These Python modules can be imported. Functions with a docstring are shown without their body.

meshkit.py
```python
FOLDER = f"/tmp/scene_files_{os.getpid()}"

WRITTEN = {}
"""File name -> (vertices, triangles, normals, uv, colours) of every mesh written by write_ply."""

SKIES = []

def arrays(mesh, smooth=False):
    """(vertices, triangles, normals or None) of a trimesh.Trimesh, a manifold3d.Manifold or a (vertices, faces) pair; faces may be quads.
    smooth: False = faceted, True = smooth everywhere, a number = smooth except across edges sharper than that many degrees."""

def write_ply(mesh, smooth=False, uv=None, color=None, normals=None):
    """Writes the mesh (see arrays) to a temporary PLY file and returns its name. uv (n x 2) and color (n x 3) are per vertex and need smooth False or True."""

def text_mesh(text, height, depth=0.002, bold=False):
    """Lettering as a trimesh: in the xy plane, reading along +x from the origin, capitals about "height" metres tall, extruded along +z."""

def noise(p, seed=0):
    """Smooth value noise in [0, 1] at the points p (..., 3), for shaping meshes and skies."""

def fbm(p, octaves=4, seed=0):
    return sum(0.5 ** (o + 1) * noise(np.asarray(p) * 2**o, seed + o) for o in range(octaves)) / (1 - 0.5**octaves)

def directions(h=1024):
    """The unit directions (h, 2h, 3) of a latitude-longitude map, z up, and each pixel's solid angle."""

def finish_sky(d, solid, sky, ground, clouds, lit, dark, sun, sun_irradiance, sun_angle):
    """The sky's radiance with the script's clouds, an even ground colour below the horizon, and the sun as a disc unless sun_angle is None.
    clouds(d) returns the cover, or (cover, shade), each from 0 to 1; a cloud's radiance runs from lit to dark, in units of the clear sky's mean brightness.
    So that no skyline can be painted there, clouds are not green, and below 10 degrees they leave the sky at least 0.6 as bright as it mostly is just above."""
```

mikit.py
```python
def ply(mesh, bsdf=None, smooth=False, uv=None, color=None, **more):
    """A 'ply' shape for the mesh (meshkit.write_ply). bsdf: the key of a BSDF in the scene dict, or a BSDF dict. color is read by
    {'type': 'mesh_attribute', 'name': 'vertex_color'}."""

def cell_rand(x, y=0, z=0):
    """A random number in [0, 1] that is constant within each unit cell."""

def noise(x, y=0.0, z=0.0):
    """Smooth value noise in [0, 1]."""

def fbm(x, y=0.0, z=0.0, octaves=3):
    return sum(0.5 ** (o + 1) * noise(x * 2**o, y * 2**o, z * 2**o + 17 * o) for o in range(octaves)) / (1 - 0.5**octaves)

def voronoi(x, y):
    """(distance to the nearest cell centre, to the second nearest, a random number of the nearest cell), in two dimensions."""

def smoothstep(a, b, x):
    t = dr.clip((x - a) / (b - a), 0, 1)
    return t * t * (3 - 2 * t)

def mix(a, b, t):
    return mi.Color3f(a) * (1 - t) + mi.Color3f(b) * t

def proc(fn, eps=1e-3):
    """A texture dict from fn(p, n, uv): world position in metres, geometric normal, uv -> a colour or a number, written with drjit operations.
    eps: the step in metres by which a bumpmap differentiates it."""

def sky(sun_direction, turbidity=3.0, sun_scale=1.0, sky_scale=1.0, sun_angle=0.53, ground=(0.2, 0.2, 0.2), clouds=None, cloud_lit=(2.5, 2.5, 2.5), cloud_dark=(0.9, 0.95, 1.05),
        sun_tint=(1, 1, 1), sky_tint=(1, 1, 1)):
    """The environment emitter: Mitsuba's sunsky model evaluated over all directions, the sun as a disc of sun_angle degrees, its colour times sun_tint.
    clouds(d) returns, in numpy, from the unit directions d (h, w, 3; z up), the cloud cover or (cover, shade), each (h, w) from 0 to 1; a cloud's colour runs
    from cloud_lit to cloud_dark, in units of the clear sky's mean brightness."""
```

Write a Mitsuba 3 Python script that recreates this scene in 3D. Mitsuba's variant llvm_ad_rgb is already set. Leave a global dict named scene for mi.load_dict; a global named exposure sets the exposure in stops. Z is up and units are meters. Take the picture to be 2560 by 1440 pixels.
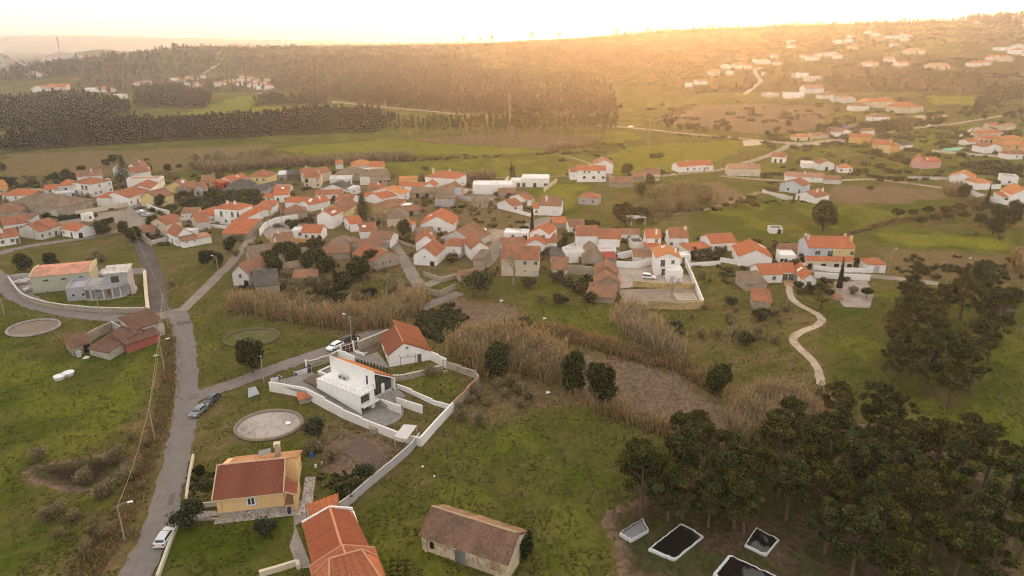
import math, numpy as np, trimesh, shapely, mitsuba as mi, mikit, meshkit
from shapely.geometry import Polygon, Point, LineString
from mikit import noise, fbm, voronoi, smoothstep, mix, cell_rand, proc
import drjit as dr
T = mi.ScalarTransform4f
scene, labels = {}, {}
# ---------------------------------------------------------------- camera, sky, air, exposure
CAM_Z, PITCH = 68.0, math.radians(19.6)
scene['camera'] = {'type': 'perspective', 'fov': 73.74, 'fov_axis': 'x', 'near_clip': 1.0, 'far_clip': 30000.0,
    'to_world': T().look_at(origin=[0, 0, CAM_Z], target=[0, math.cos(PITCH), CAM_Z - math.sin(PITCH)], up=[0, 0, 1]),
    'medium': {'type': 'ref', 'id': 'air'}}
scene['sky'] = mikit.sky([0.20, 1, 0.135], turbidity=4, sun_scale=0.35, sun_angle=11, sun_tint=(1, 0.84, 0.77), clouds=lambda d: 0.75, cloud_lit=(2.5, 2.37, 2.22), cloud_dark=(0.9, 0.9, 0.9))
exposure = 3.74
scene['air'] = {'type': 'homogeneous', 'albedo': 0.95, 'sigma_t': 0.0002, 'phase': {'type': 'hg', 'g': 0.70}}
scene['haze'] = {'type': 'cube', 'to_world': T().translate([0, 5300, 86]).scale([11500, 5900, 108]), 'bsdf': {'type': 'null'}, 'interior': {'type': 'ref', 'id': 'air'}}
labels['haze'] = {'label': 'golden evening haze lying over the whole valley', 'category': 'haze', 'kind': 'stuff'}
# ---------------------------------------------------------------- terrain
RS=np.array([-.871,-.706,-.623,-.541,-.458,-.298,-.154,0,.121,.232,.397,.563,.706,.894])
RD=1.17*np.array([1300,1300,1350,1400,1500,1600,1650,1700,1750,1800,1900,1900,1900,1900.])
RF=1.17*np.array([900,900,950,1000,1150,1000,850,800,740,700,620,560,520,500.])
RK=np.array([185,176,152,134,117,116,112,105,90,75,62,52,41,37.])
RZ=68+RD*np.array([(-0.33545+0.94206*(720-p)/1707)/(0.94206+0.33545*(720-p)/1707) for p in RK])
def vnoise(x,y):
    return sum(a*np.sin(x*k*math.cos(t)+y*k*math.sin(t)+t*7) for a,k,t in ((1,.9,.3),(1,1.1,1.5),(.8,1.7,2.6),(.7,2.3,.9),(.5,3.1,2.0)))/4
def terrain(x,y):
    x=np.asarray(x,float); y=np.asarray(y,float)
    s=x/np.maximum(y,30)
    rz,rd,rf=(np.interp(s,RS,a) for a in (RZ,RD,RF))
    t=np.clip((y-rf)/(rd-rf),0,1)
    z=rz*(0.6*t+0.4*t*t*(3-2*t))
    back=np.clip((y-rd)/1000,0,1); z=z*(1-0.85*back*back*(3-2*back))
    z=z+t*(1-0.6*t)*8*vnoise(x/80,y/80)
    q=np.exp(-((s+.58)/.075)**2-((y-2750)/300)**2); z=z+q*40*(1+.25*vnoise(x/70,y/70))
    far=np.clip((y-6000)/3000,0,1); z=z+far*far*(3-2*far)*(122+45*np.exp(-((s+.62)/.18)**2)+10*vnoise(x/600,y/1000)-150*np.clip(s+.42,0,.6))
    e=np.clip((y-122)/28,0,1); z=z-2.3*(1-e*e*(3-2*e))
    return z+0.25*vnoise(x/10,y/10)*np.clip(1-(y-600)/300,0,1)

def tz(x, y): return float(terrain(x, y))
# ---------------------------------------------------------------- materials
def pack(c):      # a surface's own colour travels in its uv, so that meshes of one material can be joined
    q = np.rint(np.sqrt(np.clip(np.asarray(c, float), 0, 1)) * 63); return q[..., 0] * 4096 + q[..., 1] * 64 + q[..., 2]
def own_colour(p, n, uv):
    k = dr.floor(uv.x + 0.5); r = dr.floor(k / 4096); k = k - 4096 * r; g = dr.floor(k / 64)
    return mi.Color3f(dr.square(r / 63), dr.square(g / 63), dr.square((k - 64 * g) / 63))
VC = proc(own_colour)
TILE_COLOURS = []
def tile_colour(p, n, uv):
    i = dr.floor(uv.y / 100); c = mi.Color3f(*TILE_COLOURS[0])
    for k in range(1, len(TILE_COLOURS)): c = dr.select(i == k, mi.Color3f(*TILE_COLOURS[k]), c)
    return c
TVC = proc(tile_colour)
def tile_v(uv): return uv.y - 100 * dr.floor(uv.y / 100) - 50
def two(b): return {'type': 'twosided', 'bsdf': b}
def rgb(*c): return {'type': 'rgb', 'value': list(c)}
def ground_fn(p, n, uv):
    n1 = fbm(p.x * 0.045, p.y * 0.045, 0, 3); n2 = fbm(p.x * 0.33 + 7, p.y * 0.24, 3, 3); n3 = fbm(p.x * 1.9, p.y * 1.5, 5, 2)
    st = fbm((p.x * 0.45 - p.y * 0.89) * 0.9, (p.x * 0.89 + p.y * 0.45) * 0.07, 11, 3)
    g = uv.x + (n1 - 0.5) * 0.7 + (n2 - 0.5) * 0.55 + (n3 - 0.5) * 0.3 + (st - 0.5) * 0.55
    c = mix((0.140, 0.098, 0.045), (0.088, 0.082, 0.021), smoothstep(0.15, 0.5, g))
    c = mix(c, (0.054, 0.072, 0.008), smoothstep(0.5, 1.0, g))
    c = mix(c, (0.142, 0.142, 0.018), smoothstep(0.48, 0.72, fbm(p.x * 0.11 + 50, p.y * 0.08, 9, 3)) * smoothstep(0.3, 0.8, uv.x) * 0.6)
    c = mix(c, (0.160, 0.152, 0.018), smoothstep(0.82, 1.0, uv.x) * 0.75)
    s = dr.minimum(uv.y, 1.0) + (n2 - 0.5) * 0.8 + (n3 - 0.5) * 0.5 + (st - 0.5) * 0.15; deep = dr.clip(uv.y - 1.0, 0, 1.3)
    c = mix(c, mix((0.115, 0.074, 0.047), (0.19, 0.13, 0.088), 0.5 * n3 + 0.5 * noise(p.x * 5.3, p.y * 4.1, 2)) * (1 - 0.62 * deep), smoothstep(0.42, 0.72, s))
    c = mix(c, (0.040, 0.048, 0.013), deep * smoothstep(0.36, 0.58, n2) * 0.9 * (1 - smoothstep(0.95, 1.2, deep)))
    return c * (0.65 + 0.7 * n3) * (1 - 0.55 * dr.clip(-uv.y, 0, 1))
def ground_bump(p, n, uv):
    return fbm(p.x * 0.8, p.y * 0.55, 2, 3) + 0.35 * noise(p.x * 3.1, p.y * 2.3, 4)
scene['m_ground'] = two({'type': 'bumpmap', 'tex': proc(ground_bump, 0.15), 'scale': 0.26, 'bsdf': {'type': 'diffuse', 'reflectance': proc(ground_fn)}})
def grain(p, n, uv): return fbm(p.x * 0.9, p.y * 0.9, p.z * 0.9, 3)
def speck(lo, hi, f):
    def fn(p, n, uv): return 0.6 * smoothstep(lo, hi, 0.5 * fbm(p.x * f, p.y * f, p.z * f, 3) + 0.5 * fbm(p.x * f * 5, p.y * f * 5, p.z * f * 5, 2))
    return fn
scene['m_paved'] = two({'type': 'blendbsdf', 'weight': proc(speck(0.35, 0.75, 0.35)), 'a': {'type': 'diffuse', 'reflectance': VC}, 'b': {'type': 'diffuse', 'reflectance': rgb(0.16, 0.13, 0.10)}})
def stain(p, n, uv):
    a = fbm(p.x * 0.55, p.y * 0.55, p.z * 0.5, 3); b = fbm(p.x * 2.6, p.y * 2.6, p.z * 0.35, 2)
    return 0.30 * smoothstep(0.45, 0.88, 0.55 * a + 0.45 * b)
scene['m_wall'] = two({'type': 'blendbsdf', 'weight': proc(stain), 'a': {'type': 'diffuse', 'reflectance': VC}, 'b': {'type': 'diffuse', 'reflectance': rgb(0.30, 0.25, 0.19)}})
def stain2(p, n, uv):
    a = fbm(p.x * 0.5, p.y * 0.5, p.z * 0.6, 3); b = fbm(p.x * 3.1, p.y * 3.1, p.z * 1.2, 3)
    return 0.65 * smoothstep(0.40, 0.72, 0.5 * a + 0.5 * b)
scene['m_oldwall'] = two({'type': 'blendbsdf', 'weight': proc(stain2), 'a': {'type': 'diffuse', 'reflectance': VC}, 'b': {'type': 'diffuse', 'reflectance': rgb(0.17, 0.135, 0.10)}})
def rubble(p, n, uv):
    d1, d2, r = voronoi((p.x + p.y * 0.8) * 2.6, p.z * 3.4 + (p.x - p.y) * 1.1)
    return dr.clip((1 - smoothstep(0.02, 0.16, d2 - d1)) * 0.8 + 0.55 * r * r, 0, 1)
scene['m_stone'] = two({'type': 'blendbsdf', 'weight': proc(rubble), 'a': {'type': 'diffuse', 'reflectance': VC}, 'b': {'type': 'diffuse', 'reflectance': rgb(0.13, 0.10, 0.075)}})
def tile_h(p, n, uv):
    return 0.5 + 0.5 * dr.cos(uv.x * (2 * math.pi / 0.30)) + 0.6 * (tile_v(uv) / 0.4 - dr.floor(tile_v(uv) / 0.4))
def tile_w(lo, hi, amt, base):
    def fn(p, n, uv):
        v = tile_v(uv); r = cell_rand(uv.x / 0.30, v / 0.4, 3); m = fbm(p.x * 0.28, p.y * 0.28, p.z * 0.28, 3); q = fbm(uv.x * 0.9, v * 0.16, p.x * 0.01, 2)
        return dr.clip(base + amt * smoothstep(lo, hi, 0.4 * m + 0.3 * r + 0.3 * q), 0, 1)
    return fn
def tiles(w, c): return two({'type': 'bumpmap', 'tex': proc(tile_h, 0.03), 'scale': 0.045, 'bsdf': {'type': 'blendbsdf', 'weight': proc(w), 'a': {'type': 'diffuse', 'reflectance': TVC}, 'b': {'type': 'diffuse', 'reflectance': rgb(*c)}}})
scene['m_tile'] = tiles(tile_w(0.3, 0.8, 0.45, 0.0), (0.19, 0.085, 0.055))
scene['m_oldtile'] = tiles(tile_w(0.28, 0.78, 0.7, 0.03), (0.105, 0.078, 0.058))
scene['m_plain'] = two({'type': 'diffuse', 'reflectance': VC})
scene['m_leaf'] = {'type': 'principledthin', 'base_color': VC, 'roughness': 0.8, 'spec_trans': 0.0, 'diff_trans': 0.5}
scene['m_far'] = two({'type': 'diffuse', 'reflectance': proc(lambda p, n, uv: own_colour(p, n, uv) * 1.0)})
scene['m_grass'] = {'type': 'principledthin', 'base_color': VC, 'roughness': 0.9, 'spec_trans': 0.0, 'diff_trans': 0.9}
scene['m_glass'] = two({'type': 'principled', 'base_color': VC, 'roughness': 0.12, 'specular': 0.6})
scene['m_paint'] = two({'type': 'principled', 'base_color': VC, 'roughness': 0.3, 'specular': 0.5, 'clearcoat': 0.6, 'clearcoat_gloss': 0.9})
scene['m_water'] = two({'type': 'principled', 'base_color': VC, 'roughness': 0.06, 'specular': 0.5})
COL = dict(S=(.42, .36, .29), w=(.74, .70, .65), W=(.82, .80, .77), c=(.60, .50, .38), y=(.66, .52, .24), Y=(.66, .36, .15), o=(.52, .37, .17), s=(.40, .33, .26), g=(.36, .35, .34), k=(.42, .41, .40),
    b=(.52, .58, .60), p=(.62, .34, .30), G=(.36, .38, .29), B=(.12, .20, .48), R=(.40, .06, .05), l=(.50, .50, .56),
    n=(.46, .15, .072), N=(.55, .22, .09), r=(.40, .145, .08), O=(.265, .185, .13), q=(.32, .155, .095), d=(.075, .07, .07), v=(.58, .55, .50), t=(.42, .22, .15))
OLD = 'Oqr'
# ---------------------------------------------------------------- mesh helpers
def cat(ms):
    vs, fs, k = [], [], 0
    for v, f in ms:
        v = np.asarray(v, float); f = np.asarray(f, int)
        if f.shape[1] == 4: f = np.vstack([f[:, [0, 1, 2]], f[:, [0, 2, 3]]])
        vs.append(v); fs.append(f + k); k += len(v)
    return np.vstack(vs), np.vstack(fs)
BF = np.array([[0, 2, 3, 1], [4, 5, 7, 6], [0, 1, 5, 4], [2, 6, 7, 3], [0, 4, 6, 2], [1, 3, 7, 5]])
def box(x0, y0, z0, x1, y1, z1):
    return np.array([[x, y, z] for z in (z0, z1) for y in (y0, y1) for x in (x0, x1)], float), BF
def prism(pts, a, b, axis):
    """polygon pts extruded from a to b along axis; axis 0: pts are (y,z), 1: (x,z), 2: (x,y)"""
    p = np.asarray(pts, float); n = len(p)
    def lay(t):
        c = np.full(n, t)
        return np.stack([(c, p[:, 0], p[:, 1]), (p[:, 0], c, p[:, 1]), (p[:, 0], p[:, 1], c)][axis], 1)
    i = np.arange(n); j = (i + 1) % n
    side = np.vstack([np.stack([i, j, j + n], 1), np.stack([i, j + n, i + n], 1)])
    if n <= 4 or Polygon(p).convex_hull.area < Polygon(p).area * 1.0001:
        cap = np.array([[0, k, k + 1] for k in range(1, n - 1)])
    else:
        tv, tf = trimesh.creation.triangulate_polygon(Polygon(p), engine='earcut')
        idx = np.array([np.argmin(((p - q) ** 2).sum(1)) for q in tv]); cap = idx[tf]
    return np.vstack([lay(a), lay(b)]), np.vstack([side, cap[:, ::-1], cap + n])
def tube(pts, r, k=5):
    p = np.asarray(pts, float); r = np.broadcast_to(np.asarray(r, float), (len(p),))
    t = np.gradient(p, axis=0); t /= np.linalg.norm(t, axis=1, keepdims=True) + 1e-9
    a = np.cross(t, np.where(np.abs(t[:, 2:]) < .9, [0, 0, 1.], [1., 0, 0])); a /= np.linalg.norm(a, axis=1, keepdims=True) + 1e-9
    b = np.cross(t, a); g = np.arange(k) * 2 * np.pi / k
    v = p[:, None] + r[:, None, None] * (np.cos(g)[None, :, None] * a[:, None] + np.sin(g)[None, :, None] * b[:, None])
    i, j = np.meshgrid(np.arange(len(p) - 1), np.arange(k), indexing='ij')
    return v.reshape(-1, 3), np.stack([i * k + j, i * k + (j + 1) % k, (i + 1) * k + (j + 1) % k, (i + 1) * k + j], -1).reshape(-1, 4)
def cyl(x, y, z0, z1, r, k=8, r1=None):
    return prism([(x + r * math.cos(a), y + r * math.sin(a)) for a in np.arange(k) * 2 * np.pi / k], z0, z1, 2)
def shape(mesh, mat, col, uv=None, smooth=False):
    v = np.asarray(mesh[0], float); n = len(v)
    if mat in ('m_tile', 'm_oldtile'):
        c = tuple(round(float(x), 3) for x in col)
        if c not in TILE_COLOURS: TILE_COLOURS.append(c)
        uv = np.stack([v[:, 0], v[:, 2]], 1) if uv is None else np.asarray(uv, float); uv = np.stack([uv[:, 0], np.clip(uv[:, 1], -49, 49) + 50 + 100 * TILE_COLOURS.index(c)], 1)
    elif mat != 'm_ground': uv = np.stack([np.broadcast_to(pack(col), n), np.zeros(n)], 1)
    return mikit.ply((v, mesh[1]), mat, smooth=smooth, uv=uv)
_n = {}
def key(name):
    _n[name] = _n.get(name, 0) + 1
    return name if _n[name] == 1 else f'{name}_{_n[name] - 1:03d}'
def put(k, mesh, mat, col, fr=None, uv=None, smooth=False, colors=None):
    v, f = cat([mesh]) if not isinstance(mesh, list) else cat(mesh)
    if fr is not None: v = fr(v)
    c = (COL[col] if isinstance(col, str) else col) if colors is None else colors
    scene[k] = shape((v, f), mat, c, uv, smooth)
    return k
def tag(k, label, cat_, group=None, kind=None):
    labels[k] = {x: y for x, y in (('label', label), ('category', cat_), ('group', group), ('kind', kind)) if y}
    return k
def frame(p0, p1, z=None):
    p0 = np.asarray(p0, float); d = np.asarray(p1, float) - p0; w = float(np.hypot(*d)); u = d / w; n = np.array([-u[1], u[0]])
    z0 = tz(*p0) if z is None else z
    def fr(v):
        v = np.asarray(v, float)
        return np.stack([p0[0] + v[:, 0] * u[0] + v[:, 1] * n[0], p0[1] + v[:, 0] * u[1] + v[:, 1] * n[1], v[:, 2] + z0], 1)
    return fr, w
# ---------------------------------------------------------------- houses
def plane(a, b, c, d, th=0.14):
    """roof slope: eave a->b, top c (over b), d (over a); returns mesh and uv in metres"""
    P = np.array([a, b, c, d], float); u = P[1] - P[0]; u /= np.linalg.norm(u)
    nrm = np.cross(P[1] - P[0], P[3] - P[0] + 1e-9) if np.linalg.norm(P[3] - P[0]) > 1e-3 else np.cross(P[1] - P[0], P[2] - P[0]); nrm /= np.linalg.norm(nrm); s = np.cross(nrm, u)
    if nrm[2] < 0: nrm = -nrm
    Q = P - nrm * th
    v = np.vstack([P, Q]); f = np.array([[0, 1, 2, 3], [4, 7, 6, 5], [0, 4, 5, 1], [1, 5, 6, 2], [2, 6, 7, 3], [3, 7, 4, 0]])
    uv = np.stack([(v - P[0]) @ u, (v - P[0]) @ s], 1)
    return (v, f), uv
def roof_planes(kind, w, d, h, rise, o):
    """corner lists of roof slopes and the ridge lines"""
    if kind == 'x':
        k = rise / (d / 2); e = h - k * o; r = h + rise + .06
        return [[(-o, -o, e + .06), (w + o, -o, e + .06), (w + o, d / 2, r), (-o, d / 2, r)], [(w + o, d + o, e + .06), (-o, d + o, e + .06), (-o, d / 2, r), (w + o, d / 2, r)]], [[(-o, d / 2, r), (w + o, d / 2, r)]]
    if kind == 'y':
        k = rise / (w / 2); e = h - k * o; r = h + rise + .06
        return [[(-o, d + o, e + .06), (-o, -o, e + .06), (w / 2, -o, r), (w / 2, d + o, r)], [(w + o, -o, e + .06), (w + o, d + o, e + .06), (w / 2, d + o, r), (w / 2, -o, r)]], [[(w / 2, -o, r), (w / 2, d + o, r)]]
    if kind == 'm':
        k = rise / d
        return [[(-o, -o, h - k * o + .06), (w + o, -o, h - k * o + .06), (w + o, d + o, h + rise + k * o + .06), (-o, d + o, h + rise + k * o + .06)]], []
    if kind == 'M':
        k = rise / d
        return [[(w + o, d + o, h - k * o + .06), (-o, d + o, h - k * o + .06), (-o, -o, h + rise + k * o + .06), (w + o, -o, h + rise + k * o + .06)]], []
    e, r = h + .04, h + rise
    A, B, C, D = (-o, -o, e), (w + o, -o, e), (w + o, d + o, e), (-o, d + o, e)
    if kind == 'p' or abs(w - d) < .4: X = Y = (w / 2, d / 2, r)
    elif w > d: X, Y = (d / 2, d / 2, r), (w - d / 2, d / 2, r)
    else: X, Y = (w / 2, w / 2, r), (w / 2, d - w / 2, r)
    if w >= d: pl = [[A, B, Y, X], [B, C, Y, Y], [C, D, X, Y], [D, A, X, X]]
    else: pl = [[A, B, X, X], [B, C, Y, X], [C, D, Y, Y], [D, A, X, Y]]
    lines = [[A, X], [B, Y if w >= d else X], [C, Y], [D, X if w >= d else Y]] + ([[X, Y]] if X != Y else [])
    return pl, lines
WIN = dict(w=(1.0, 1.15, 1.0), W=(2.0, 1.3, .8), s=(.6, .5, 1.6), d=(1.0, 2.1, 0), g=(2.7, 2.3, 0), D=(1.5, 2.0, 0), L=(1.6, 2.1, .05))
def openings(base, pat, length, h, place, glass=(.03, .035, .045), far=False, trim=(.7, .68, .64), door=(.16, .10, .07)):
    """pat: storeys from the top split by '/', one letter per slot; place(x, off, z) -> local point"""
    rows = pat.split('/'); hs = h / len(rows)
    for ri, row in enumerate(rows):
        zb = hs * (len(rows) - 1 - ri)
        for i, ch in enumerate(row):
            if ch == '.': continue
            ww, wh, sill = WIN[ch]; slot = length / len(row); ww = min(ww, slot * .85); x = slot * (i + .5)
            z0 = zb + min(sill, hs - wh - .25) if sill else zb + .02; z0 = max(z0, zb + .02); z1 = min(z0 + wh, zb + hs - .15)
            def q(a, b, c, d, n0, n1): return place(box(a, n0, c, b, n1, d))
            if ch in 'dg':
                k = key(base + ('__door' if ch == 'd' else '__garage_door'))
                put(k, [q(x - ww / 2, x + ww / 2, z0, z1, -.05, .02)], 'm_plain', door if ch == 'd' else (.45, .44, .43))
                put(k + '__frame', [q(x - ww / 2 - .1, x - ww / 2, z0, z1 + .1, -.08, .02), q(x + ww / 2, x + ww / 2 + .1, z0, z1 + .1, -.08, .02), q(x - ww / 2, x + ww / 2, z1, z1 + .1, -.08, .02)], 'm_plain', trim)
                continue
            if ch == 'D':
                put(key(base + '__opening'), [q(x - ww / 2, x + ww / 2, z0, z1, -.03, .02)], 'm_plain', (.02, .018, .016)); continue  # flat near-black panel; the shade inside is painted, no hole is cut
            k = key(base + '__window'); t = .09
            fr = [q(x - ww / 2 - t, x - ww / 2, z0 - t, z1 + t, -.09, .02), q(x + ww / 2, x + ww / 2 + t, z0 - t, z1 + t, -.09, .02), q(x - ww / 2, x + ww / 2, z0 - t, z0, -.11, .02), q(x - ww / 2, x + ww / 2, z1, z1 + t, -.09, .02)]
            if not far: fr.append(q(x - .03, x + .03, z0, z1, -.07, .02))
            put(k, fr, 'm_plain', trim)
            put(k + '__pane', [q(x - ww / 2, x + ww / 2, z0, z1, -.03, .02)], 'm_glass', glass)
HOUSES = []
FOOT = []
def block(k, p0, p1, d, h, roof, rise, wc, rc, opt='', z=None):
    zs = None if z is None else z
    fr, w = frame(p0, p1, zs)
    o = 0.28; far = p0[1] > 330; opts = dict(x.split(':') for x in opt.split(';') if x); cen = fr(np.array([[w / 2, d / 2, 0.]]))[0]
    if z is None:
        zc = [tz(*q[:2]) for q in fr(np.array([[0, 0, 0.], [w, 0, 0], [w, d, 0], [0, d, 0]]))]; fr, w = frame(p0, p1, sum(zc) / 4)
    fp = Polygon(fr(np.array([[0, 0, 0.], [w, 0, 0], [w, d, 0], [0, d, 0]]))[:, :2]); FOOT.append(fp)
    b = -1.2
    if roof == 'x': m = [prism([(0, b), (d, b), (d, h), (d / 2, h + rise), (0, h)], 0, w, 0)]
    elif roof == 'y': m = [prism([(0, b), (w, b), (w, h), (w / 2, h + rise), (0, h)], 0, d, 1)]
    elif roof == 'm': m = [prism([(0, b), (d, b), (d, h + rise), (0, h)], 0, w, 0)]
    elif roof == 'M': m = [prism([(0, b), (d, b), (d, h), (0, h + rise)], 0, w, 0)]
    elif roof == 'f':
        m = [box(0, 0, b, w, d, h)]
        for q in ((0, 0, w, .2), (0, d - .2, w, d), (0, .2, .2, d - .2), (w - .2, .2, w, d - .2)): m.append(box(q[0], q[1], h, q[2], q[3], h + .35))
    else: m = [box(0, 0, b, w, d, h)]
    wk = key(k + '__wall'); put(wk, m, 'm_oldwall' if wc in ('s', 'o') else 'm_stone' if wc == 'S' else 'm_wall', 's' if wc == 'S' else wc, fr)
    if roof == 'f': put(key(k + '__roof'), [box(.2, .2, h, w - .2, d - .2, h + .05)], 'm_paved', COL.get(rc, rc), fr)
    else:
        pl, lines = roof_planes(roof, w, d, h, rise, o)
        ms, uvs = zip(*[plane(*q) for q in pl]); V, Fc = cat(ms)
        rk = put(key(k + '__roof'), (fr(V), Fc), 'm_oldtile' if rc in tuple(OLD) else 'm_tile' if rc in tuple('nNt') else 'm_paved', rc, uv=np.vstack(uvs) + np.array([p0[0] % 7, 0]))
        if lines and rc in tuple('nNrqtO') and 'nr' not in opts:
            put(rk + '__ridge', [tube(np.array(L, float) + [0, 0, .02], .13, 5) for L in lines], 'm_plain', tuple(.5 * np.array(COL[rc]) + .5 * np.array((.42, .28, .20))), fr)
    def side(fn): return lambda bx: (fr(fn(np.asarray(bx[0]))), bx[1])
    for s, L, fn in (('f', w, lambda v: v), ('r', d, lambda v: np.stack([w - v[:, 1], v[:, 0], v[:, 2]], 1)), ('l', d, lambda v: np.stack([v[:, 1], d - v[:, 0], v[:, 2]], 1)), ('b', w, lambda v: np.stack([w - v[:, 0], d - v[:, 1], v[:, 2]], 1))):
        if s in opts: openings(k, opts[s], L, h, side(fn), far=far)
    for c in opts.get('c', '').split('|'):
        if c:
            u, v = [float(q) for q in c.split(',')]; zt = h + rise + .7; x, y = u * w, v * d
            ck = put(key(k + '__chimney'), [box(x - .35, y - .3, h - .2, x + .35, y + .3, zt)], 'm_wall', wc if wc not in ('s', 'k', 'S') else 'w', fr)
            put(ck + '__cap', [box(x - .42, y - .37, zt, x + .42, y + .37, zt + .12), box(x - .25, y - .2, zt + .12, x + .25, y + .2, zt + .3)], 'm_plain', (.5, .4, .32), fr)
    for c in opts.get('k', '').split('|'):
        if c:
            u, v = [float(q) for q in c.split(',')]; i = 0 if v < .5 else 1
            A, B, C, D = [np.array(q) for q in pl[i]]; e = A + (B - A) * u; s2 = (D - A) if np.linalg.norm(D - A) > .1 else C - B; s2u = s2 / np.linalg.norm(s2); uu = (B - A) / np.linalg.norm(B - A); nn = np.cross(uu, s2u); c0 = e + s2 * (v * 2 if v < .5 else (1 - v) * 2) + nn * .1
            Q = np.array([c0 + a * uu * .7 + bb * s2u * .6 + cc * nn * .06 for cc in (-1, 1) for bb in (-1, 1) for a in (-1, 1)])
            put(key(k + '__skylight'), (Q, BF), 'm_plain', (.75, .72, .68), fr)
    return cen
def hook_of(label):
    w = label.split()
    for i, x in enumerate(w):
        if x in ('beside', 'behind', 'with', 'below', 'above', 'on', 'at', 'facing', 'by', 'near', 'under', 'next', 'between', 'in', 'along', 'across', 'of', 'from') and i > 1: return ' '.join(w[:i])
    return label
def house(label, *blocks, name='house', cat_='house', hook=None, group=None):
    k = key(name); cs = [block(k, *b) for b in blocks]
    tag(k, label, cat_, group); HOUSES.append((np.mean(cs, axis=0), hook or hook_of(label)))
    return k
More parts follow.
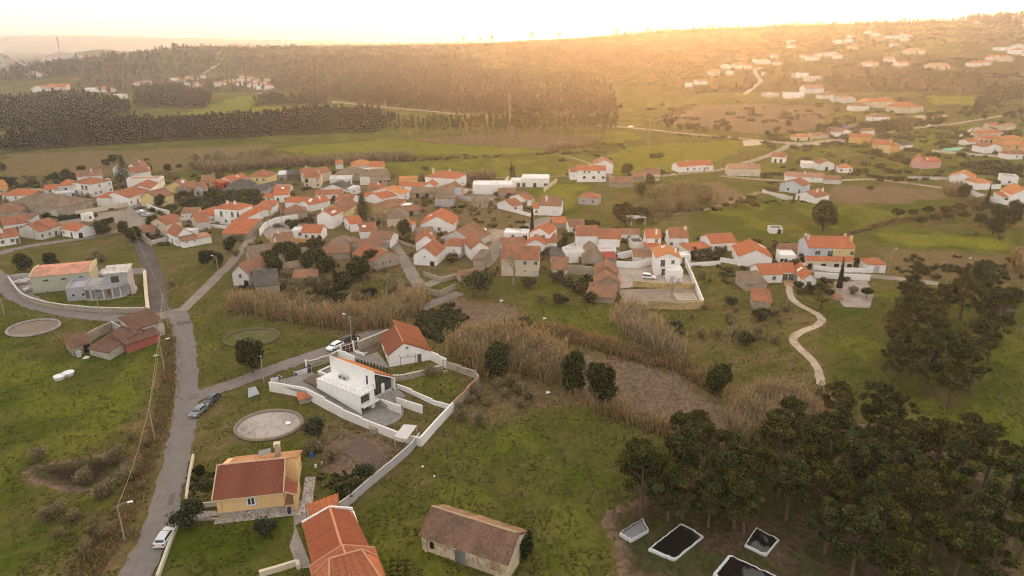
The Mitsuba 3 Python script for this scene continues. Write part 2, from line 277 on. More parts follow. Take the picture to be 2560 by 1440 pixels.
# ---------------------------------------------------------------- sheets on the ground
def drape(poly, step, dz, k, mat, col):
    poly = Polygon(poly) if not hasattr(poly, 'exterior') else poly
    if not poly.is_valid: poly = poly.buffer(0)
    if poly.geom_type != 'Polygon': poly = max(poly.geoms, key=lambda g: g.area)
    from scipy.spatial import Delaunay
    x0, y0, x1, y1 = poly.bounds; L = poly.exterior.length
    e = [poly.exterior.interpolate(t).coords[0] for t in np.arange(0, L, step)] + list(poly.exterior.coords)[:-1]
    gx, gy = np.meshgrid(np.arange(x0, x1, step), np.arange(y0, y1, step)); pts = np.stack([gx.ravel(), gy.ravel()], 1)
    pts = pts[shapely.contains_xy(poly.buffer(-step * .4), pts[:, 0], pts[:, 1])] if len(pts) else pts
    P2 = np.vstack([np.array(e), pts]); tri = Delaunay(P2).simplices; c = P2[tri].mean(1)
    tri = tri[shapely.contains_xy(poly.buffer(.02), c[:, 0], c[:, 1])]
    z = terrain(P2[:, 0], P2[:, 1]) + dz; v = np.column_stack([P2, z])
    n = np.cross(v[tri[:, 1]] - v[tri[:, 0]], v[tri[:, 2]] - v[tri[:, 0]]); tri[n[:, 2] < 0] = tri[n[:, 2] < 0][:, ::-1]
    return put(k, (v, tri), mat, col, smooth=True)
ROADS = []
def smooth_line(p, n=2):
    p = np.asarray(p, float)
    for _ in range(n):
        q = np.empty((2 * len(p) - 2, 2)); q[0::2] = .75 * p[:-1] + .25 * p[1:]; q[1::2] = .25 * p[:-1] + .75 * p[1:]; p = np.vstack([p[:1], q, p[-1:]])
    return p
def road(name, pts, w, col, dz=.07, step=None, label=None, mat='m_paved'):
    g = LineString(smooth_line(pts)).buffer(w / 2, cap_style='flat'); ROADS.append(g); rr = np.random.default_rng(len(ROADS)); L = g.exterior.length
    g = Polygon([np.array(g.exterior.interpolate(t).coords[0]) + rr.normal(0, min(.35, w * .045), 2) for t in np.arange(0, L, 1.1 if w < 5.7 else 4)]).buffer(0)
    k = drape(g, step or max(1.2, w / 3), dz, key(name), mat, col); tag(k, label or f'{name} running through the village', name.split('_')[-1], kind='structure'); return k
def yard(name, pts, col, label, dz=.05, step=2.0, mat='m_paved', kind='structure'):
    g = Polygon(pts); ROADS.append(g); k = drape(g, step, dz, key(name), mat, col); tag(k, label, name.split('_')[-1], kind=kind); return k
def wall(label, pts, h, col='w', t=.22, mat='m_wall', cap=None, name='boundary_wall', cat_='wall', group=None, base=-.8):
    """masonry run along pts, stepped with the ground"""
    k = key(name); p = np.asarray(pts, float); ms, cs = [], []
    hs = list(h) if isinstance(h, tuple) else [h] * len(p)
    for (a, b), h in zip(zip(p[:-1], p[1:]), hs):
        L = np.hypot(*(b - a)); n = max(1, int(L / 6))
        for i in range(n):
            q0, q1 = a + (b - a) * i / n, a + (b - a) * (i + 1) / n; z = (tz(*q0) + tz(*q1)) / 2; fr, w = frame(q0, q1, z)
            m = box(-.02, -t / 2, base, w + .02, t / 2, h); ms.append((fr(m[0]), m[1]))
            if cap: c = box(-.03, -t / 2 - .05, h, w + .03, t / 2 + .05, h + .07); cs.append((fr(c[0]), c[1]))
    put(k + '__masonry' if cap else k, ms, mat, col)
    if cap: put(k + '__coping', cs, 'm_plain', cap)
    FOOT.append(LineString(p).buffer(.4)); tag(k, label, cat_, group); return k

# ---------------------------------------------------------------- vegetation
R = np.random.default_rng(7)
def leaves(blobs, n, size, col, rng, shell=.55, flat=0.0, var=.35, align=.45, jit=.12):
    """leaf-sized faces filling ellipsoids (x,y,z,rx,ry,rz)"""
    B = np.array(blobs, float); vol = (B[:, 3] * B[:, 4] * B[:, 5]) ** .67; pick = rng.choice(len(B), n, p=vol / vol.sum())
    d = rng.normal(size=(n, 3)); d /= np.linalg.norm(d, axis=1, keepdims=True); r = shell + (1.08 - shell) * rng.random(n) ** .6
    c = B[pick, :3] + d * r[:, None] * B[pick, 3:6]
    a = rng.normal(size=(n, 3)); a[:, 2] *= 1 - flat; a -= align * (a * d).sum(1, keepdims=True) * d; a /= np.linalg.norm(a, axis=1, keepdims=True); b = np.cross(a, d * align * 2 + rng.normal(size=(n, 3)) * (1 - align)); b /= np.linalg.norm(b, axis=1, keepdims=True)
    s = size * rng.uniform(.6, 1.3, n)[:, None]
    v = np.stack([c - a * s * .5 - b * s * .38, c + a * s * .1 - b * s * .5, c + a * s * .6 + b * s * .2, c - a * s * .2 + b * s * .5], 1).reshape(-1, 3)
    f = np.arange(4 * n).reshape(n, 4)
    tone = (1 + var * (rng.random(len(B)) - .5) * 1.6)[pick] * (1 + var * (rng.random(n) - .5) * 2)
    cc = np.clip(np.asarray(col)[None] * tone[:, None] * (1 + jit * rng.normal(size=(n, 3)) * [1, .5, 1]), .004, 1)
    return v, f, np.repeat(cc, 4, axis=0)
def core(blobs, k, col, s=.72):  # darkened filler added inside crowns to block light; inner shade in its colour
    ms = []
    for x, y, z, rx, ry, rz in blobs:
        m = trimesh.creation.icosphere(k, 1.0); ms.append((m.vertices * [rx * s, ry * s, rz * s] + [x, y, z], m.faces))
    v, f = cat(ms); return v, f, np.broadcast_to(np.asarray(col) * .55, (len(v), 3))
def join(a, b):
    v, f = cat([a[:2], b[:2]]); return v, f, np.vstack([a[2], b[2]])
def limb(p, q, r0, r1, k=5, bend=.0, rng=R):
    p, q = np.array(p, float), np.array(q, float); m = (p + q) / 2 + rng.normal(size=3) * bend
    return tube([p, m, q], [r0, (r0 + r1) / 2, r1], k)
def bare(rng, h, spread, depth=4, lean=.25):
    ms = []
    def grow(p, d, L, r, n):
        q = p + d * L + rng.normal(size=3) * L * .08; r = max(r, .022); ms.append(limb(p, q, r, r * .62, 4 if n > 2 else 3, L * .05, rng))
        if n == 0: return
        for _ in range(3 if n > 1 else 4):
            e = d + rng.normal(size=3) * spread; e[2] = e[2] * .8 + lean; e /= np.linalg.norm(e); grow(p + (q - p) * rng.uniform(.55, 1), e, L * rng.uniform(.55, .8), r * .55, n - 1)
    grow(np.zeros(3), np.array([0, 0, 1.]), h * .34, h * .028, depth); return cat(ms)
KINDS = {}
def sg(name, parts):
    scene['g_' + name] = {'type': 'shapegroup'}
    for pn, (mesh, mat, col) in parts.items():
        v, f = cat([mesh[:2]]); c = mesh[2] if len(mesh) > 2 else np.broadcast_to(np.asarray(col, float), (len(v), 3))
        scene['g_' + name][pn] = shape((v, f), mat, c)
    KINDS.setdefault(name.rsplit('_', 1)[0], []).append('g_' + name)
TRUNK = (.10, .07, .05)
def make_kinds():
    for i in range(6):      # umbrella and dome pines: needle tufts on visible spreading limbs
        rng = np.random.default_rng(20 + i); bl = []; H = rng.uniform(8.2, 10.5); ln = rng.normal(0, .5, 2); base = H * rng.uniform(.34, .5)
        tr = [tube([(0, 0, -.6), (ln[0] * .4, ln[1] * .4, H * .35), (ln[0], ln[1], H * .8)], [.27, .2, .08], 6)]
        for q in range(30):
            a = rng.uniform(0, 6.28); t = rng.random(); z = base + (H - base) * t; rmax = 3.1 * math.sin(math.pi * (.22 + .68 * t)) * rng.uniform(.75, 1.15); rr = rmax * rng.uniform(.45, 1) ; p = (ln[0] + rr * math.cos(a), ln[1] + rr * math.sin(a), z); s = rng.uniform(.55, 1.05)
            bl.append((*p, s, s, s * .66)); tr.append(limb((ln[0] * .6, ln[1] * .6, max(base * .8, z - rr * .7)), p, .085, .025, 3, .2, rng))
        c = ((.072, .072, .020), (.060, .066, .022), (.080, .076, .020), (.056, .062, .020), (.084, .074, .022), (.064, .072, .025))[i]
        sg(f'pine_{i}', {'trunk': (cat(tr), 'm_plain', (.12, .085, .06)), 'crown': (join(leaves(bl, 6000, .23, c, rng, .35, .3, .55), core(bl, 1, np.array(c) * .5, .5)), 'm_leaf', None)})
    for i in range(4):      # dense round evergreen
        rng = np.random.default_rng(40 + i); bl = [(0, 0, 3.1, 1.9, 1.9, 2.0)]
        for q in range(9):
            a = rng.uniform(0, 6.28); rr = rng.uniform(.9, 1.8); bl.append((rr * math.cos(a), rr * math.sin(a), rng.uniform(1.7, 4.6), *(rng.uniform(.7, 1.25) * np.array([1, 1, .9]))))
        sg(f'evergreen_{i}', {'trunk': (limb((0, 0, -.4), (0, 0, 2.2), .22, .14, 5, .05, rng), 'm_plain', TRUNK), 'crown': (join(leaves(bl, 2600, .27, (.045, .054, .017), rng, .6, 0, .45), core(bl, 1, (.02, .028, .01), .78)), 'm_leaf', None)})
    for i in range(3):      # grey-green olive / willow shrub
        rng = np.random.default_rng(60 + i); bl = [(rng.normal() * .8, rng.normal() * .8, rng.uniform(1.2, 2.8), 1.2, 1.2, 1.1) for _ in range(8)]
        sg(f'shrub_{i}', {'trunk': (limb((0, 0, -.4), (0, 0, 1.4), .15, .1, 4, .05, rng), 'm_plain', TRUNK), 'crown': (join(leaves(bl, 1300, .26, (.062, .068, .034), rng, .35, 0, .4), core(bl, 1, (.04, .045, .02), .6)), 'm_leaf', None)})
    for i in range(2):      # small orchard tree, rounded head on a short trunk
        rng = np.random.default_rng(70 + i); bl = [(0, 0, 2.2, 1.5, 1.5, .9)] + [(1.1 * math.cos(a), 1.1 * math.sin(a), 2.1 + .3 * math.sin(3 * a), .7, .7, .55) for a in np.arange(6) * 1.05]
        sg(f'orchard_{i}', {'trunk': (limb((0, 0, -.3), (0, 0, 1.8), .12, .1, 5, .05, rng), 'm_plain', TRUNK), 'crown': (join(leaves(bl, 900, .26, (.04, .055, .016), rng, .6, 0, .4), core(bl, 1, (.02, .03, .01), .8)), 'm_leaf', None)})
    for i in range(3):
        rng = np.random.default_rng(80 + i); v, f = bare(rng, 9, .55, 4); sg(f'bare_{i}', {'branches': ((v, f), 'm_plain', (.26, .205, .155))})
    for i in range(3):
        rng = np.random.default_rng(90 + i); v, f = bare(rng, 3.2, .8, 3, .1); sg(f'sapling_{i}', {'branches': ((v, f), 'm_plain', (.085, .065, .05))})
    for i in range(2):      # brown winter thicket: dense twigs with sparse dead leaves
        rng = np.random.default_rng(100 + i); ms = []
        for q in range(90):
            a = rng.uniform(0, 6.28); d = np.array([math.cos(a) * rng.uniform(.1, 1.3), math.sin(a) * rng.uniform(.1, 1.3), rng.uniform(1.2, 2.6)]); ms.append(tube([(d[0] * .25, d[1] * .25, -.2), d * [.7, .7, .6], d * [1.2, 1.2, 1]], [.035, .025, .01], 3))
        bl = [(rng.normal() * .6, rng.normal() * .6, rng.uniform(1, 2), 1, 1, .9) for _ in range(6)]; L = leaves(bl, 800, .2, (.21, .165, .085), rng, .2, 0, .4)
        v, f = cat(ms); sg(f'thicket_{i}', {'twigs': ((v, f), 'm_plain', (.19, .145, .10)), 'crown': (L, 'm_leaf', None)})
    rng = np.random.default_rng(110); bl = [(0, 0, z, .22 + (9.5 - z) * .1, .22 + (9.5 - z) * .1, .6) for z in np.arange(1, 9.6, .6)]      # cypress
    sg('cypress_0', {'trunk': (limb((0, 0, -.3), (0, 0, 2), .15, .1), 'm_plain', TRUNK), 'crown': (join(leaves(bl, 900, .26, (.022, .034, .012), rng, .6, 0, .4), core(bl, 1, (.015, .02, .01), .8)), 'm_leaf', None)})
    rng = np.random.default_rng(111); tr = [tube([(0, 0, -.4), (0, 0, 6), (0, 0, 13)], [.25, .16, .04], 6)]; bl = []      # tiered conifer
    for z in np.arange(2, 12.6, .85):
        L = (13 - z) * .33 + .25
        for a in np.arange(9) * .7 + z * 2:
            tr.append(tube([(0, 0, z), (L * math.cos(a), L * math.sin(a), z + .25)], [.05, .02], 3))
            for t in (.35, .65, .95): bl.append((t * L * math.cos(a), t * L * math.sin(a), z + .28 * t, .42, .42, .2))
    sg('conifer_0', {'trunk': (cat(tr), 'm_plain', TRUNK), 'crown': (leaves(bl, 4200, .3, (.03, .042, .016), rng, .1, .4, .4), 'm_leaf', None)})
    for i in range(3):      # slender eucalyptus
        rng = np.random.default_rng(120 + i); bl = [(rng.normal() * .7, rng.normal() * .7, z, .95, .95, 1.2) for z in np.arange(11, 17, .9)]; tr = [tube([(0, 0, -.5), (rng.normal() * .15, 0, 8), (0, 0, 16)], [.17, .13, .05], 4)]
        sg(f'eucalyptus_{i}', {'trunk': (cat(tr), 'm_plain', (.17, .125, .09)), 'crown': (leaves(bl, 420, .55, (.048, .050, .020), rng, .1, 0, .4), 'm_leaf', None)})
    for i in range(4):      # forest trees seen from far away
        rng = np.random.default_rng(130 + i); c = ((.025, .023, .0101), (.025, .023, .0101), (.0287, .0257, .0123), (.0218, .0206, .0101))[i]
        bl = [(rng.normal() * .55, rng.normal() * .55, z, 2.0 - z * .1, 2.0 - z * .1, 1.6) for z in (3.5, 5, 6.4, 7.8, 9.2, 10.2)]
        sg(f'forest_{i}', {'crown': (join(leaves(bl, 170, .7, c, rng, .85, 0, 0, .85, 0), core(bl, 0, np.array(c) * 1.6, .88)), 'm_far', None), 'trunk': (tube([(0, 0, -.5), (0, 0, 7)], [.2, .12], 3), 'm_plain', TRUNK)})
    for i in range(3):      # low hillside bush seen from far away
        rng = np.random.default_rng(140 + i); bl = [(rng.normal() * 1.2, rng.normal() * 1.2, .8, 1.4, 1.4, 1.1) for _ in range(4)]; c = ((.05, .052, .02), (.075, .062, .03), (.04, .046, .018))[i]
        sg(f'bush_{i}', {'crown': (join(leaves(bl, 60, .8, c, rng, .7, 0, .1, .8, .03), core(bl, 0, c, .85)), 'm_far', None)})
make_kinds()
def inst(k, kind, x, y, s=1.0, rot=None, sz=None, z=None, i=None):
    g = KINDS[kind]; rot = R.uniform(0, 360) if rot is None else rot
    scene[k] = {'type': 'instance', 'to_world': T().translate([float(x), float(y), tz(x, y) if z is None else z]).rotate([0, 0, 1], float(rot)).scale([float(s), float(s), float(sz or s)]), 'g': {'type': 'ref', 'id': g[R.integers(len(g)) if i is None else i]}}
    return k
LOOK = dict(pine=('pine_tree', 'tree', 'dark pine tree'), evergreen=('evergreen_tree', 'tree', 'dark round evergreen tree'), shrub=('olive_shrub', 'bush', 'grey-green shrubby tree'), orchard=('orchard_tree', 'tree', 'small round-headed orchard tree'),
    bare=('bare_tree', 'tree', 'bare leafless tree'), sapling=('fruit_sapling', 'tree', 'small bare fruit sapling'), thicket=('winter_thicket', 'bush', 'brown twiggy winter bush'), cypress=('cypress_tree', 'tree', 'slim dark cypress tree'), conifer=('tiered_conifer', 'tree', 'tall tiered conifer'), eucalyptus=('eucalyptus_tree', 'tree', 'slender eucalyptus tree'))
USED = {}
def tree(kind, x, y, s=1.0, label=None, group=None, sz=None, look=None, hooks=None, **kw):
    nm, ct, lk = LOOK[kind]; k = inst(key(nm), kind, x, y, s, sz=sz, **kw); lk = look or lk
    if s < .75 and not look: lk = 'small ' + lk
    if label is None:
        hs = sorted(hooks or HOUSES, key=lambda h: (h[0][0] - x) ** 2 + (h[0][1] - y) ** 2)[:6]; cand = []
        for c, hk in hs:
            dx, dy = x / y * c[1] - c[0], y - c[1]
            rel = 'just behind' if dy > 6 and abs(dx) < 9 else 'just in front of' if dy < -6 and abs(dx) < 9 else 'close beside' if math.hypot(c[0] - x, c[1] - y) < 16 else 'some way beyond' if dy > 10 else 'some way before' if dy < -10 else 'standing apart from'
            cand.append(f'{lk} {rel} the {hk}')
        cand += [f'{a} and {b[len(lk) + 1:]}' for a in cand[:3] for b in cand[:4] if a != b and len(a.split()) + len(b.split()) < 18]
        label = next((q for q in cand if q not in USED), cand[0]); group = group or 'trees and bushes of the same kind at one house'
    USED[label] = k
    if sum(1 for v in labels.values() if v.get('label') == label): group = group or f'{lk}s that look alike'
    tag(k, label, ct, group); return k
def scatter(poly, n, rng):
    g = Polygon(poly); x0, y0, x1, y1 = g.bounds; out = np.zeros((0, 2))
    while len(out) < n:
        p = rng.uniform((x0, y0), (x1, y1), (2 * n + 20, 2)); out = np.vstack([out, p[shapely.contains_xy(g, p[:, 0], p[:, 1])]])
    return out[:n]
def wood(name, label, kind, poly, spacing, s0, s1, cat_='woodland', seed=1, sz=1.0):
    """a wood that reads as one mass: many copies under one name"""
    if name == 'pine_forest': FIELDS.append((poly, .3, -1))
    rng = np.random.default_rng(seed); k = key(name); n = max(3, int(Polygon(poly).area / spacing ** 2)); tag(k, label, cat_, kind='stuff')
    for i, (x, y) in enumerate(scatter(poly, n, rng) + rng.normal(0, spacing * .5, (n, 2))):
        s = rng.uniform(s0, s1) * (.72 + .56 * float(meshkit.noise(np.array([x / 34, y / 34, seed])))); inst(f'{k}__{i + 1:03d}', kind, x, y, s, rng.uniform(0, 360), s * sz * rng.uniform(.85, 1.2), i=int(rng.integers(len(KINDS[kind]))))
def reeds(name, label, poly, dens, h, col, seed=1, cat_='reed bed', plume=True, wid=.10, var=.25):
    """one mesh of many arching canes"""
    rng = np.random.default_rng(seed); g = Polygon(poly); n = int(g.area * dens); P2 = scatter(poly, n, rng) + rng.normal(0, .5, (n, 2)) * rng.random((n, 1)) ** 3 * 3; z = terrain(P2[:, 0], P2[:, 1])
    edge = np.clip(np.array([g.exterior.distance(Point(p)) for p in P2[:: max(1, n // 1500)]]), 0, 3); edge = np.interp(np.arange(n), np.arange(len(edge)) * max(1, n // 1500), edge)
    hh = h * rng.uniform(.6, 1.12, n) * (0.6 + .75 * meshkit.noise(np.column_stack([P2 / 2.4, np.zeros(n)])))
    a = rng.uniform(0, 6.28, n); L = rng.normal(0, .22, (n, 2)) * hh[:, None] + np.column_stack([np.cos(a), np.sin(a)]) * .1; w = np.column_stack([np.cos(a + 1.57), np.sin(a + 1.57)]) * wid
    B = np.column_stack([P2, z - .2]); M = B + np.column_stack([L * .35, hh * .6]); E = B + np.column_stack([L, hh]); W3 = np.column_stack([w, np.zeros(n)])
    v = np.stack([B - W3 * .6, B + W3 * .6, M - W3, M + W3, E], 1).reshape(-1, 3); q = (np.arange(n) * 5)[:, None]
    f = np.vstack([q + [0, 1, 3], q + [0, 3, 2], q + [2, 3, 4]]); c = np.repeat(np.asarray(col)[None] * rng.uniform(1 - var, 1 + var, (n, 1)) * (1 + .08 * rng.normal(size=(n, 3))), 5, axis=0)
    c = np.repeat(c[::5], 5, axis=0)
    if plume:
        m = rng.random(n) < .5; Ep = E[m]; k = len(Ep); s = rng.uniform(.25, .5, (k, 1)); d = rng.normal(size=(k, 3)) * .12; up = np.array([0, 0, 1.])
        pv = np.stack([Ep - up * s * .6, Ep + d + W3[m] * 1.3, Ep + up * s + d * 2, Ep + d - W3[m] * 1.3], 1).reshape(-1, 3); pq = len(v) + (np.arange(k) * 4)[:, None]
        f = np.vstack([f, pq + [0, 1, 2], pq + [0, 2, 3]]); v = np.vstack([v, pv]); c = np.vstack([c, np.repeat(np.array([[.30, .235, .155]]) * rng.uniform(.75, 1.2, (k, 1)), 4, axis=0)])
    k = key(name); scene[k] = shape((v, f), 'm_grass', c); tag(k, label, cat_, kind='stuff')
def hedge(label, pts, h, w, col=(.03, .042, .014), name='hedge', cat_='hedge', n=None, size=.28, group=None):
    p = LineString(pts); L = p.length; rng = np.random.default_rng(int(L * 10)); bl = []
    for t in np.arange(0, L, w * .55):
        q = p.interpolate(t); bl.append((q.x + rng.normal() * .15, q.y + rng.normal() * .15, tz(q.x, q.y) + h * .5, w * .62, w * .62, h * .58))
    m = join(leaves(bl, n or int(L * h * 26), size, col, rng, .7, 0, .35), core(bl, 1, col, .82)); k = key(name); v, f = cat([m[:2]])
    scene[k] = shape((v, f), 'm_leaf', m[2]); tag(k, label, cat_, group); return k

# ---------------------------------------------------------------- village houses
house('orange house with an orange tiled roof and white verge beside dark trees', ((-248.2, 320.4), (-243.2, 326.6), 10, 4.4, 'x', 1.8, 'Y', 'N', 'f:..w.'))
house('low white house with a long red hip roof next to the orange house', ((-235.4, 311.0), (-223.0, 311.2), 9, 2.7, 'h', 2.2, 'w', 'n', 'f:w.w..'))
house('big old barn with a broad brown hip roof and green gate on the village street', ((-216.2, 289.4), (-188.7, 280.1), 15, 4.0, 'h', 3.4, 's', 'O', 'f:..s.....g.'), name='old_barn', cat_='barn')
house('low dark brown roofed shed in front of the big old barn', ((-216.5, 276.0), (-205.1, 279.5), 11, 2.6, 'h', 2.4, 's', 'q', ''), name='shed', cat_='shed')
house('white house with red gable roof behind the corner cottage', ((-194.1, 253.2), (-187.8, 257.9), 9, 3.3, 'x', 2.0, 'w', 'r', 'f:..ww.;l:.w.'))
house('white roadside cottage with a white chimney and brown roof', ((-184.1, 234.4), (-178.9, 239.6), 8, 3.1, 'x', 2.1, 'w', 'r', 'f:.w.wd;c:.4,.3'))
house('grey-cream house with a long two-part red roof and glazed porch on the road', ((-174.1, 243.9), (-172.5, 247.7), 12, 3.3, 'x', 2.2, 'v', 'r', 'f:w.w'), ((-172.5, 247.7), (-171.0, 252.3), 12, 3.6, 'x', 2.3, 'v', 'r', 'f:.L.L'))
house('small bright white gabled house with a split red roof and blue door', ((-161.4, 245.5), (-158.5, 251.8), 9, 3.0, 'y', 1.7, 'W', 'n', 'l:w.d.;f:D..'))
house('white flat-roofed box sheds on the hedge courtyard', ((-176.6, 273.1), (-174.5, 272.0), 4, 2.6, 'f', 0, 'W', 'w', ''), ((-173.6, 271.4), (-171.6, 272.4), 4, 2.7, 'f', 0, 'W', 'w', 'f:.w'), name='shed', cat_='shed')
house('large two-storey white house with grey balcony and red hip roof', ((-210.1, 324.2), (-198.6, 319.9), 11, 6.0, 'h', 2.0, 'w', 'r', 'f:w.LL./W.d.s.;r:.w.w/ww.w'))
house('white house with a plain red hip roof between its neighbours', ((-222.3, 330.7), (-215.4, 332.7), 9, 3.2, 'h', 2.2, 'w', 'n', 'f:.w.'))
house('little white house with stepped red roof by the balustrade wall', ((-223.9, 324.1), (-219.7, 326.7), 7, 2.6, 'x', 1.6, 'W', 'n', 'f:.w.s'))
house('pale flat carport on posts in a gravel yard', ((-212.3, 314.0), (-205.9, 318.5), 7, 2.5, 'f', 0, 'l', 'v', 'f:DD.D'), name='carport', cat_='carport')
house('white house with brown roof and wide chimney behind the balcony house', ((-226.1, 353.3), (-216.2, 359.3), 9, 3.6, 'x', 2.3, 'w', 'q', 'c:.6,.3'))
house('white gabled house half hidden behind the tall conifer', ((-217.8, 372.6), (-212.9, 374.4), 9, 4.6, 'y', 2.4, 'w', 'q', 'f:.w.'))
house('white house with broad red-brown roof beside the tall conifer', ((-199.1, 358.5), (-194.3, 366.8), 10, 4.4, 'x', 2.5, 'w', 'r', 'f:w.w.'), ((-204.4, 372.3), (-200.7, 379.0), 9, 4.6, 'x', 2.4, 'w', 'q', 'c:.7,.6'))
house('long white street house with stepped red roofs and flat pale top', ((-185.0, 299.5), (-178.8, 299.4), 8, 4.0, 'h', 1.5, 'w', 'n', ''), ((-170.6, 299.7), (-168.8, 315.5), 13, 3.9, 'x', 2.3, 'W', 'r', 'f:w.d.w.D'), ((-168.8, 315.5), (-171.8, 329.5), 9, 4.8, 'x', 1.8, 'W', 'r', 'f:.w.'), ((-172.8, 331.8), (-173.4, 339.0), 15, 6.2, 'f', 0, 'w', 't', 'f:ww/.w'))
house('yellow gabled house with brown roof above the parked cars', ((-157.4, 297.6), (-154.1, 306.8), 9, 4.0, 'x', 2.8, 'y', 'q', 'f:.w.;l:..'))
house('small roofed shelter at the fork with a brown lean-to roof', ((-138.3, 245.9), (-133.7, 247.6), 6, 2.3, 'm', 1.2, 's', 'q', 'f:.D.'), name='shelter', cat_='shelter')
house('ochre gabled house with skylights in its brown roof', ((-157.2, 326.6), (-157.4, 334.5), 10, 3.6, 'x', 2.4, 'y', 'q', 'k:.4,.3|.7,.35'))
house('peach cottage with brown roof and grey gable end', ((-156.9, 343.0), (-151.5, 344.7), 8, 3.0, 'x', 2.4, 'Y', 'q', 'f:w.w.w;c:.98,.5'), ((-154.2, 324.6), (-153.2, 335.3), 8, 2.8, 'x', 2.0, 's', 'q', ''))
house('grey bare-rendered gabled house among the thickets', ((-146.7, 311.4), (-142.1, 312.8), 9, 5.2, 'y', 2.4, 'k', 'q', 'f:.s./.s.'))
house('red-painted shop with an awning and rust-red roof', ((-145.9, 339.0), (-142.6, 342.9), 6, 3.0, 'm', .8, 'R', 'n', 'f:.D.'), ((-142.1, 342.5), (-136.8, 352.7), 8, 3.4, 'x', 1.8, 'w', 'n', 'f:R.w.'.replace('R', 'w') + ';k:.6,.3'))
house('tall pale yellow villa with a pyramid of brown-red tiles', ((-131.5, 339.6), (-121.3, 338.8), 10, 6.0, 'h', 2.9, 'y', 'r', 'f:s.w.w./.s...d'))
house('low slate-grey shed roofs below the pale yellow villa', ((-138.3, 323.3), (-117.9, 324.4), 7, 2.2, 'm', 1.0, 'k', 'd', ''), ((-139.9, 332.7), (-127.4, 333.8), 9, 3.0, 'h', 2.2, 'k', 'd', ''), ((-118.9, 330.2), (-113.4, 340.1), 6, 2.4, 'm', .8, 'k', 'd', ''), name='shed', cat_='shed')
house('white house with raised stepped gable and red roof', ((-108.5, 307.0), (-102.1, 308.7), 10, 3.6, 'x', 2.8, 'W', 'n', 'f:.L..L.;k:.6,.4'), ((-113.3, 306.3), (-108.8, 306.5), 6, 2.5, 'm', .9, 'w', 'n', 'f:LL.'))
house('grand white villa with red hip roofs, twin chimneys and a black-railed terrace', ((-119.2, 267.6), (-108.2, 264.9), 9, 6.4, 'h', 1.9, 'W', 'n', 'f:..L.s.L.L/...w.d.L;c:.38,.35|.68,.35'), ((-129.8, 274.7), (-119.7, 268.7), 10, 3.0, 'h', 2.2, 'W', 'n', 'f:.g.w'), ((-108.1, 263.9), (-105.2, 263.5), 14, 3.3, 'h', 1.8, 'W', 'n', 'f:.w.;r:...s'), hook='grand white villa')
house('cream walled bungalow with red hip roofs inside a curved wall', ((-108.0, 279.2), (-101.5, 281.7), 8, 2.9, 'h', 1.6, 'c', 'n', 'f:..s.'), ((-109.6, 289.5), (-102.6, 290.2), 7, 2.9, 'h', 1.5, 'c', 'n', 'c:.4,.5'))
house('white garage row with a slot window band and brown roof', ((-135.6, 273.5), (-129.4, 274.4), 6, 3.2, 'm', .9, 'w', 'q', 'f:ssss'), name='garage', cat_='garage')
house('old cream two-storey house with a small hipped dormer', ((-129.8, 248.9), (-126.7, 254.3), 9, 4.6, 'x', 1.9, 'c', 'r', 'l:.w./.d.'), ((-130.9, 256.6), (-129.0, 259.8), 5, 5.0, 'm', .5, 'c', 'r', ''))
house('white corner house with brown gable roof and a low side wing', ((-119.8, 235.6), (-115.5, 239.9), 9, 3.7, 'y', 2.7, 'W', 'r', 'l:w.d.w;f:...s'), ((-116.9, 233.5), (-112.8, 237.4), 4, 2.5, 'm', 1.1, 'W', 'q', 'f:.s..s.;l:w.'), ((-112.8, 237.4), (-109.6, 240.5), 5, 2.6, 'm', .4, 'w', 't', ''))
house('white-walled brown gable barn before the grand villa', ((-122.1, 257.4), (-118.1, 260.2), 10, 3.4, 'x', 2.2, 'v', 'r', ''), name='barn', cat_='barn')
house('stone barn with one broad orange single-pitch roof', ((-107.5, 244.9), (-98.1, 244.1), 12, 2.4, 'm', 2.6, 'S', 'n', ''), name='barn', cat_='barn')
house('cream two-storey house with rust roofs and dark balcony opening', ((-104.3, 340.3), (-96.4, 341.3), 9, 5.6, 'x', 2.0, 'c', 'r', 'f:D.w/w.w;c:.9,.3'), ((-110.3, 356.0), (-102.9, 358.6), 9, 5.2, 'h', 2.0, 'c', 'r', 'c:.4,.4'), ((-100.3, 356.7), (-96.0, 362.3), 8, 4.8, 'x', 1.9, 'c', 'r', ''))
house('small shed with a pale sheet-metal roof beside the yellow villa', ((-124.7, 362.4), (-120.2, 362.9), 6, 3.0, 'm', 1.0, 'g', 'w', ''), name='shed', cat_='shed')
house('ivy-dark outbuilding with a grey roof', ((-119.2, 360.7), (-111.1, 362.5), 8, 3.4, 'x', 1.6, (.10, .10, .07), 'd', ''), name='outbuilding', cat_='outbuilding')
house('L-shaped white courtyard house with red roofs and two skylights', ((-99.7, 295.1), (-88.6, 293.5), 7, 3.0, 'x', 1.6, 'W', 'n', 'f:..D..L'), ((-87.4, 289.2), (-80.8, 298.8), 7, 3.0, 'x', 1.7, 'W', 'n', 'k:.2,.3|.3,.4;c:.65,.3'))
house('old house with a brown hip roof in front of the courtyard house', ((-92.8, 274.7), (-85.0, 277.9), 8, 2.6, 'h', 2.5, 's', 'q', ''))
house('small white house with a vivid red roof on a cream terrace wall', ((-77.6, 243.6), (-70.4, 243.1), 7, 3.0, 'x', 2.0, 'W', 'n', 'f:.w.d.w'), ((-81.9, 245.9), (-78.4, 246.0), 5, 2.8, 'f', 0, 'W', 'w', 'f:..w'))
house('tiny cottage with an orange roof beyond the village edge', ((-102.0, 397.0), (-98.2, 398.2), 7, 3.0, 'x', 1.7, 'w', 'n', ''))
house('cream house with a wide orange hip roof by the meadow', ((-90.8, 389.5), (-80.3, 392.9), 9, 3.4, 'h', 2.4, 'c', 'N', 'f:.w.w.'))
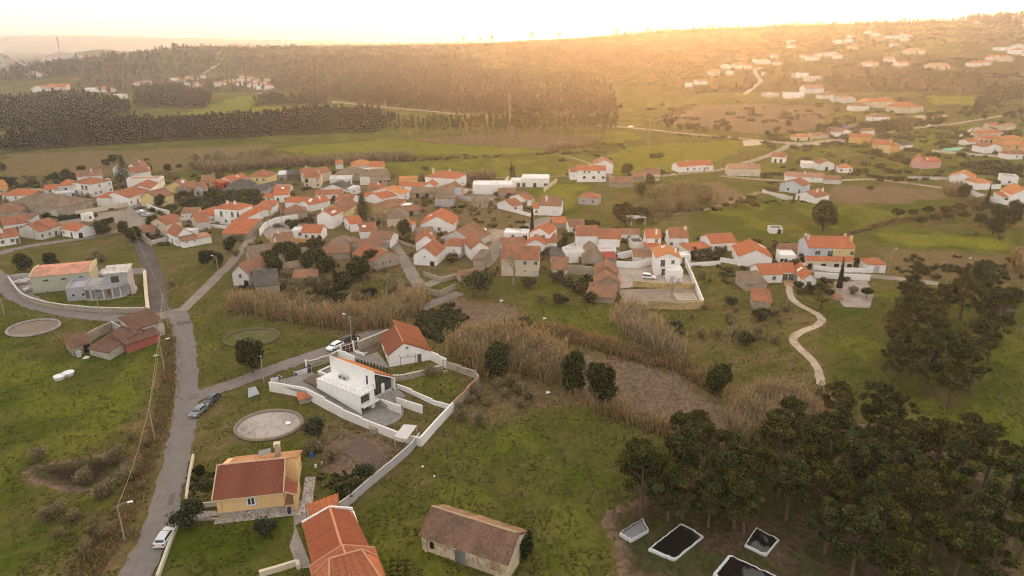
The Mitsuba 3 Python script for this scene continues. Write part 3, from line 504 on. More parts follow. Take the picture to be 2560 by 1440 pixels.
house('house with bright red roof and long white flat roof in front', ((-79.7, 382.7), (-72.2, 383.3), 8, 3.8, 'x', 2.2, 'c', 'n', ''), ((-86.8, 378.1), (-74.2, 378.5), 7, 2.4, 'f', 0, 'W', 'W', ''))
house('huge rambling warehouse with grey-brown roofs and white dividing walls', ((-94.1, 360.1), (-80.4, 359.9), 16, 3.4, 'h', 3.0, 's', 'O', ''), ((-78.3, 349.7), (-72.9, 349.4), 14, 4.6, 'x', 2.2, 'w', 'O', ''), ((-72.8, 349.0), (-63.4, 353.0), 14, 4.6, 'x', 2.2, 's', 'O', 'f:..DwW'), name='warehouse', cat_='warehouse')
house('long white building with a pale flat-pitched roof', ((-93.3, 347.4), (-82.6, 349.1), 7, 3.2, 'm', .8, 'w', 'v', 'f:....w'))
house('wide white bungalow with a dark grey-brown gable roof', ((-92.2, 324.5), (-78.8, 322.3), 10, 3.0, 'y', 2.4, 'w', 'd', 'f:.s.w.w'), ((-77.6, 322.1), (-73.7, 328.8), 6, 3.2, 'f', 0, 'w', 'w', 'f:.w.s'))
house('long low terrace with worn red roofs on the lane', ((-90.9, 311.8), (-79.2, 313.3), 6, 2.8, 'x', 1.4, 'w', 'r', 'f:.s.D.'), ((-79.0, 301.3), (-71.4, 299.0), 8, 3.0, 'x', 1.8, 'W', 'r', ''))
house('old house with a brick-red roof and white lean-to on the warehouse lane', ((-70.0, 328.3), (-62.5, 327.5), 9, 2.6, 'x', 1.6, 's', 'r', 'c:.6,.3'))
house('large mustard yellow gabled house with a dark shuttered window', ((-78.2, 274.2), (-68.1, 272.8), 15, 4.0, 'y', 3.0, 'y', 'q', 'f:....D.'.replace('D', 'W')))
house('white two-storey house with a brown roof and twin skylights', ((-76.4, 261.1), (-69.9, 259.7), 9, 5.2, 'y', 2.0, 'W', 'r', 'k:.3,.8|.5,.8;c:.25,.2'))
house('row of three white terraced houses stepping down the lane', ((-51.1, 235.3), (-43.3, 233.6), 8, 3.2, 'x', 1.6, 'W', 'q', 'f:.g.g'.replace('g', 'g') + ';l:.w.'), ((-56.0, 244.4), (-50.3, 246.1), 9, 3.2, 'x', 1.9, 'W', 'r', 'l:w.d.w;k:.3,.3'), ((-62.2, 255.3), (-58.0, 257.7), 9, 3.2, 'x', 1.9, 'W', 'n', 'l:d.w.d'))
house('white workshop with a broad orange roof on the upper lane', ((-50.8, 309.2), (-48.0, 316.1), 16, 3.6, 'x', 2.2, 'W', 'N', 'f:.w.'))
house('low white pair with joined red roofs below the orange workshop', ((-58.7, 302.4), (-52.9, 309.3), 10, 3.0, 'x', 1.8, 'W', 'n', ''), ((-68.9, 311.0), (-59.5, 304.7), 6, 2.6, 'x', 1.2, 'w', 'n', ''))
house('white L-shaped house with red roof and three small windows', ((-55.7, 332.6), (-43.2, 329.4), 7, 3.0, 'x', 1.4, 'W', 'n', 'f:.w..w..W'), ((-43.1, 328.7), (-37.3, 328.3), 9, 3.2, 'y', 2.0, 'W', 'n', 'f:.s.'), ((-58.1, 349.4), (-48.9, 350.2), 5, 2.8, 'm', .8, 'y', 'N', 'c:.85,.4'))
house('big square white house with a bright hip roof and two chimneys', ((-44.1, 344.3), (-27.8, 338.6), 13, 5.2, 'h', 2.4, 'W', 'n', 'r:.ww.;c:.1,.5|.6,.6', ))
house('small pale blue house under a brown pyramid roof', ((-27.2, 317.7), (-24.1, 318.6), 8, 5.0, 'p', 2.2, 'b', 'q', ''), ((-34.4, 323.5), (-27.5, 317.7), 7, 4.0, 'p', 2.0, 'p', 'q', ''))
house('ruined stone row with collapsed mossy roofs', ((-47.8, 317.5), (-36.6, 316.9), 6, 2.4, 'm', 1.4, 's', 'O', 'f:.D.D.'), ((-35.6, 311.8), (-27.2, 312.3), 8, 3.0, 'x', 2.0, 's', 'O', ''), name='ruin', cat_='ruin')
house('long plain white hall with a flat roof behind its yard wall', ((-18.9, 325.4), (0.1, 325.6), 11, 4.4, 'f', 0, 'W', 'W', ''), name='hall', cat_='hall')
house('old house with tan hip roof and ochre wall beside the tall spruce', ((-61.0, 289.7), (-53.1, 284.3), 12, 2.6, 'h', 2.2, 'o', 'q', ''))
house('dark red lean-to with a white awning over stored junk', ((-53.9, 290.4), (-48.3, 289.1), 7, 2.4, 'm', 1.6, 'w', 'r', ''), ((-47.9, 287.5), (-43.3, 287.6), 6, 2.9, 'f', 0, 'g', 'W', 'f:D.D'), name='shed', cat_='shed')
house('old cream house under a large dusty brown hip roof', ((-49.2, 262.8), (-41.1, 264.5), 11, 3.4, 'h', 3.0, 'c', 'O', ''))
house('large white house with an orange double roof and glazed bay', ((-35.0, 253.8), (-22.2, 253.3), 14, 3.4, 'y', 3.2, 'W', 'n', 'f:..w.w...;k:.4,.2|.42,.24'), ((-42.1, 255.2), (-38.4, 254.7), 5, 2.9, 'p', 1.3, 'W', 'n', 'f:LL;l:.L'), ((-22.8, 261.2), (-21.3, 262.1), 6, 3.2, 'm', .8, 'c', 'N', 'f:w'))
house('dark stone shed with a sagging mossy roof by the hedge garden', ((-33.9, 243.2), (-28.0, 245.8), 6, 2.2, 'm', 1.0, 's', 'O', 'f:.D.'), name='shed', cat_='shed')
house('old white farmhouse with tall brown roof half relaid in grey tiles', ((-13.3, 232.2), (-7.9, 242.8), 14, 2.8, 'x', 3.2, 'v', 'q', 'l:s..s..'), hook='old white farmhouse')
house('white cube house under a brown pyramid roof', ((-23.6, 224.7), (-17.6, 223.6), 8, 3.4, 'p', 2.0, 'W', 'r', 'f:..s.'))
house('white gabled cottage with a wide white chimney behind the old roofs', ((-80.6, 226.9), (-75.6, 229.4), 11, 3.0, 'x', 2.7, 'w', 'q', 'c:.2,.5'))
house('low stone byre with a long sagging mossy roof', ((-85.5, 214.1), (-75.1, 221.1), 8, 2.6, 'x', 2.4, 's', 'O', 'l:.s.'), name='byre', cat_='byre')
house('tumbledown white gable house with arched stair niche', ((-83.6, 193.4), (-78.4, 192.3), 11, 4.0, 'y', 2.6, 'v', 'q', 'f:.w./..D'))
house('black sheet-roofed shed full of junk', ((-73.7, 184.8), (-67.6, 187.3), 10, 2.6, 'm', 1.6, 's', 'd', 'r:DD'), name='shed', cat_='shed')
house('long low roofless-looking sheds between the thickets', ((-74.2, 212.8), (-64.6, 219.7), 6, 2.2, 'm', 1.0, 's', 'O', ''), ((-64.0, 218.1), (-54.6, 220.2), 6, 2.3, 'm', 1.1, 's', 'q', ''), name='shed', cat_='shed')
house('old stone barn under a crooked grey hip roof', ((-63.4, 227.0), (-54.3, 228.1), 9, 2.4, 'h', 2.6, 's', 'O', ''), name='barn', cat_='barn')
house('narrow old barn with a pale patched roof', ((-51.8, 223.0), (-43.8, 229.6), 8, 2.8, 'x', 1.8, 's', 'q', ''), name='barn', cat_='barn')
house('stone house with russet roof and white-framed gable windows', ((-44.3, 207.6), (-37.0, 214.9), 12, 3.2, 'y', 2.4, 's', 'r', 'f:.ww.;k:.3,.7'))
house('white house with outside stair and striped brown roof', ((-32.2, 213.7), (-24.8, 212.0), 10, 3.6, 'y', 2.8, 'W', 'r', 'f:.s./..D'), ((-33.2, 227.7), (-26.5, 228.8), 9, 3.8, 'y', 2.4, 'W', 'r', 'k:.8,.8'))
house('white gable house with stair tower and orange lit roof', ((-13.7, 218.4), (-7.8, 220.5), 10, 4.0, 'y', 2.2, 'W', 'r', 'f:..w'), ((-12.7, 212.2), (-9.7, 211.1), 8, 2.4, 'm', 1.0, 's', 'O', ''))
house('modern white flat-roofed villa with planted terraces', ((4.6, 344.1), (18.5, 342.9), 12, 4.2, 'f', 0, 'W', 'W', 'f:L.L.W'), ((-1.0, 344.5), (4.6, 344.1), 8, 3.0, 'f', 0, 'W', 'W', 'f:.L'), hook='modern white flat-roofed villa')
house('wide white two-storey house with red roofs and porch tiles', ((34.8, 362.9), (49.9, 362.6), 8, 5.2, 'x', 1.9, 'W', 'n', 'f:.ww.w./.D.D.D;c:.47,.5'), ((31.2, 362.8), (34.8, 362.9), 9, 4.2, 'x', 1.6, 'W', 'r', 'f:s'))
house('big white gabled hall with a pink roof behind the two-storey house', ((46.3, 382.1), (56.5, 381.5), 13, 5.4, 'y', 2.2, 'W', 't', ''), name='hall', cat_='hall')
house('row of low stone sheds with brown tile roofs at the field edge', ((49.7, 345.1), (53.4, 344.1), 7, 2.4, 'x', 1.4, 's', 'q', ''), ((53.3, 343.6), (61.6, 343.3), 7, 2.8, 'x', 2.0, 's', 'q', 'f:.s.'), name='shed', cat_='shed')
house('white house with a dark red roof behind the shed row', ((70.4, 362.2), (78.1, 360.8), 9, 3.4, 'x', 2.4, 'w', 'q', 'f:.w.w'), ((64.0, 357.7), (69.6, 357.7), 7, 2.8, 'x', 1.7, 's', 'q', ''))
house('long white farmhouse with three red roofs alone on the meadow edge', ((94.2, 386.1), (103.1, 388.7), 8, 3.2, 'x', 2.0, 'W', 'n', 'f:..w.;c:.8,.5'), ((103.1, 388.7), (111.0, 391.4), 8, 3.6, 'x', 2.1, 'W', 'n', 'f:w.w.d'), ((111.0, 391.4), (115.7, 392.8), 8, 3.2, 'x', 2.0, 'W', 'n', 'f:w.'))
house('lone small grey house with red roof on the open grass', ((30.1, 303.9), (38.6, 301.2), 7, 3.2, 'h', 1.8, 'k', 'r', 'f:.w..w.'))
house('white cottage pair, lower one, with brown roof and garage', ((0.4, 288.6), (4.8, 292.7), 10, 2.6, 'x', 2.0, 'W', 'r', 'f:D.'))
house('white cottage pair, upper one, with brown roof and grey door', ((6.7, 300.2), (10.5, 304.1), 11, 2.8, 'x', 2.0, 'W', 'r', 'f:.g'))
house('tall white house with dark red roof and front chimney', ((11.5, 283.5), (20.5, 281.8), 9, 4.4, 'x', 2.8, 'W', 'q', 'f:...s.;c:.3,.25'), ((9.2, 283.5), (11.5, 283.5), 7, 3.0, 'm', 1.0, 'W', 'n', 'f:w'))
house('white two-storey house with orange roofs and a long garage wing', ((6.4, 234.6), (13.1, 232.1), 9, 5.6, 'y', 1.9, 'W', 'n', 'f:.w.w./....'), ((4.7, 228.2), (11.6, 226.9), 6, 3.2, 'y', 1.7, 'W', 'n', ''), ((11.9, 228.4), (15.6, 228.5), 13, 3.4, 'm', 1.4, 'W', 'r', 'f:.g.'), hook='garage-wing house')
house('semi-detached white pair with plain brown-red roofs', ((22.4, 230.1), (29.9, 229.8), 9, 5.6, 'x', 2.3, 'W', 'r', ''), ((29.9, 228.0), (37.2, 227.1), 9, 5.2, 'x', 2.3, 'W', 'r', 'f:...../.w.w.w'))
house('white terrace basement with blue door below the semi-detached pair', ((17.9, 215.4), (34.7, 218.3), 6, 3.6, 'f', 0, 'W', 'v', 'f:..d.....w'), name='terrace_building', cat_='building')
house('dark brown gabled barn with small hatch and red lean-to', ((23.2, 213.1), (29.9, 213.2), 10, 3.0, 'y', 2.6, 's', 'O', 'f:.s.'), ((30.1, 212.7), (33.9, 212.8), 8, 2.6, 'm', 1.0, 's', 'R', ''), name='barn', cat_='barn')
house('low stone hut with brown single-pitch roof and white door front', ((12.3, 201.7), (17.0, 201.1), 8, 2.2, 'm', 1.6, 'w', 'q', 'f:.d.'), name='hut', cat_='hut')
house('dark flat shed roof above the stone hut', ((12.6, 216.1), (18.3, 215.7), 7, 2.4, 'm', .6, 'k', 'd', ''), name='shed', cat_='shed')
house('big cream stone house with russet roof and red shutters', ((-3.3, 202.2), (8.1, 201.2), 11, 5.6, 'x', 2.6, 'c', 'r', 'f:....w.w/....s.g;r:.w.'), hook='big cream stone house')
house('upper brick ruin with a brown gable roof', ((25.0, 195.0), (31.6, 194.3), 8, 3.2, 'y', 2.2, 'S', 'q', 'f:D..'), name='ruin', cat_='ruin')
house('lower brick ruin with sagging gable and lean-to', ((24.4, 187.3), (31.4, 187.3), 7, 2.8, 'y', 2.0, 'S', 'q', ''), ((20.9, 180.3), (28.2, 178.1), 7, 1.8, 'm', 1.4, 'S', 'q', 'f:...s'), name='ruin', cat_='ruin')
house('new white house with orange roof and white cube annex on the gravel court', ((44.7, 203.1), (52.3, 202.4), 10, 5.8, 'y', 1.5, 'W', 'N', 'f:.L.w./.L..;k:.25,.4;c:.85,.4'), ((47.3, 196.5), (51.8, 196.3), 5, 3.4, 'f', 0, 'W', 'W', ''), hook='new white house')
house('white house with upper window and red front canopy roof', ((46.5, 228.8), (51.6, 228.3), 9, 5.2, 'x', 1.9, 'W', 'n', 'f:...w./.D.w;c:.7,.2;r:.w.'), ((45.6, 226.0), (50.7, 225.6), 3, 2.6, 'm', .7, 'W', 'n', ''))
house('white house with long brown-red roof and bright gable end', ((55.9, 233.4), (62.4, 233.1), 10, 3.8, 'x', 2.4, 'W', 'r', 'f:w..w.;c:.9,.4'))
house('long low white house with red roof and pink carport', ((69.2, 228.0), (78.5, 229.9), 9, 3.2, 'x', 2.0, 'W', 'n', 'f:.w..d..w'), ((59.9, 222.5), (68.6, 225.4), 6, 2.5, 'm', .5, 'w', 'n', 'f:DDD'))
house('small white outhouse with green door and rusty roof', ((39.4, 242.3), (46.6, 241.6), 6, 2.8, 'x', 1.2, 'W', 'q', 'f:..d..'), name='outhouse', cat_='outhouse')
house('small brown-roofed white cottage among garden shrubs', ((22.0, 253.2), (27.9, 253.9), 7, 2.8, 'x', 1.7, 'W', 'q', ''))
house('low red garden shed roof behind the orange-roofed garage house', ((16.7, 260.2), (21.8, 260.8), 6, 2.2, 'm', 1.0, 's', 'n', ''), name='garden_shed', cat_='shed')
house('grey flat outbuilding beside the green gate', ((42.3, 231.0), (46.5, 231.3), 6, 2.6, 'f', 0, 'w', 'd', ''), name='outbuilding', cat_='outbuilding')
house('small low white annex behind the bare tall tree', ((-3.1, 243.6), (5.9, 242.4), 6, 2.6, 'f', 0, 'W', 'W', 'f:.w.D'), ((-3.7, 229.5), (4.9, 230.4), 5, 2.4, 'm', 1.0, 'W', 'r', ''), name='annex', cat_='outbuilding')
house('pale cream double house with a shared pink-red roof', ((119.2, 375.2), (136.1, 373.8), 9, 4.2, 'x', 1.8, 'c', 't', 'f:.g..g.;c:.75,.4'))
house('small white house with picture windows at the bend', ((159.3, 421.5), (166.4, 417.9), 7, 3.6, 'x', 1.9, 'W', 'r', 'f:.L.L.'))
house('pale green gabled house with outside stair', ((132.0, 333.7), (140.2, 326.3), 10, 4.0, 'y', 2.2, 'b', 'r', 'f:.w.d'))
house('low white house with two chimneys in front of the green house', ((137.7, 305.1), (146.7, 311.6), 10, 2.8, 'x', 2.0, 'W', 'r', 'l:d..;c:.5,.3|.9,.3'))
house('long whitewashed farm range with pink-brown roofs', ((144.9, 359.9), (162.9, 354.7), 8, 2.8, 'x', 1.5, 'W', 't', 'f:...s.;c:.5,.4'), ((161.9, 352.4), (170.4, 351.2), 7, 2.4, 'x', 1.2, 'v', 'q', ''))
house('white complex with a small gable and flat side roofs', ((169.9, 400.5), (178.9, 398.7), 7, 3.0, 'f', 0, 'W', 'W', ''), ((176.0, 391.9), (184.8, 391.8), 9, 3.8, 'y', 2.0, 'w', 'r', 'f:.D.'))
house('small white house with a vivid orange hip roof', ((184.4, 384.9), (191.4, 383.7), 7, 3.0, 'h', 1.6, 'W', 'N', 'f:w.w'))
house('round-looking orange hip-roofed pavilion by the road', ((213.4, 521.6), (225.7, 522.2), 9, 2.8, 'h', 2.0, 'c', 'N', 'f:D.D'))
house('low house with brown roof beside the pavilion', ((231.8, 532.5), (247.7, 538.5), 7, 2.6, 'm', 1.2, 'c', 'q', ''))
house('white gabled farmhouse with blue band and brown roofs', ((252.6, 534.5), (263.0, 538.4), 16, 4.6, 'y', 2.2, 'W', 'q', 'f:w.w/w.d'), ((276.5, 567.1), (287.2, 573.2), 8, 4.8, 'x', 1.8, 'B', 'q', ''))
house('peach house with red roof next to the white farmhouse', ((248.2, 510.7), (255.8, 506.1), 8, 4.4, 'x', 1.8, 'Y', 'n', 'f:.s.'), ((260.8, 516.0), (266.1, 513.3), 7, 4.2, 'x', 1.6, 'Y', 'n', ''))
house('brown-roofed shed behind the peach house', ((280.5, 557.5), (293.1, 561.9), 7, 3.0, 'x', 1.4, 'w', 'q', ''), name='shed', cat_='shed')
house('large cream house with a broad orange-red roof', ((241.2, 462.1), (251.2, 457.3), 12, 5.6, 'x', 2.6, 'y', 'n', 'r:.w.;c:.95,.2'), ((253.3, 460.2), (261.3, 464.7), 8, 4.4, 'm', 1.2, 'Y', 'n', ''))
house('white gabled shed with grey roof at the meadow corner', ((266.1, 471.8), (276.9, 477.1), 9, 3.2, 'x', 1.6, 'W', 'd', ''), name='shed', cat_='shed')
house('pink two-part house with orange roofs', ((234.6, 400.2), (238.8, 398.0), 10, 5.4, 'y', 1.9, 'p', 'n', 'f:.s.'), ((238.5, 397.3), (250.9, 400.4), 9, 4.0, 'x', 2.0, 'p', 'n', 'r:.s.;k:.4,.3'))
house('white bungalow with a red hip roof above the tree belt', ((339.9, 663.5), (357.8, 663.3), 9, 3.8, 'h', 2.2, 'W', 'r', 'f:w..w;c:.3,.5'))
house('roofless cream ruin beside the field track', ((386.0, 660.6), (400.5, 666.0), 8, 2.8, 'f', 0, 'c', 'c', 'f:D.D.D'), name='ruin', cat_='ruin')
house('low cream annex at the head of the eastern cluster', ((381.3, 575.3), (383.4, 563.1), 9, 3.2, 'f', 0, 'c', 't', ''), name='annex', cat_='outbuilding')
house('house with a long orange hip roof in the eastern cluster', ((364.8, 539.2), (388.9, 549.5), 9, 3.2, 'h', 1.9, 'c', 'n', 'f:w.w.w'))
house('cream arcaded house under a red roof in the eastern cluster', ((344.2, 510.2), (357.6, 508.9), 8, 3.2, 'x', 1.7, 'c', 'n', 'f:DDD.'))
house('small white house with a tilted red roof by the vegetable plots', ((327.0, 495.3), (337.3, 498.6), 8, 2.8, 'x', 1.6, 'w', 'n', 'f:.D'))
house('bright white gabled house with a red porch strip', ((313.5, 458.2), (326.6, 459.2), 11, 4.2, 'y', 1.9, 'W', 'r', 'f:s.w.'))
house('tall orange house with stacked orange roofs', ((327.3, 456.7), (341.6, 458.2), 10, 5.6, 'x', 1.9, 'Y', 'N', 'f:w.L.w/.D.D.'))
house('white corner house with low red roof by the garden wall', ((312.7, 433.4), (324.3, 433.7), 9, 3.2, 'h', 1.8, 'W', 'r', 'f:.w.'))
house('orange hip-roofed house behind the tall orange house', ((353.5, 495.4), (370.5, 502.0), 9, 4.4, 'h', 2.0, 'Y', 'N', ''))
house('cream twin houses on the far lane with pink roofs', ((403.8, 589.4), (412.5, 589.3), 9, 3.8, 'x', 1.9, 'c', 'n', 'f:w.w'), ((414.5, 584.9), (433.0, 598.9), 9, 3.2, 'x', 1.7, 'c', 't', ''))
house('white house with orange gable and porch columns', ((229.1, 356.9), (237.4, 349.9), 11, 3.2, 'y', 2.4, 'W', 'N', 'l:D.D;f:...s;k:.3,.5'))
house('low house with an orange hip roof behind the white wall', ((233.0, 340.7), (242.2, 340.4), 9, 2.6, 'h', 1.8, 'W', 'N', ''))
house('white house with a flat grey roof between dark trees', ((252.1, 350.0), (258.6, 346.9), 10, 4.0, 'f', 0, 'W', 'g', 'f:.w.'))
house('large white gabled house with orange roof at the frame edge wall', ((226.3, 305.3), (235.4, 302.9), 13, 4.2, 'y', 3.0, 'W', 'N', 'f:.L...'), ((224.5, 308.2), (228.0, 307.7), 8, 2.6, 'm', .8, 'w', 'n', 'f:D'))
house('semi-detached pair, lilac-grey and cream, under one orange roof', ((96.2, 212.6), (104.1, 212.1), 10, 6.4, 'x', 2.4, 'l', 'n', 'f:.W.L/D.L.D;c:.08,.35|.02,.5'), ((104.1, 212.1), (110.7, 211.8), 10, 6.4, 'x', 2.4, 'y', 'n', 'f:.s..W/..D.L;c:.95,.3|.8,.55'), ((94.6, 208.8), (109.0, 208.0), 2.0, 3.1, 'm', .6, 'c', 'n', 'f:D.D.D.D'), hook='semi-detached orange-roofed pair')
house('white barn-like house with a wide orange gable roof', ((73.5, 212.1), (83.9, 210.5), 13, 3.4, 'y', 2.4, 'W', 'n', 'k:.8,.9|.8,.8'), name='house')
house('white flat-topped garden cabin beside the semi-detached pair', ((88.0, 214.2), (92.9, 213.6), 6, 3.0, 'f', 0, 'W', 'W', 'f:DD.D'), name='cabin', cat_='cabin')
house('white garage with orange roof at the end of the drive', ((112.3, 205.4), (118.0, 205.0), 6, 2.8, 'h', 1.3, 'W', 'n', 'f:.g.'), name='garage', cat_='garage')
house('tiny white block hut in the grass', ((98.7, 253.2), (103.3, 252.8), 4, 1.9, 'f', 0, 'w', 'd', 'f:.D'), name='hut', cat_='hut')
house('white bungalow with orange roof and striped sunroom panels', ((75.0, 194.9), (81.7, 195.4), 8, 2.9, 'x', 2.0, 'W', 'n', 'f:..w.'), ((82.7, 198.0), (86.1, 197.6), 7, 2.8, 'x', 1.8, 'W', 'n', 'f:LL'), ((85.8, 190.9), (89.8, 190.4), 11, 2.8, 'y', 1.9, 'W', 'n', 'f:.W.;l:.L.;k:.4,.2|.4,.3|.4,.25'), hook='sunroom bungalow')
house('little stone hut with a brown tile roof below the bungalow', ((65.8, 174.2), (70.4, 173.3), 6, 2.5, 'm', 1.4, 's', 'r', 'f:..s.'), name='hut', cat_='hut')
house('old byre with a mossy brown roof beside the bungalow', ((68.4, 188.1), (74.8, 189.0), 7, 2.2, 'm', 1.4, 's', 'O', ''), name='byre', cat_='byre')
house('low dark-roofed tool shed with a white door on the far lawn', ((126.1, 167.8), (130.1, 165.5), 11, 2.0, 'm', .5, 'w', 'd', 'f:d..'), name='shed', cat_='shed')

# ---------------------------------------------------------------- near buildings, built one by one
def part(k, ms, mat, col, fr=None, **kw): return put(key(k) if '__' in k else k, ms if isinstance(ms, list) else [ms], mat, col, fr, **kw)
def tiled(A, B, C, D, k, col, mat, nu=.30, nv=.42, amp=.055, gap=0.0, seed=0):
    """a slope covered with real rounded tiles: eave A->B, ridge D->C"""
    A, B, C, D = (np.array(q, float) for q in (A, B, C, D)); W = np.linalg.norm(B - A); L = np.linalg.norm((D + C - A - B) / 2); rng = np.random.default_rng(seed)
    nx, ny = int(W / nu) * 4 + 1, max(2, int(L / nv)) * 2 + 1
    s, t = np.meshgrid(np.linspace(0, 1, nx), np.linspace(0, 1, ny)); t = t.copy(); t[1:-1:2] = t[2::2] - .02 / L * .5
    base = (A + (B - A) * s[..., None]) * (1 - t[..., None]) + (D + (C - D) * s[..., None]) * t[..., None]
    n = np.cross(B - A, D - A); n /= np.linalg.norm(n); n = n if n[2] > 0 else -n
    row = np.arange(ny) // 2; colr = (np.arange(nx) // 4)
    j = rng.normal(0, 1, (ny // 2 + 1, nx // 4 + 1))[row][:, colr] * gap
    hgt = amp * np.cos(np.arange(nx) * math.pi / 2)[None, :] + np.where(np.arange(ny) % 2 == 0, .05, 0.0)[:, None] + j
    v = (base + n * (hgt[..., None] + .05)).reshape(-1, 3); i, jj = np.meshgrid(np.arange(ny - 1), np.arange(nx - 1), indexing='ij')
    f = np.stack([i * nx + jj, i * nx + jj + 1, (i + 1) * nx + jj + 1, (i + 1) * nx + jj], -1).reshape(-1, 4)
    uv = np.stack([(s * W).ravel(), (t * L).ravel()], 1)
    kk = put(key(k), (v, f), mat, col, uv=uv); labels[kk] = {'kind': 'stuff', 'label': 'overlapping clay roof tiles'}; return kk
def slab(pts, th): P2 = np.array(pts, float); n = np.cross(P2[1] - P2[0], P2[-1] - P2[0]); n /= np.linalg.norm(n); n = n if n[2] > 0 else -n; k = len(P2); i = np.arange(k); return np.vstack([P2, P2 - n * th]), np.vstack([[[0, a, a + 1] for a in range(1, k - 1)], [[k, k + a + 1, k + a] for a in range(1, k - 1)], np.stack([i, i + k, (i + 1) % k + k], 1), np.stack([i, (i + 1) % k + k, (i + 1) % k], 1)])
def rail(k, pts, fr, h=1.0, col=(.22, .22, .23), step=1.2):
    p = np.array(pts, float); ms = [tube(p + [0, 0, h], .035, 4), tube(p + [0, 0, h * .5], .02, 4)]
    for a, b in zip(p[:-1], p[1:]):
        n = max(1, int(np.linalg.norm(b - a) / step))
        for i in range(n + 1): q = a + (b - a) * i / n; ms.append(tube([q, q + [0, 0, h]], .028, 4))
    return part(k, ms, 'm_plain', col, fr)
DARK = (.035, .037, .042); FRAME = (.05, .05, .055); GLASS = (.05, .055, .06); CONC = (.33, .31, .29)
def modern_house():
    K = key('modern_house'); fr, w = frame((-30.4, 121.0), (-24.77, 128.9), 0.0)
    FOOT.append(Polygon(fr(np.array([[0, 0, 0.], [9.7, 0, 0], [9.7, 13, 0], [0, 13, 0]]))[:, :2])); HOUSES.append((fr(np.array([[5., 6, 0]]))[0], 'modern white angular house'))
    tag(K, 'modern white angular house with sloping orange roof, glazed gable and roof terrace', 'house')
    part(K + '__wall', [box(0, 1.4, -3.4, 3.9, 13.1, 2.0), box(0, 0, -3.4, .25, 1.4, 2.0), box(3.0, 0, -3.4, 3.9, 1.4, -.5), box(2.75, 0, -.2, 3.9, 1.4, 1.75), box(.25, 0, 1.7, 3.9, 1.4, 2.0), box(.25, -.0, -.5, 3.9, 1.4, -.2), box(0, .0, 2.0, .18, 13.1, 2.12), box(.18, 0, 2.0, 3.9, .18, 2.12)], 'm_wall', 'W', fr)
    prof = [(3.9, -3.4), (9.7, -3.4), (9.7, 2.25), (3.9, 5.6)]
    part(K + '__wall', [prism(prof, 1.0, 13.1, 1), prism([(3.9, 2.0), (4.15, 2.0), (4.15, 5.5), (3.9, 5.65)], -.25, 1.0, 1), prism([(9.45, -.4), (9.7, -.4), (9.7, 2.25), (9.45, 2.4)], -.25, 1.0, 1), prism([(3.9, 5.6), (3.9, 5.9), (4.15, 5.75), (4.15, 5.45)], -.25, 13.1, 1), prism([(4.15, 5.2), (9.45, 2.1), (9.45, 2.4), (4.15, 5.5)], -.25, 1.0, 1)], 'm_wall', 'W', fr)
    rk = part(K + '__roof', slab(fr(np.array([(4.15, -.25, 5.52), (9.75, -.25, 2.28), (9.75, 13.15, 2.28), (4.15, 13.15, 5.52)])), .1), 'm_tile', 'N')
    q = fr(np.array([(9.75, -.2, 2.3), (9.75, 13.1, 2.3), (4.2, 13.1, 5.52), (4.2, -.2, 5.52)])); tiled(q[0], q[1], q[2], q[3], rk + '__tile_course', 'N', 'm_tile')
    gk = part(K + '__window', [prism([(4.15, -.3), (9.45, -.3), (9.45, 2.15), (4.15, 5.25)], .9, .96, 1)], 'm_glass', GLASS, fr)
    part(gk + '__frame', [box(x - .05, .8, -.3, x + .05, .9, 5.2 - (x - 4.15) * .585) for x in (4.25, 5.3, 6.35, 7.4, 8.4, 9.4)] + [box(4.15, .8, 1.75, 9.45, .9, 1.87), box(4.15, .8, -.3, 9.45, .9, -.2)], 'm_plain', FRAME, fr)
    part(K + '__panel', box(6.5, .55, -.3, 7.3, .8, 1.75), 'm_wall', 'W', fr)
    wk = part(K + '__window', [box(.25, .5, -.2, 2.75, .56, 1.7)], 'm_glass', GLASS, fr); part(wk + '__frame', [box(x - .04, .42, -.2, x + .04, .5, 1.7) for x in (.3, 1.1, 1.9, 2.7)], 'm_plain', FRAME, fr)
    sk = part(K + '__window', [box(3.86, 1.6, 2.4, 3.92, 2.15, 4.4)], 'm_glass', DARK, fr)
    part(K + '__garage_door', [box(.25, 1.3, -2.5, 3.0, 1.38, -.5)], 'm_plain', (.05, .05, .055), fr)  # near-black sheet closing the recess; the dark of the open garage is painted
    bk = part(K + '__balcony', [box(0, -1.0, -.5, 4.4, 0, -.25)], 'm_wall', 'w', fr); rail(bk + '__railing', [(.1, -.9, -.25), (4.3, -.9, -.25)], fr, .95)
    rail(K + '__railing', [(.1, 13, 2.1), (.1, .1, 2.1), (3.85, .1, 2.1)], fr, .95)
    for i in range(6): part(K + '__step', box(4.6 - .0, -.25 - .42 * (i + 1), -2.4, 9.9, -.25 - .42 * i, -.4 - .17 * i), 'm_paved', CONC, fr)
    for x, y in ((2.9, 8.6), (2.9, 7.2)):
        a = key('air_conditioner'); part(a, [box(x, y, 2.05, x + .45, y + .95, 2.85)], 'm_plain', (.45, .45, .45), fr); tag(a, 'grey air conditioning unit on the white roof terrace', 'air conditioner', 'units on the roof terrace')
        part(a + '__fan_grille', [cyl(y * 0 + 0, 0, 0, .04, .3, 12)], 'm_plain', DARK, lambda v, x=x, y=y: fr(np.stack([x - v[:, 2], y + .48 + v[:, 0], 2.45 + v[:, 1]], 1)))
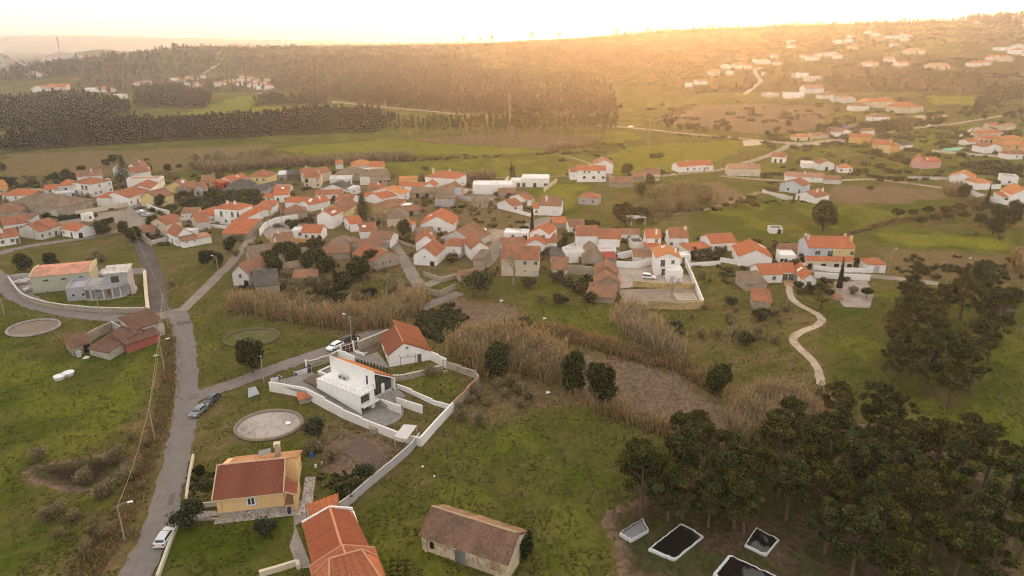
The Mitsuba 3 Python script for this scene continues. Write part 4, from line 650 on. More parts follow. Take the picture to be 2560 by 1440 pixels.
    for i, (a, b, h) in enumerate((((4.6, -1.0), (4.9, -6.2), .0), ((7.0, -2.9), (7.6, -9.6), -.1))):
        f2, L = frame(fr(np.array([[*a, 0.]]))[0][:2], fr(np.array([[*b, 0.]]))[0][:2], 0); k = key('retaining_wall'); part(k, [box(0, 0, -3.2, L, .25, -.5 - i * .05), box(-.02, -.03, -.5 - i * .05, L + .02, .28, -.42 - i * .05)], 'm_wall', 'w', f2)
        tag(k, ('upper', 'lower')[i] + ' short white retaining wall beside the sunken garage court', 'wall')
    c = fr(np.array([[2.2, -2.0, 0.]]))[0][:2]; g = Polygon([(c[0] + 5.6 * math.cos(t), c[1] + 5.6 * math.sin(t)) for t in np.linspace(0, 6.28, 40)[:-1]]).intersection(Polygon(fr(np.array([[-1., 1.2, 0], [6.9, .5, 0], [7.4, -11, 0], [-2., -11, 0]]))[:, :2]))
    yard('court_pavement', list(g.exterior.coords), (.25, .235, .22), 'round-edged concrete court below the modern house', .12, 1.0)
    # sunken drive: sloping slab from the gate down to the garage
    k = key('driveway'); a = fr(np.array([[-.05, -.3, -2.15], [-.05, 13.6, -.05], [3.9, 13.6, -.02], [3.9, 19.5, .05], [-1.5, 22.0, .05], [-4.3, 22.0, .05], [-1.65, 14.2, -.1], [-2.5, 2.5, -1.75], [-2.5, -.6, -2.15]])); part(k, slab(a, 2.0), 'm_paved', (.24, .225, .21)); tag(k, 'grey paved drive sloping down along the modern house', 'driveway', kind='structure'); ROADS.append(Polygon(a[:, :2]))
    k = key('planting_bed'); part(k, slab(fr(np.array([[.3, 13.4, .02], [.3, 18.2, .08], [3.8, 18.2, .1], [3.8, 13.4, .04]])), .1), 'm_oldwall', (.13, .10, .075)); tag(k, 'bare brown earth bed behind the modern house', 'bed', kind='structure')
    k = key('reflecting_pool'); part(k + '__kerb', [box(4.6, 15, -.5, 9.6, 15.4, .35), box(4.6, 18.2, -.5, 9.6, 18.6, .35), box(4.6, 15.4, -.5, 5.0, 18.2, .35), box(9.2, 15.4, -.5, 9.6, 18.2, .35)], 'm_wall', 'w', fr); part(k + '__water', box(5, 15.4, -.4, 9.2, 18.2, .12), 'm_water', (.02, .03, .02), fr); tag(k, 'narrow green pool with white kerb behind the modern house', 'pool')
modern_house()
WC = (.70, .68, .64)
wall('long white garden wall along the vegetable plot, descending to the court', [(-51.8, 130.3), (-48.1, 129.3), (-43.2, 127.7), (-38.4, 123.8), (-33.8, 119.9), (-29.4, 116.9), (-21.3, 111.7), (-16.9, 109.9)], (2.2, 2.3, 2.4, 2.1, 1.9, 1.75, 1.75), 'w', .3, cap=WC)
wall('tall white garden wall facing the orchard meadow', [(-16.9, 109.9), (-14.8, 115.7), (-12.0, 122.9)], 2.0, 'W', .3, cap=WC)
wall('rough brick-topped wall continuing toward the reeds', [(-12.0, 122.9), (-9.5, 128.2), (-7.3, 133.3)], 1.9, 'S', .3, 'm_oldwall', cap=(.40, .20, .13))
wall('grey rendered wall stepping up behind the lower lawn', [(-7.3, 133.3), (-8.0, 135.4), (-11.4, 137.3), (-14.7, 139.3)], 1.6, 's', .3, 'm_oldwall', cap=(.42, .37, .30))
wall('white sloping wall from the old white house to the garden gate', [(-18.8, 142.8), (-16.7, 140.9), (-14.8, 139.2)], 2.3, 'W', .3)
wall('white stepped divider wall between the two lawns', [(-24.7, 131.4), (-21.3, 129.1), (-16.6, 125.4), (-12.2, 123.1)], 1.0, 'W', .25, cap=WC)
wall('stone terrace wall under the upper lawn', [(-26.1, 134.1), (-23.3, 134.5), (-19.1, 136.6), (-15.6, 138.5)], 1.3, 'S', .4, 'm_stone', cap=(.5, .46, .4))
wall('stone roadside wall behind the pool and parked cars', [(-45.9, 138.9), (-43.6, 140.4), (-41.3, 142.0), (-39.9, 144.3)], 1.7, 'S', .4, 'm_stone', cap=(.5, .46, .4))
wall('stone roadside wall beyond the brown gates', [(-36.1, 147.3), (-33.3, 150.8), (-30.4, 154.6)], 2.2, 'S', .4, 'm_stone', cap=(.5, .46, .4))
wall('white patio wall dividing the two properties', [(-40.3, 143.6), (-38.1, 142.5), (-35.7, 140.5)], 2.0, 'W', .25)
wall('low white kerb wall round the wooden deck', [(-37.3, 146.5), (-36.6, 145.8), (-34.3, 144.3)], .6, 'W', .25)
wall('white gate wall with dark sliding gate panel', [(-47.9, 135.1), (-45.7, 137.0)], 1.6, 'W', .3, cap=(.06, .07, .09))
wall('short white gate wall at the drive entrance', [(-52.4, 132.9), (-50.8, 133.7)], 1.5, 'W', .3, cap=(.06, .07, .09))
def post(label, p, h, r=.18, col='W', name='gate_post'):
    k = key(name); fr, _ = frame(p, (p[0] + 1, p[1] + .25)); part(k + '__shaft', box(-r, -r, -.5, r, r, h), 'm_wall', col, fr); part(k + '__cap', box(-r - .05, -r - .05, h, r + .05, r + .05, h + .08), 'm_plain', WC, fr); tag(k, label, 'post')
for lb, p, h in (('white gate post at the pool end of the stone wall', (-46.0, 138.0), 2.6), ('white gate post on the near side of the brown gates', (-39.9, 145.0), 2.3), ('white middle post between the two brown gates', (-37.4, 147.0), 2.4), ('tall white post on the far side of the brown gates', (-36.5, 148.3), 2.6)): post(lb, p, h)
def gate(label, a, b, h, col, n=3):
    k = key('gate'); fr, L = frame(a, b)
    for i in range(n): part(k + '__panel', box(L * i / n + .05, -.03, .1, L * (i + 1) / n - .05, .03, h), 'm_plain', col, fr)
    part(k + '__frame', [box(0, -.05, h, L, .05, h + .08), box(0, -.05, h * .55, L, -.03, h * .55 + .07)] + [box(L * i / n - .04, -.05, 0, L * i / n + .04, .05, h) for i in range(n + 1)], 'm_plain', (.6, .58, .55), fr); tag(k, label, 'gate')
gate('wide dark brown panelled drive gate', (-39.6, 145.0), (-37.5, 146.8), 2.0, (.07, .035, .03)); gate('narrow dark brown garden gate', (-37.2, 147.2), (-36.6, 147.9), 2.0, (.07, .035, .03), 2)
gate('slate grey sliding gate leaf at the modern drive', (-45.6, 137.2), (-44.7, 137.4), 2.1, (.06, .065, .08), 1); gate('slate grey gate leaf at the short gate wall', (-50.8, 133.5), (-49.9, 132.7), 1.8, (.06, .065, .08), 1); gate('grey gate return at the gate wall end', (-48.0, 135.2), (-46.8, 134.1), 1.7, (.06, .065, .08), 1)
def old_white():
    K = key('old_white_house'); a, b, c = np.array((-27.7, 139.5)), np.array((-18.7, 142.7)), np.array((-31.3, 145.6)); fr, w = frame(a, b, -.6); d = float(np.hypot(*(c - a))); h, ri = 3.0, 2.4
    tag(K, 'old white house with streaked gable and rusty red tiled roof behind the brown gates', 'house'); FOOT.append(Polygon(fr(np.array([[0, 0, 0.], [w, 0, 0], [w, d + 5, 0], [0, d + 5, 0]]))[:, :2])); HOUSES.append((fr(np.array([[w / 2, d / 2, 0]]))[0], 'old white streaked house'))
    x = w * .36; D2 = d + 3.5
    part(K + '__wall', prism([(0, -1.5), (w, -1.5), (w, h - .5), (x, h + ri), (0, h)], 0, D2, 1), 'm_wall', 'W', fr)
    for n, q in enumerate(([(-.35, D2, h - .1), (-.35, -.3, h - .1), (x, -.3, h + ri + .1), (x, D2, h + ri + .1)], [(w + .2, -.2, h - .5), (w + .2, D2 + 4, h - .5), (x, D2 + 4, h + ri + .1), (x, -.2, h + ri + .1)])):
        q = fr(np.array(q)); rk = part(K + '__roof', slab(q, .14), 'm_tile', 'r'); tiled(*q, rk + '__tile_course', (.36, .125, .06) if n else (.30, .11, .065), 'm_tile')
    part(K + '__ridge', tube([(x, -.3, h + ri + .16), (x, D2, h + ri + .16)], .14, 6), 'm_plain', (.42, .24, .17), fr)
    def side(fn): return lambda bx: (fr(fn(np.asarray(bx[0]))), bx[1])
    openings(K, '...s..../......d..', w, 4.6, side(lambda v: v)); openings(K, 'w.d.w', D2, 3, side(lambda v: np.stack([v[:, 1], D2 - v[:, 0], v[:, 2]], 1)))
    k = key('pergola_frame'); f2, L = frame((-25.1, 139.2), (-21.8, 140.2)); part(k, [tube(q, .05, 4) for q in ([(0, 0, 0), (0, 0, 2.5)], [(L, 0, 0), (L, 0, 2.5)], [(0, 0, 2.5), (L, 0, 2.5)], [(0, 2.2, 2.7), (L, 2.2, 2.7)], [(0, 0, 2.5), (0, 2.2, 2.7)], [(L, 0, 2.5), (L, 2.2, 2.7)], [(L / 2, 0, 2.5), (L / 2, 2.2, 2.7)])], 'm_plain', (.06, .06, .065), f2); tag(k, 'slim black pergola frame on the gable lawn', 'pergola')
    k = key('screen_fence'); f2, L = frame((-35.8, 140.8), (-26.9, 135.4)); n = 11
    for i in range(n): part(k + '__slat', box(L * i / n, -.06, -.3, L * i / n + .42, .06, 1.5), 'm_plain', (.05, .04, .04), f2)
    tag(k, 'row of dark upright fence panels between the two houses', 'fence')
    k = key('swimming_pool'); f2, L = frame((-34.2, 145.3), (-32.1, 148.2)); part(k + '__kerb', [box(0, 0, -.3, L, .3, .12), box(0, 2.9, -.3, L, 3.2, .12), box(0, .3, -.3, .3, 2.9, .12), box(L - .3, .3, -.3, L, 2.9, .12)], 'm_wall', 'w', f2); part(k + '__water', box(.3, .3, -.2, L - .3, 2.9, .04), 'm_water', (.03, .07, .08), f2); tag(k, 'small blue-green swimming pool behind the old white house', 'pool')
old_white()
yard('courtyard_pavement', [(-38.8, 145.7), (-37.1, 146.5), (-34.2, 144.3), (-31.7, 146.3), (-27.7, 139.3), (-29.3, 138.9), (-35.9, 142.5)], (.27, .25, .23), 'grey paved courtyard in front of the old white house', .06, 1.5)
yard('wooden_deck', [(-36.2, 147.0), (-33.0, 150.2), (-31.8, 147.1), (-34.2, 144.6)], (.13, .09, .07), 'dark wooden deck by the small pool', .1, 1.5)
k = key('garden_gate'); f2, L = frame((-15.6, 139.3), (-14.7, 139.2)); part(k, [box(0, -.04, 0, .08, .04, 1.9), box(L - .08, -.04, 0, L, .04, 1.9), box(0, -.04, 1.85, L, .04, 1.93)], 'm_plain', DARK, f2); tag(k, 'thin black metal gate frame at the top of garden steps', 'gate')
k = key('garden_stair'); f2, L = frame((-15.4, 137.7), (-14.3, 138.1))
for i in range(4): part(k + '__step', box(0, -.5 * i, -1, L, .5 - .5 * i, .1 - .22 * i), 'm_paved', (.4, .37, .33), f2)
tag(k, 'short stone steps below the black garden gate', 'stair')
# yellow house
def yellow_house():
    K = key('yellow_house'); fr, w = frame((-46.0, 88.8), (-36.2, 90.7), -2.2); d = 10.6; h, ri = 4.0, 2.3; x2 = w + 1.9
    tag(K, 'warm yellow house with a brown-red tiled roof, stone plinth and tall chimney', 'house'); FOOT.append(Polygon(fr(np.array([[0, 0, 0.], [x2, 0, 0], [x2, d, 0], [0, d, 0]]))[:, :2])); HOUSES.append((fr(np.array([[w / 2, d / 2, 0]]))[0], 'warm yellow house'))
    part(K + '__plinth', [box(-.04, -.04, -1, w + .04, d, 1.15)], 'm_stone', (.42, .38, .33), fr)
    part(K + '__wall', [prism([(0, 1.15), (5.3, 1.15), (5.3, h + ri), (0, h)], 0, w, 0), prism([(5.3, 1.15), (d, 1.15), (d, h + .3), (5.3, h + ri)], 0, x2 - .2, 0)], 'm_wall', (.70, .47, .22), fr)
    e = h - .15; rz = h + ri + .12
    A = fr(np.array([(-.45, -.45, e), (w + .35, -.45, e), (w + .1, 5.3, rz), (-.45, 5.3, rz)])); B = fr(np.array([(x2 + .2, d + .4, h + .1), (.9, d + .4, h + .1), (1.3, 5.3, rz - .02), (x2 + .1, 5.3, rz - .02)]))
    V = fr(np.array([(w + .35, -.45, e), (x2 + .2, -.4, e - .75), (x2 + .2, 2.2, e - .55), (w + .3, 2.6, e + 1.0)]))
    for n, (q, c) in enumerate(((A, (.25, .085, .055)), (B, (.52, .30, .16)))):  # back slope gets paler tiles, the sunlight on it put into its colour
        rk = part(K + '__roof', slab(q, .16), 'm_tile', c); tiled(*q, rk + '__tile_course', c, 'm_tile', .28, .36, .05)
    part(K + '__roof', slab(V, .12), 'm_tile', (.25, .085, .055)); part(K + '__roof', slab(fr(np.array([(-.2, 5.3, rz - .1), (1.2, 5.3, rz - .1), (1.0, 9.2, h + .6), (-.2, 9.2, h + .6)])), .15), 'm_tile', (.25, .085, .055))
    part(K + '__ridge', [tube([(-.45, 5.3, rz + .1), (w + .1, 5.3, rz + .1)], .13, 6), tube([(-.45, -.45, e + .1), (-.45, 5.3, rz + .1)], .11, 6), tube([(w + .2, -.45, e + .1), (w + .1, 5.3, rz + .1)], .11, 6), tube([(w + .35, -.45, e + .1), (x2 + .2, -.4, e - .68)], .1, 6)], 'm_plain', (.50, .36, .25), fr)
    part(K + '__veranda', [box(w, 0, -1, x2, 5.3, 1.15), box(x2 - .2, 0, 1.15, x2, 5.3, 2.0)], 'm_wall', (.60, .42, .22), fr); part(K + '__veranda__floor', box(w + .02, .1, 1.15, x2 - .2, 5.3, 1.2), 'm_paved', (.30, .17, .11), fr); part(K + '__column', box(x2 - .45, .05, 1.15, x2 - .1, .4, e - .6), 'm_wall', (.70, .47, .22), fr)
    part(K + '__gutter', [tube([(-.45, -.5, e - .02), (w + .35, -.5, e - .02)], .07, 5), tube([(.75, -.08, e - .1), (.75, -.08, -.1)], .05, 5)], 'm_plain', (.55, .42, .26), fr)
    k = part(K + '__window', [box(4.5, -.07, 2.0, 4.62, .05, 3.4), box(5.6, -.07, 2.0, 5.72, .05, 3.4), box(4.62, -.07, 2.0, 5.6, .05, 2.12), box(4.62, -.07, 3.28, 5.6, .05, 3.4), box(5.05, -.06, 2.12, 5.17, .05, 3.28)], 'm_plain', (.78, .78, .78), fr); part(k + '__pane', box(4.62, -.02, 2.12, 5.6, .05, 3.28), 'm_glass', DARK, fr); part(k + '__surround', [box(4.3, -.05, 1.8, 4.5, .04, 3.55), box(5.72, -.05, 1.8, 5.92, .04, 3.55), box(4.5, -.05, 3.4, 5.72, .04, 3.55), box(4.5, -.06, 1.8, 5.72, .04, 2.0)], 'm_plain', (.52, .47, .42), fr)
    k = part(K + '__window', box(4.5, -.08, .55, 5.8, .05, .85), 'm_plain', (.7, .7, .68), fr); part(k + '__pane', box(4.75, -.1, .62, 5.7, .0, .8), 'm_glass', DARK, fr)
    k = part(K + '__chimney', box(8.2, 7.2, h, 9.05, 8.0, h + 3.6), 'm_oldwall', (.42, .33, .25), fr); part(k + '__cap', [box(8.1, 7.1, h + 3.6, 9.15, 8.1, h + 3.7), box(8.25, 7.25, h + 3.7, 8.4, 7.95, h + 4.0), box(8.85, 7.25, h + 3.7, 9.0, 7.95, h + 4.0), box(8.1, 7.1, h + 4.0, 9.15, 8.1, h + 4.12)], 'm_plain', (.55, .45, .35), fr)
    k = part(K + '__solar_panel', slab(fr(np.array([(5.6, 7.0, h + 2.2), (7.5, 7.6, h + 2.2), (7.5, 8.3, h + 2.9), (5.6, 7.7, h + 2.9)])), .08), 'm_glass', (.25, .22, .2))
    yard('stone_pavement', list(map(tuple, fr(np.array([(-.5, -1.3, 0.), (x2 + .3, -1.3, 0), (x2 + 2.2, -.6, 0), (x2 + 2.2, 8.5, 0), (x2 + .4, 8.8, 0), (x2 + .4, .6, 0), (-.5, .3, 0)]))[:, :2])), (.48, .43, .37), 'pale crazy-paved stone apron round the yellow house', .1, 1.0, 'm_stone')
    k = key('wheelie_bin'); part(k, prism([(-.2, 0), (.2, 0), (.26, .95), (-.26, .95)], w + .7, w + 1.15, 1) if False else [box(w + .5, -.8, 0, w + .95, -.35, .95)], 'm_plain', (.04, .06, .10), fr); part(k + '__lid', box(w + .47, -.83, .95, w + .98, -.3, 1.03), 'm_plain', (.03, .04, .07), fr); tag(k, 'dark blue bin at the yellow house porch', 'bin')
yellow_house()
yard('entrance_path', [(-51.4, 88.4), (-46.1, 89.6), (-46.8, 90.8), (-50.4, 90.6), (-51.8, 90.7)], (.50, .45, .40), 'pale stone entrance path from the road to the yellow house', .1, 1.0, 'm_stone')
wall('cream planter wall beside the stone entrance path', [(-50.9, 91.4), (-49.2, 91.8), (-47.4, 92.1)], .9, 'c', .25); wall('cream garden wall along the road by the flower bed', [(-52.9, 92.8), (-54.5, 97.0), (-56.1, 101.6), (-57.5, 105.9)], .8, 'c', .3, cap=(.5, .44, .36))
wall('long low cream wall between the parked silver car and the lawn', [(-51.8, 88.0), (-51.2, 84.5), (-50.3, 80.3), (-49.4, 76.1)], .75, 'c', .3, cap=(.52, .46, .38))
wall('low dark wall at the edge of the front lawn', [(-51.8, 88.0), (-48.8, 88.5), (-46.4, 88.7), (-43.2, 89.3)], .35, 's', .3, 'm_oldwall')
wall('grey panel fence wall between vegetable plot and meadow', [(-27.5, 90.7), (-25.9, 93.2), (-24.4, 96.3), (-21.5, 101.8), (-18.7, 107.5), (-17.4, 111.8)], 1.7, 'k', .15, 'm_wall', cap=(.5, .47, .42))
wall('low cream wall with return at the yard entrance', [(-35.4, 76.7), (-33.2, 77.7), (-30.8, 78.9), (-30.3, 78.0)], .9, 'c', .5)
def red_house():
    K = key('red_roofed_farmhouse'); tag(K, 'long farmhouse with bright red tiled roofs and white parapet cut by the frame edge', 'house')
    a, b = np.array([-27.15, 74.98]), np.array([-19.93, 78.21]); fr, w = frame(a, b, -2.3); d = 9.8; h = 3.1; ri = 1.5
    FOOT.append(Polygon(fr(np.array([[0, -9, 0.], [w, -9, 0], [w, d, 0], [0, d, 0]]))[:, :2])); HOUSES.append((fr(np.array([[w / 2, d / 2, 0]]))[0], 'long red-roofed farmhouse'))
    part(K + '__wall', prism([(.4, -1), (w - .3, -1), (w - .3, h), (w * .52, h + ri), (.4, h)], 0, d, 1), 'm_wall', 'W', fr)
    C = (.38, .115, .055); x = w * .52
    for q in ([(-.05, d, h + .05), (-.05, 0, h + .05), (x, 0, h + ri + .1), (x, d, h + ri + .1)], [(w + .05, 0, h + .05), (w - .6, d, h + .05), (x, d, h + ri + .1), (x, 0, h + ri + .1)]):
        q = fr(np.array(q)); rk = part(K + '__roof', slab(q, .14), 'm_tile', C); tiled(*q, rk + '__tile_course', C, 'm_tile', .25, .36, .04)
    part(K + '__ridge', tube([(x, .1, h + ri + .17), (x, d, h + ri + .17)], .19, 6), 'm_plain', (.50, .25, .15), fr)
    part(K + '__parapet', [prism([(-.1, h - .4), (w - .4, h - .2), (w - .4, h + .55), (x, h + ri + .4), (-.1, h + .4)], d, d + .25, 1)], 'm_wall', 'W', fr)
    # front wing on the same axis, a step higher, with a cross roof near the camera
    C2 = (.46, .165, .085); h2, r2 = h + .55, ri + .35
    part(K + '__wall', prism([(.1, -1), (w + .2, -1), (w + .2, h2), (x, h2 + r2), (.1, h2)], -12, -.4, 1), 'm_wall', 'W', fr)
    for q in ([(-.5, -.2, h2 - .1), (-.5, -12, h2 - .1), (x, -12, h2 + r2 + .08), (x, -.2, h2 + r2 + .08)], [(w + .6, -12, h2 - .1), (w + .6, -.2, h2 - .1), (x, -.2, h2 + r2 + .08), (x, -12, h2 + r2 + .08)], [(w + .2, -9.5, h2 + .6), (.6, -9.5, h2 + .6), (1.9, -3.2, h2 + r2 + .9), (6.2, -3.2, h2 + r2 + .9)], [(-.2, -2.4, h2 + .3), (.6, -9.5, h2 + .6), (1.9, -3.2, h2 + r2 + .9), (1.9, -3.2, h2 + r2 + .9)], [(w + .2, -9.5, h2 + .6), (w + .4, -2.4, h2 + .3), (6.2, -3.2, h2 + r2 + .9), (6.2, -3.2, h2 + r2 + .9)]):
        qq = fr(np.array(q)); rk = part(K + '__roof', slab(qq[:3] if np.allclose(qq[2], qq[3]) else qq, .14), 'm_tile', C2)
        if not np.allclose(qq[2], qq[3]): tiled(*qq, rk + '__tile_course', C2, 'm_tile', .25, .36, .04)
    part(K + '__roof', slab(fr(np.array([(-.2, -2.4, h2 + .3), (w + .4, -2.4, h2 + .3), (6.2, -3.2, h2 + r2 + .9), (1.9, -3.2, h2 + r2 + .9)])), .14), 'm_tile', C2)
    part(K + '__ridge', [tube([(-.5, -.2, h2), (x, -.2, h2 + r2 + .15), (w + .6, -.2, h2)], .12, 6), tube([(x, -.2, h2 + r2 + .15), (x, -3, h2 + r2 + .15)], .14, 6), tube([(-.2, -2.4, h2 + .4), (1.9, -3.2, h2 + r2 + 1), (6.2, -3.2, h2 + r2 + 1), (w + .4, -2.4, h2 + .4)], .13, 6), tube([(1.9, -3.2, h2 + r2 + 1), (.6, -9.5, h2 + .7)], .13, 6), tube([(6.2, -3.2, h2 + r2 + 1), (w + .2, -9.5, h2 + .7)], .13, 6)], 'm_plain', (.50, .27, .17), fr)
    k = key('canopy'); q = np.array([(-32.0, 88.4, .75), (-27.4, 90.6, 1.35), (-26.6, 87.2, 1.05), (-30.3, 85.3, .6)]); part(k + '__roof', slab(q, .1), 'm_tile', 'N'); tiled(q[3], q[2], q[1], q[0], k + '__roof__tile_course', (.46, .16, .07), 'm_tile', .42, .5, .09); part(k + '__post', [tube([(-32, 88.3, -2.3), (-32, 88.3, .75)], .08, 5), tube([(-27.5, 90.4, -2.3), (-27.5, 90.4, 1.2)], .08, 5)], 'm_plain', (.3, .28, .26)); part(k + '__parapet', slab(np.array([(-30.4, 85.2, 1.0), (-26.5, 87.1, 1.5), (-26.5, 87.1, .3), (-30.4, 85.2, .2)]), .2), 'm_wall', 'W'); tag(k, 'corrugated orange canopy roof between the yellow house and the farmhouse', 'canopy')
red_house()
yard('yard_pavement', [(-36.1, 93.4), (-32.5, 93.4), (-31.9, 89.5), (-33.6, 87.4), (-28.5, 78.3), (-30.5, 78.1), (-33.1, 82.7), (-33.4, 86.0), (-34.9, 90.7)], (.30, .265, .23), 'worn concrete yard beside the red-roofed farmhouse', .08, 1.2)
def barn():
    K = key('stone_barn'); fr, w = frame((-13.25, 82.0), (-.5, 76.0), -2.3); d, h, ri = 7.0, 3.0, 2.2
    tag(K, 'derelict ochre stone barn with a long mossy brown tile roof and arched door', 'barn'); FOOT.append(Polygon(fr(np.array([[0, 0, 0.], [w, 0, 0], [w, d, 0], [0, d, 0]]))[:, :2])); HOUSES.append((fr(np.array([[w / 2, d / 2, 0]]))[0], 'derelict ochre stone barn'))
    part(K + '__wall', prism([(0, -1), (d, -1), (d, h), (d / 2, h + ri), (0, h)], 0, w, 0), 'm_oldwall', (.58, .46, .32), fr); k = h / (h + 1)
    sl = ri / (d / 2)
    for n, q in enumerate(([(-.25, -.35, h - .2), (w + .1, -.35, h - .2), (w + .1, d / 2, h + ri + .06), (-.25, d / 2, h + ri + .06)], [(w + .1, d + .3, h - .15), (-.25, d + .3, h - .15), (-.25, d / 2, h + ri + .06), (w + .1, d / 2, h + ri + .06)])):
        q = fr(np.array(q)); rk = part(K + '__roof', slab(q, .14), 'm_oldtile', 'q'); tiled(*q, rk + '__tile_course', ((.28, .16, .11), (.42, .27, .16))[n], 'm_oldtile', .27, .38, .06, .012, 4 + n)  # sunward back slope tiled lighter; its sunlight is painted into the tile colour
    part(K + '__ridge', tube([(x, d / 2, h + ri + .13 + .03 * math.sin(x)) for x in np.arange(-.25, w + .2, 1)], .15, 6), 'm_plain', (.40, .29, .19), fr)
    def arch(x0, x1, z0, z1): return [(x0, z0), (x1, z0)] + [(x0 + (x1 - x0) * (1 - t), z1 + .25 * math.sin(math.pi * t) * (x1 - x0) * .8) for t in np.linspace(0, 1, 7)]
    k = part(K + '__door', [prism(arch(5.6, 7.35, -.05, 2.0), -.06, .02, 1)], 'm_oldwall', (.17, .165, .16), fr); 
    for i in range(6): part(k + '__plank', box(5.62 + .29 * i, -.09, -.05, 5.86 + .29 * i, -.06, 2.1), 'm_plain', tuple(np.array((.17, .165, .16)) * (.8 + .07 * i)), fr)
    part(k + '__surround', [box(5.4, -.08, -.1, 5.6, .03, 2.1), box(7.35, -.08, -.1, 7.55, .03, 2.1)], 'm_oldwall', (.5, .42, .32), fr)
    part(K + '__opening', [prism(arch(1.4, 2.05, .9, 2.0), -.04, .02, 1)], 'm_plain', (.012, .011, .01), fr); part(K + '__blocked_window', [prism(arch(11.3, 12.9, .9, 1.9), -.05, .02, 1)], 'm_stone', (.42, .27, .17), fr); part(K + '__buttress', [box(.6, -.25, -1, .95, .02, 2.4)], 'm_oldwall', (.58, .46, .32), fr)  # small arched opening is a near-black plate, its inner shade painted on
    bl = [fr(np.array([(w + .15, y, z)]))[0].tolist() + [.55, .55, .5] for y in np.arange(4.2, 7.3, .6) for z in np.arange(.2, 3.6, .6)]; m = leaves(bl, 1100, .3, (.03, .042, .014), np.random.default_rng(3), .4); k = key('ivy'); v, f = cat([m[:2]]); scene[k] = shape((v, f), 'm_leaf', m[2]); tag(k, 'dark ivy climbing the back corner of the stone barn', 'ivy')
barn()
# farm ruin by the road fork
def low(k, p0, p1, d, h, ri, col, wc, mat='m_oldwall', kind='m', seed=1, o=.25, op=''):
    fr, w = frame(p0, p1); FOOT.append(Polygon(fr(np.array([[0, 0, 0.], [w, 0, 0], [w, d, 0], [0, d, 0]]))[:, :2]))
    part(k + '__wall', prism([(0, -1), (d, -1), (d, h + ri), (0, h)], 0, w, 0), mat, wc, fr); s = ri / d
    q = fr(np.array([(-o, -o, h - s * o + .05), (w + o, -o, h - s * o + .05), (w + o, d + o, h + ri + s * o + .05), (-o, d + o, h + ri + s * o + .05)])); rk = part(k + '__roof', slab(q, .12), 'm_oldtile', col); tiled(*q, rk + '__tile_course', col, 'm_oldtile', .3, .42, .05, .012, seed)
    if op: openings(k, op, w, h, lambda bx: (fr(np.asarray(bx[0])), bx[1]))
K = key('ruined_farmstead'); tag(K, 'ruined farmstead of stepped brown tile roofs with a faded red wall by the fork', 'ruin'); RC = (.235, .125, .09)
low(K, (-90.4, 150.6), (-86.3, 156.4), 6.5, 3.7, 1.5, RC, (.5, .45, .4), seed=1); low(K, (-90.0, 145.5), (-85.4, 152.3), 6.0, 2.3, 1.5, RC, (.36, .10, .08), seed=2); low(K, (-98.4, 144.9), (-92.7, 142.6), 9.5, 1.7, 1.9, RC, (.45, .40, .34), seed=3); HOUSES.append((np.array([-91., 149, 0]), 'ruined farmstead'))
K = key('open_shed'); tag(K, 'small open-fronted shed with brown tiles and a white cabinet inside', 'shed'); low(K, (-102.0, 144.2), (-99.1, 147.1), 5.5, 2.3, .8, (.26, .14, .10), (.30, .25, .2), seed=5, op='.D')
k = key('cabinet'); f2, L = frame((-101.0, 144.2), (-99.9, 144.7)); part(k + '__body', box(0, -.8, 0, .9, -.3, 1.7), 'm_plain', (.25, .25, .25), f2)
for i in range(3): part(k + '__shelf', box(-.03, -.85, .35 + .5 * i, .93, -.28, .5 + .5 * i), 'm_plain', (.7, .7, .7), f2)
tag(k, 'white and grey shelf cabinet at the shed opening', 'cabinet')
k = key('sheet'); f2, L = frame((-99.2, 142.9), (-97.9, 143.1)); part(k, slab([(0, 0, .1), (L, 0, .2), (L, 1.4, .12), (0, 1.5, .25)], .05), 'm_plain', (.6, .55, .48), f2); tag(k, 'pale sheet lying on the grass beside the open shed', 'sheet')
wall('broken stone yard wall behind the ruined farmstead', [(-102.5, 151.1), (-102.0, 155.2), (-100.7, 158.7)], 2.4, 's', .4, 'm_oldwall'); wall('rough gable stub of the broken yard wall', [(-100.7, 158.7), (-96.4, 155.2)], 2.6, 'k', .4, 'm_oldwall')
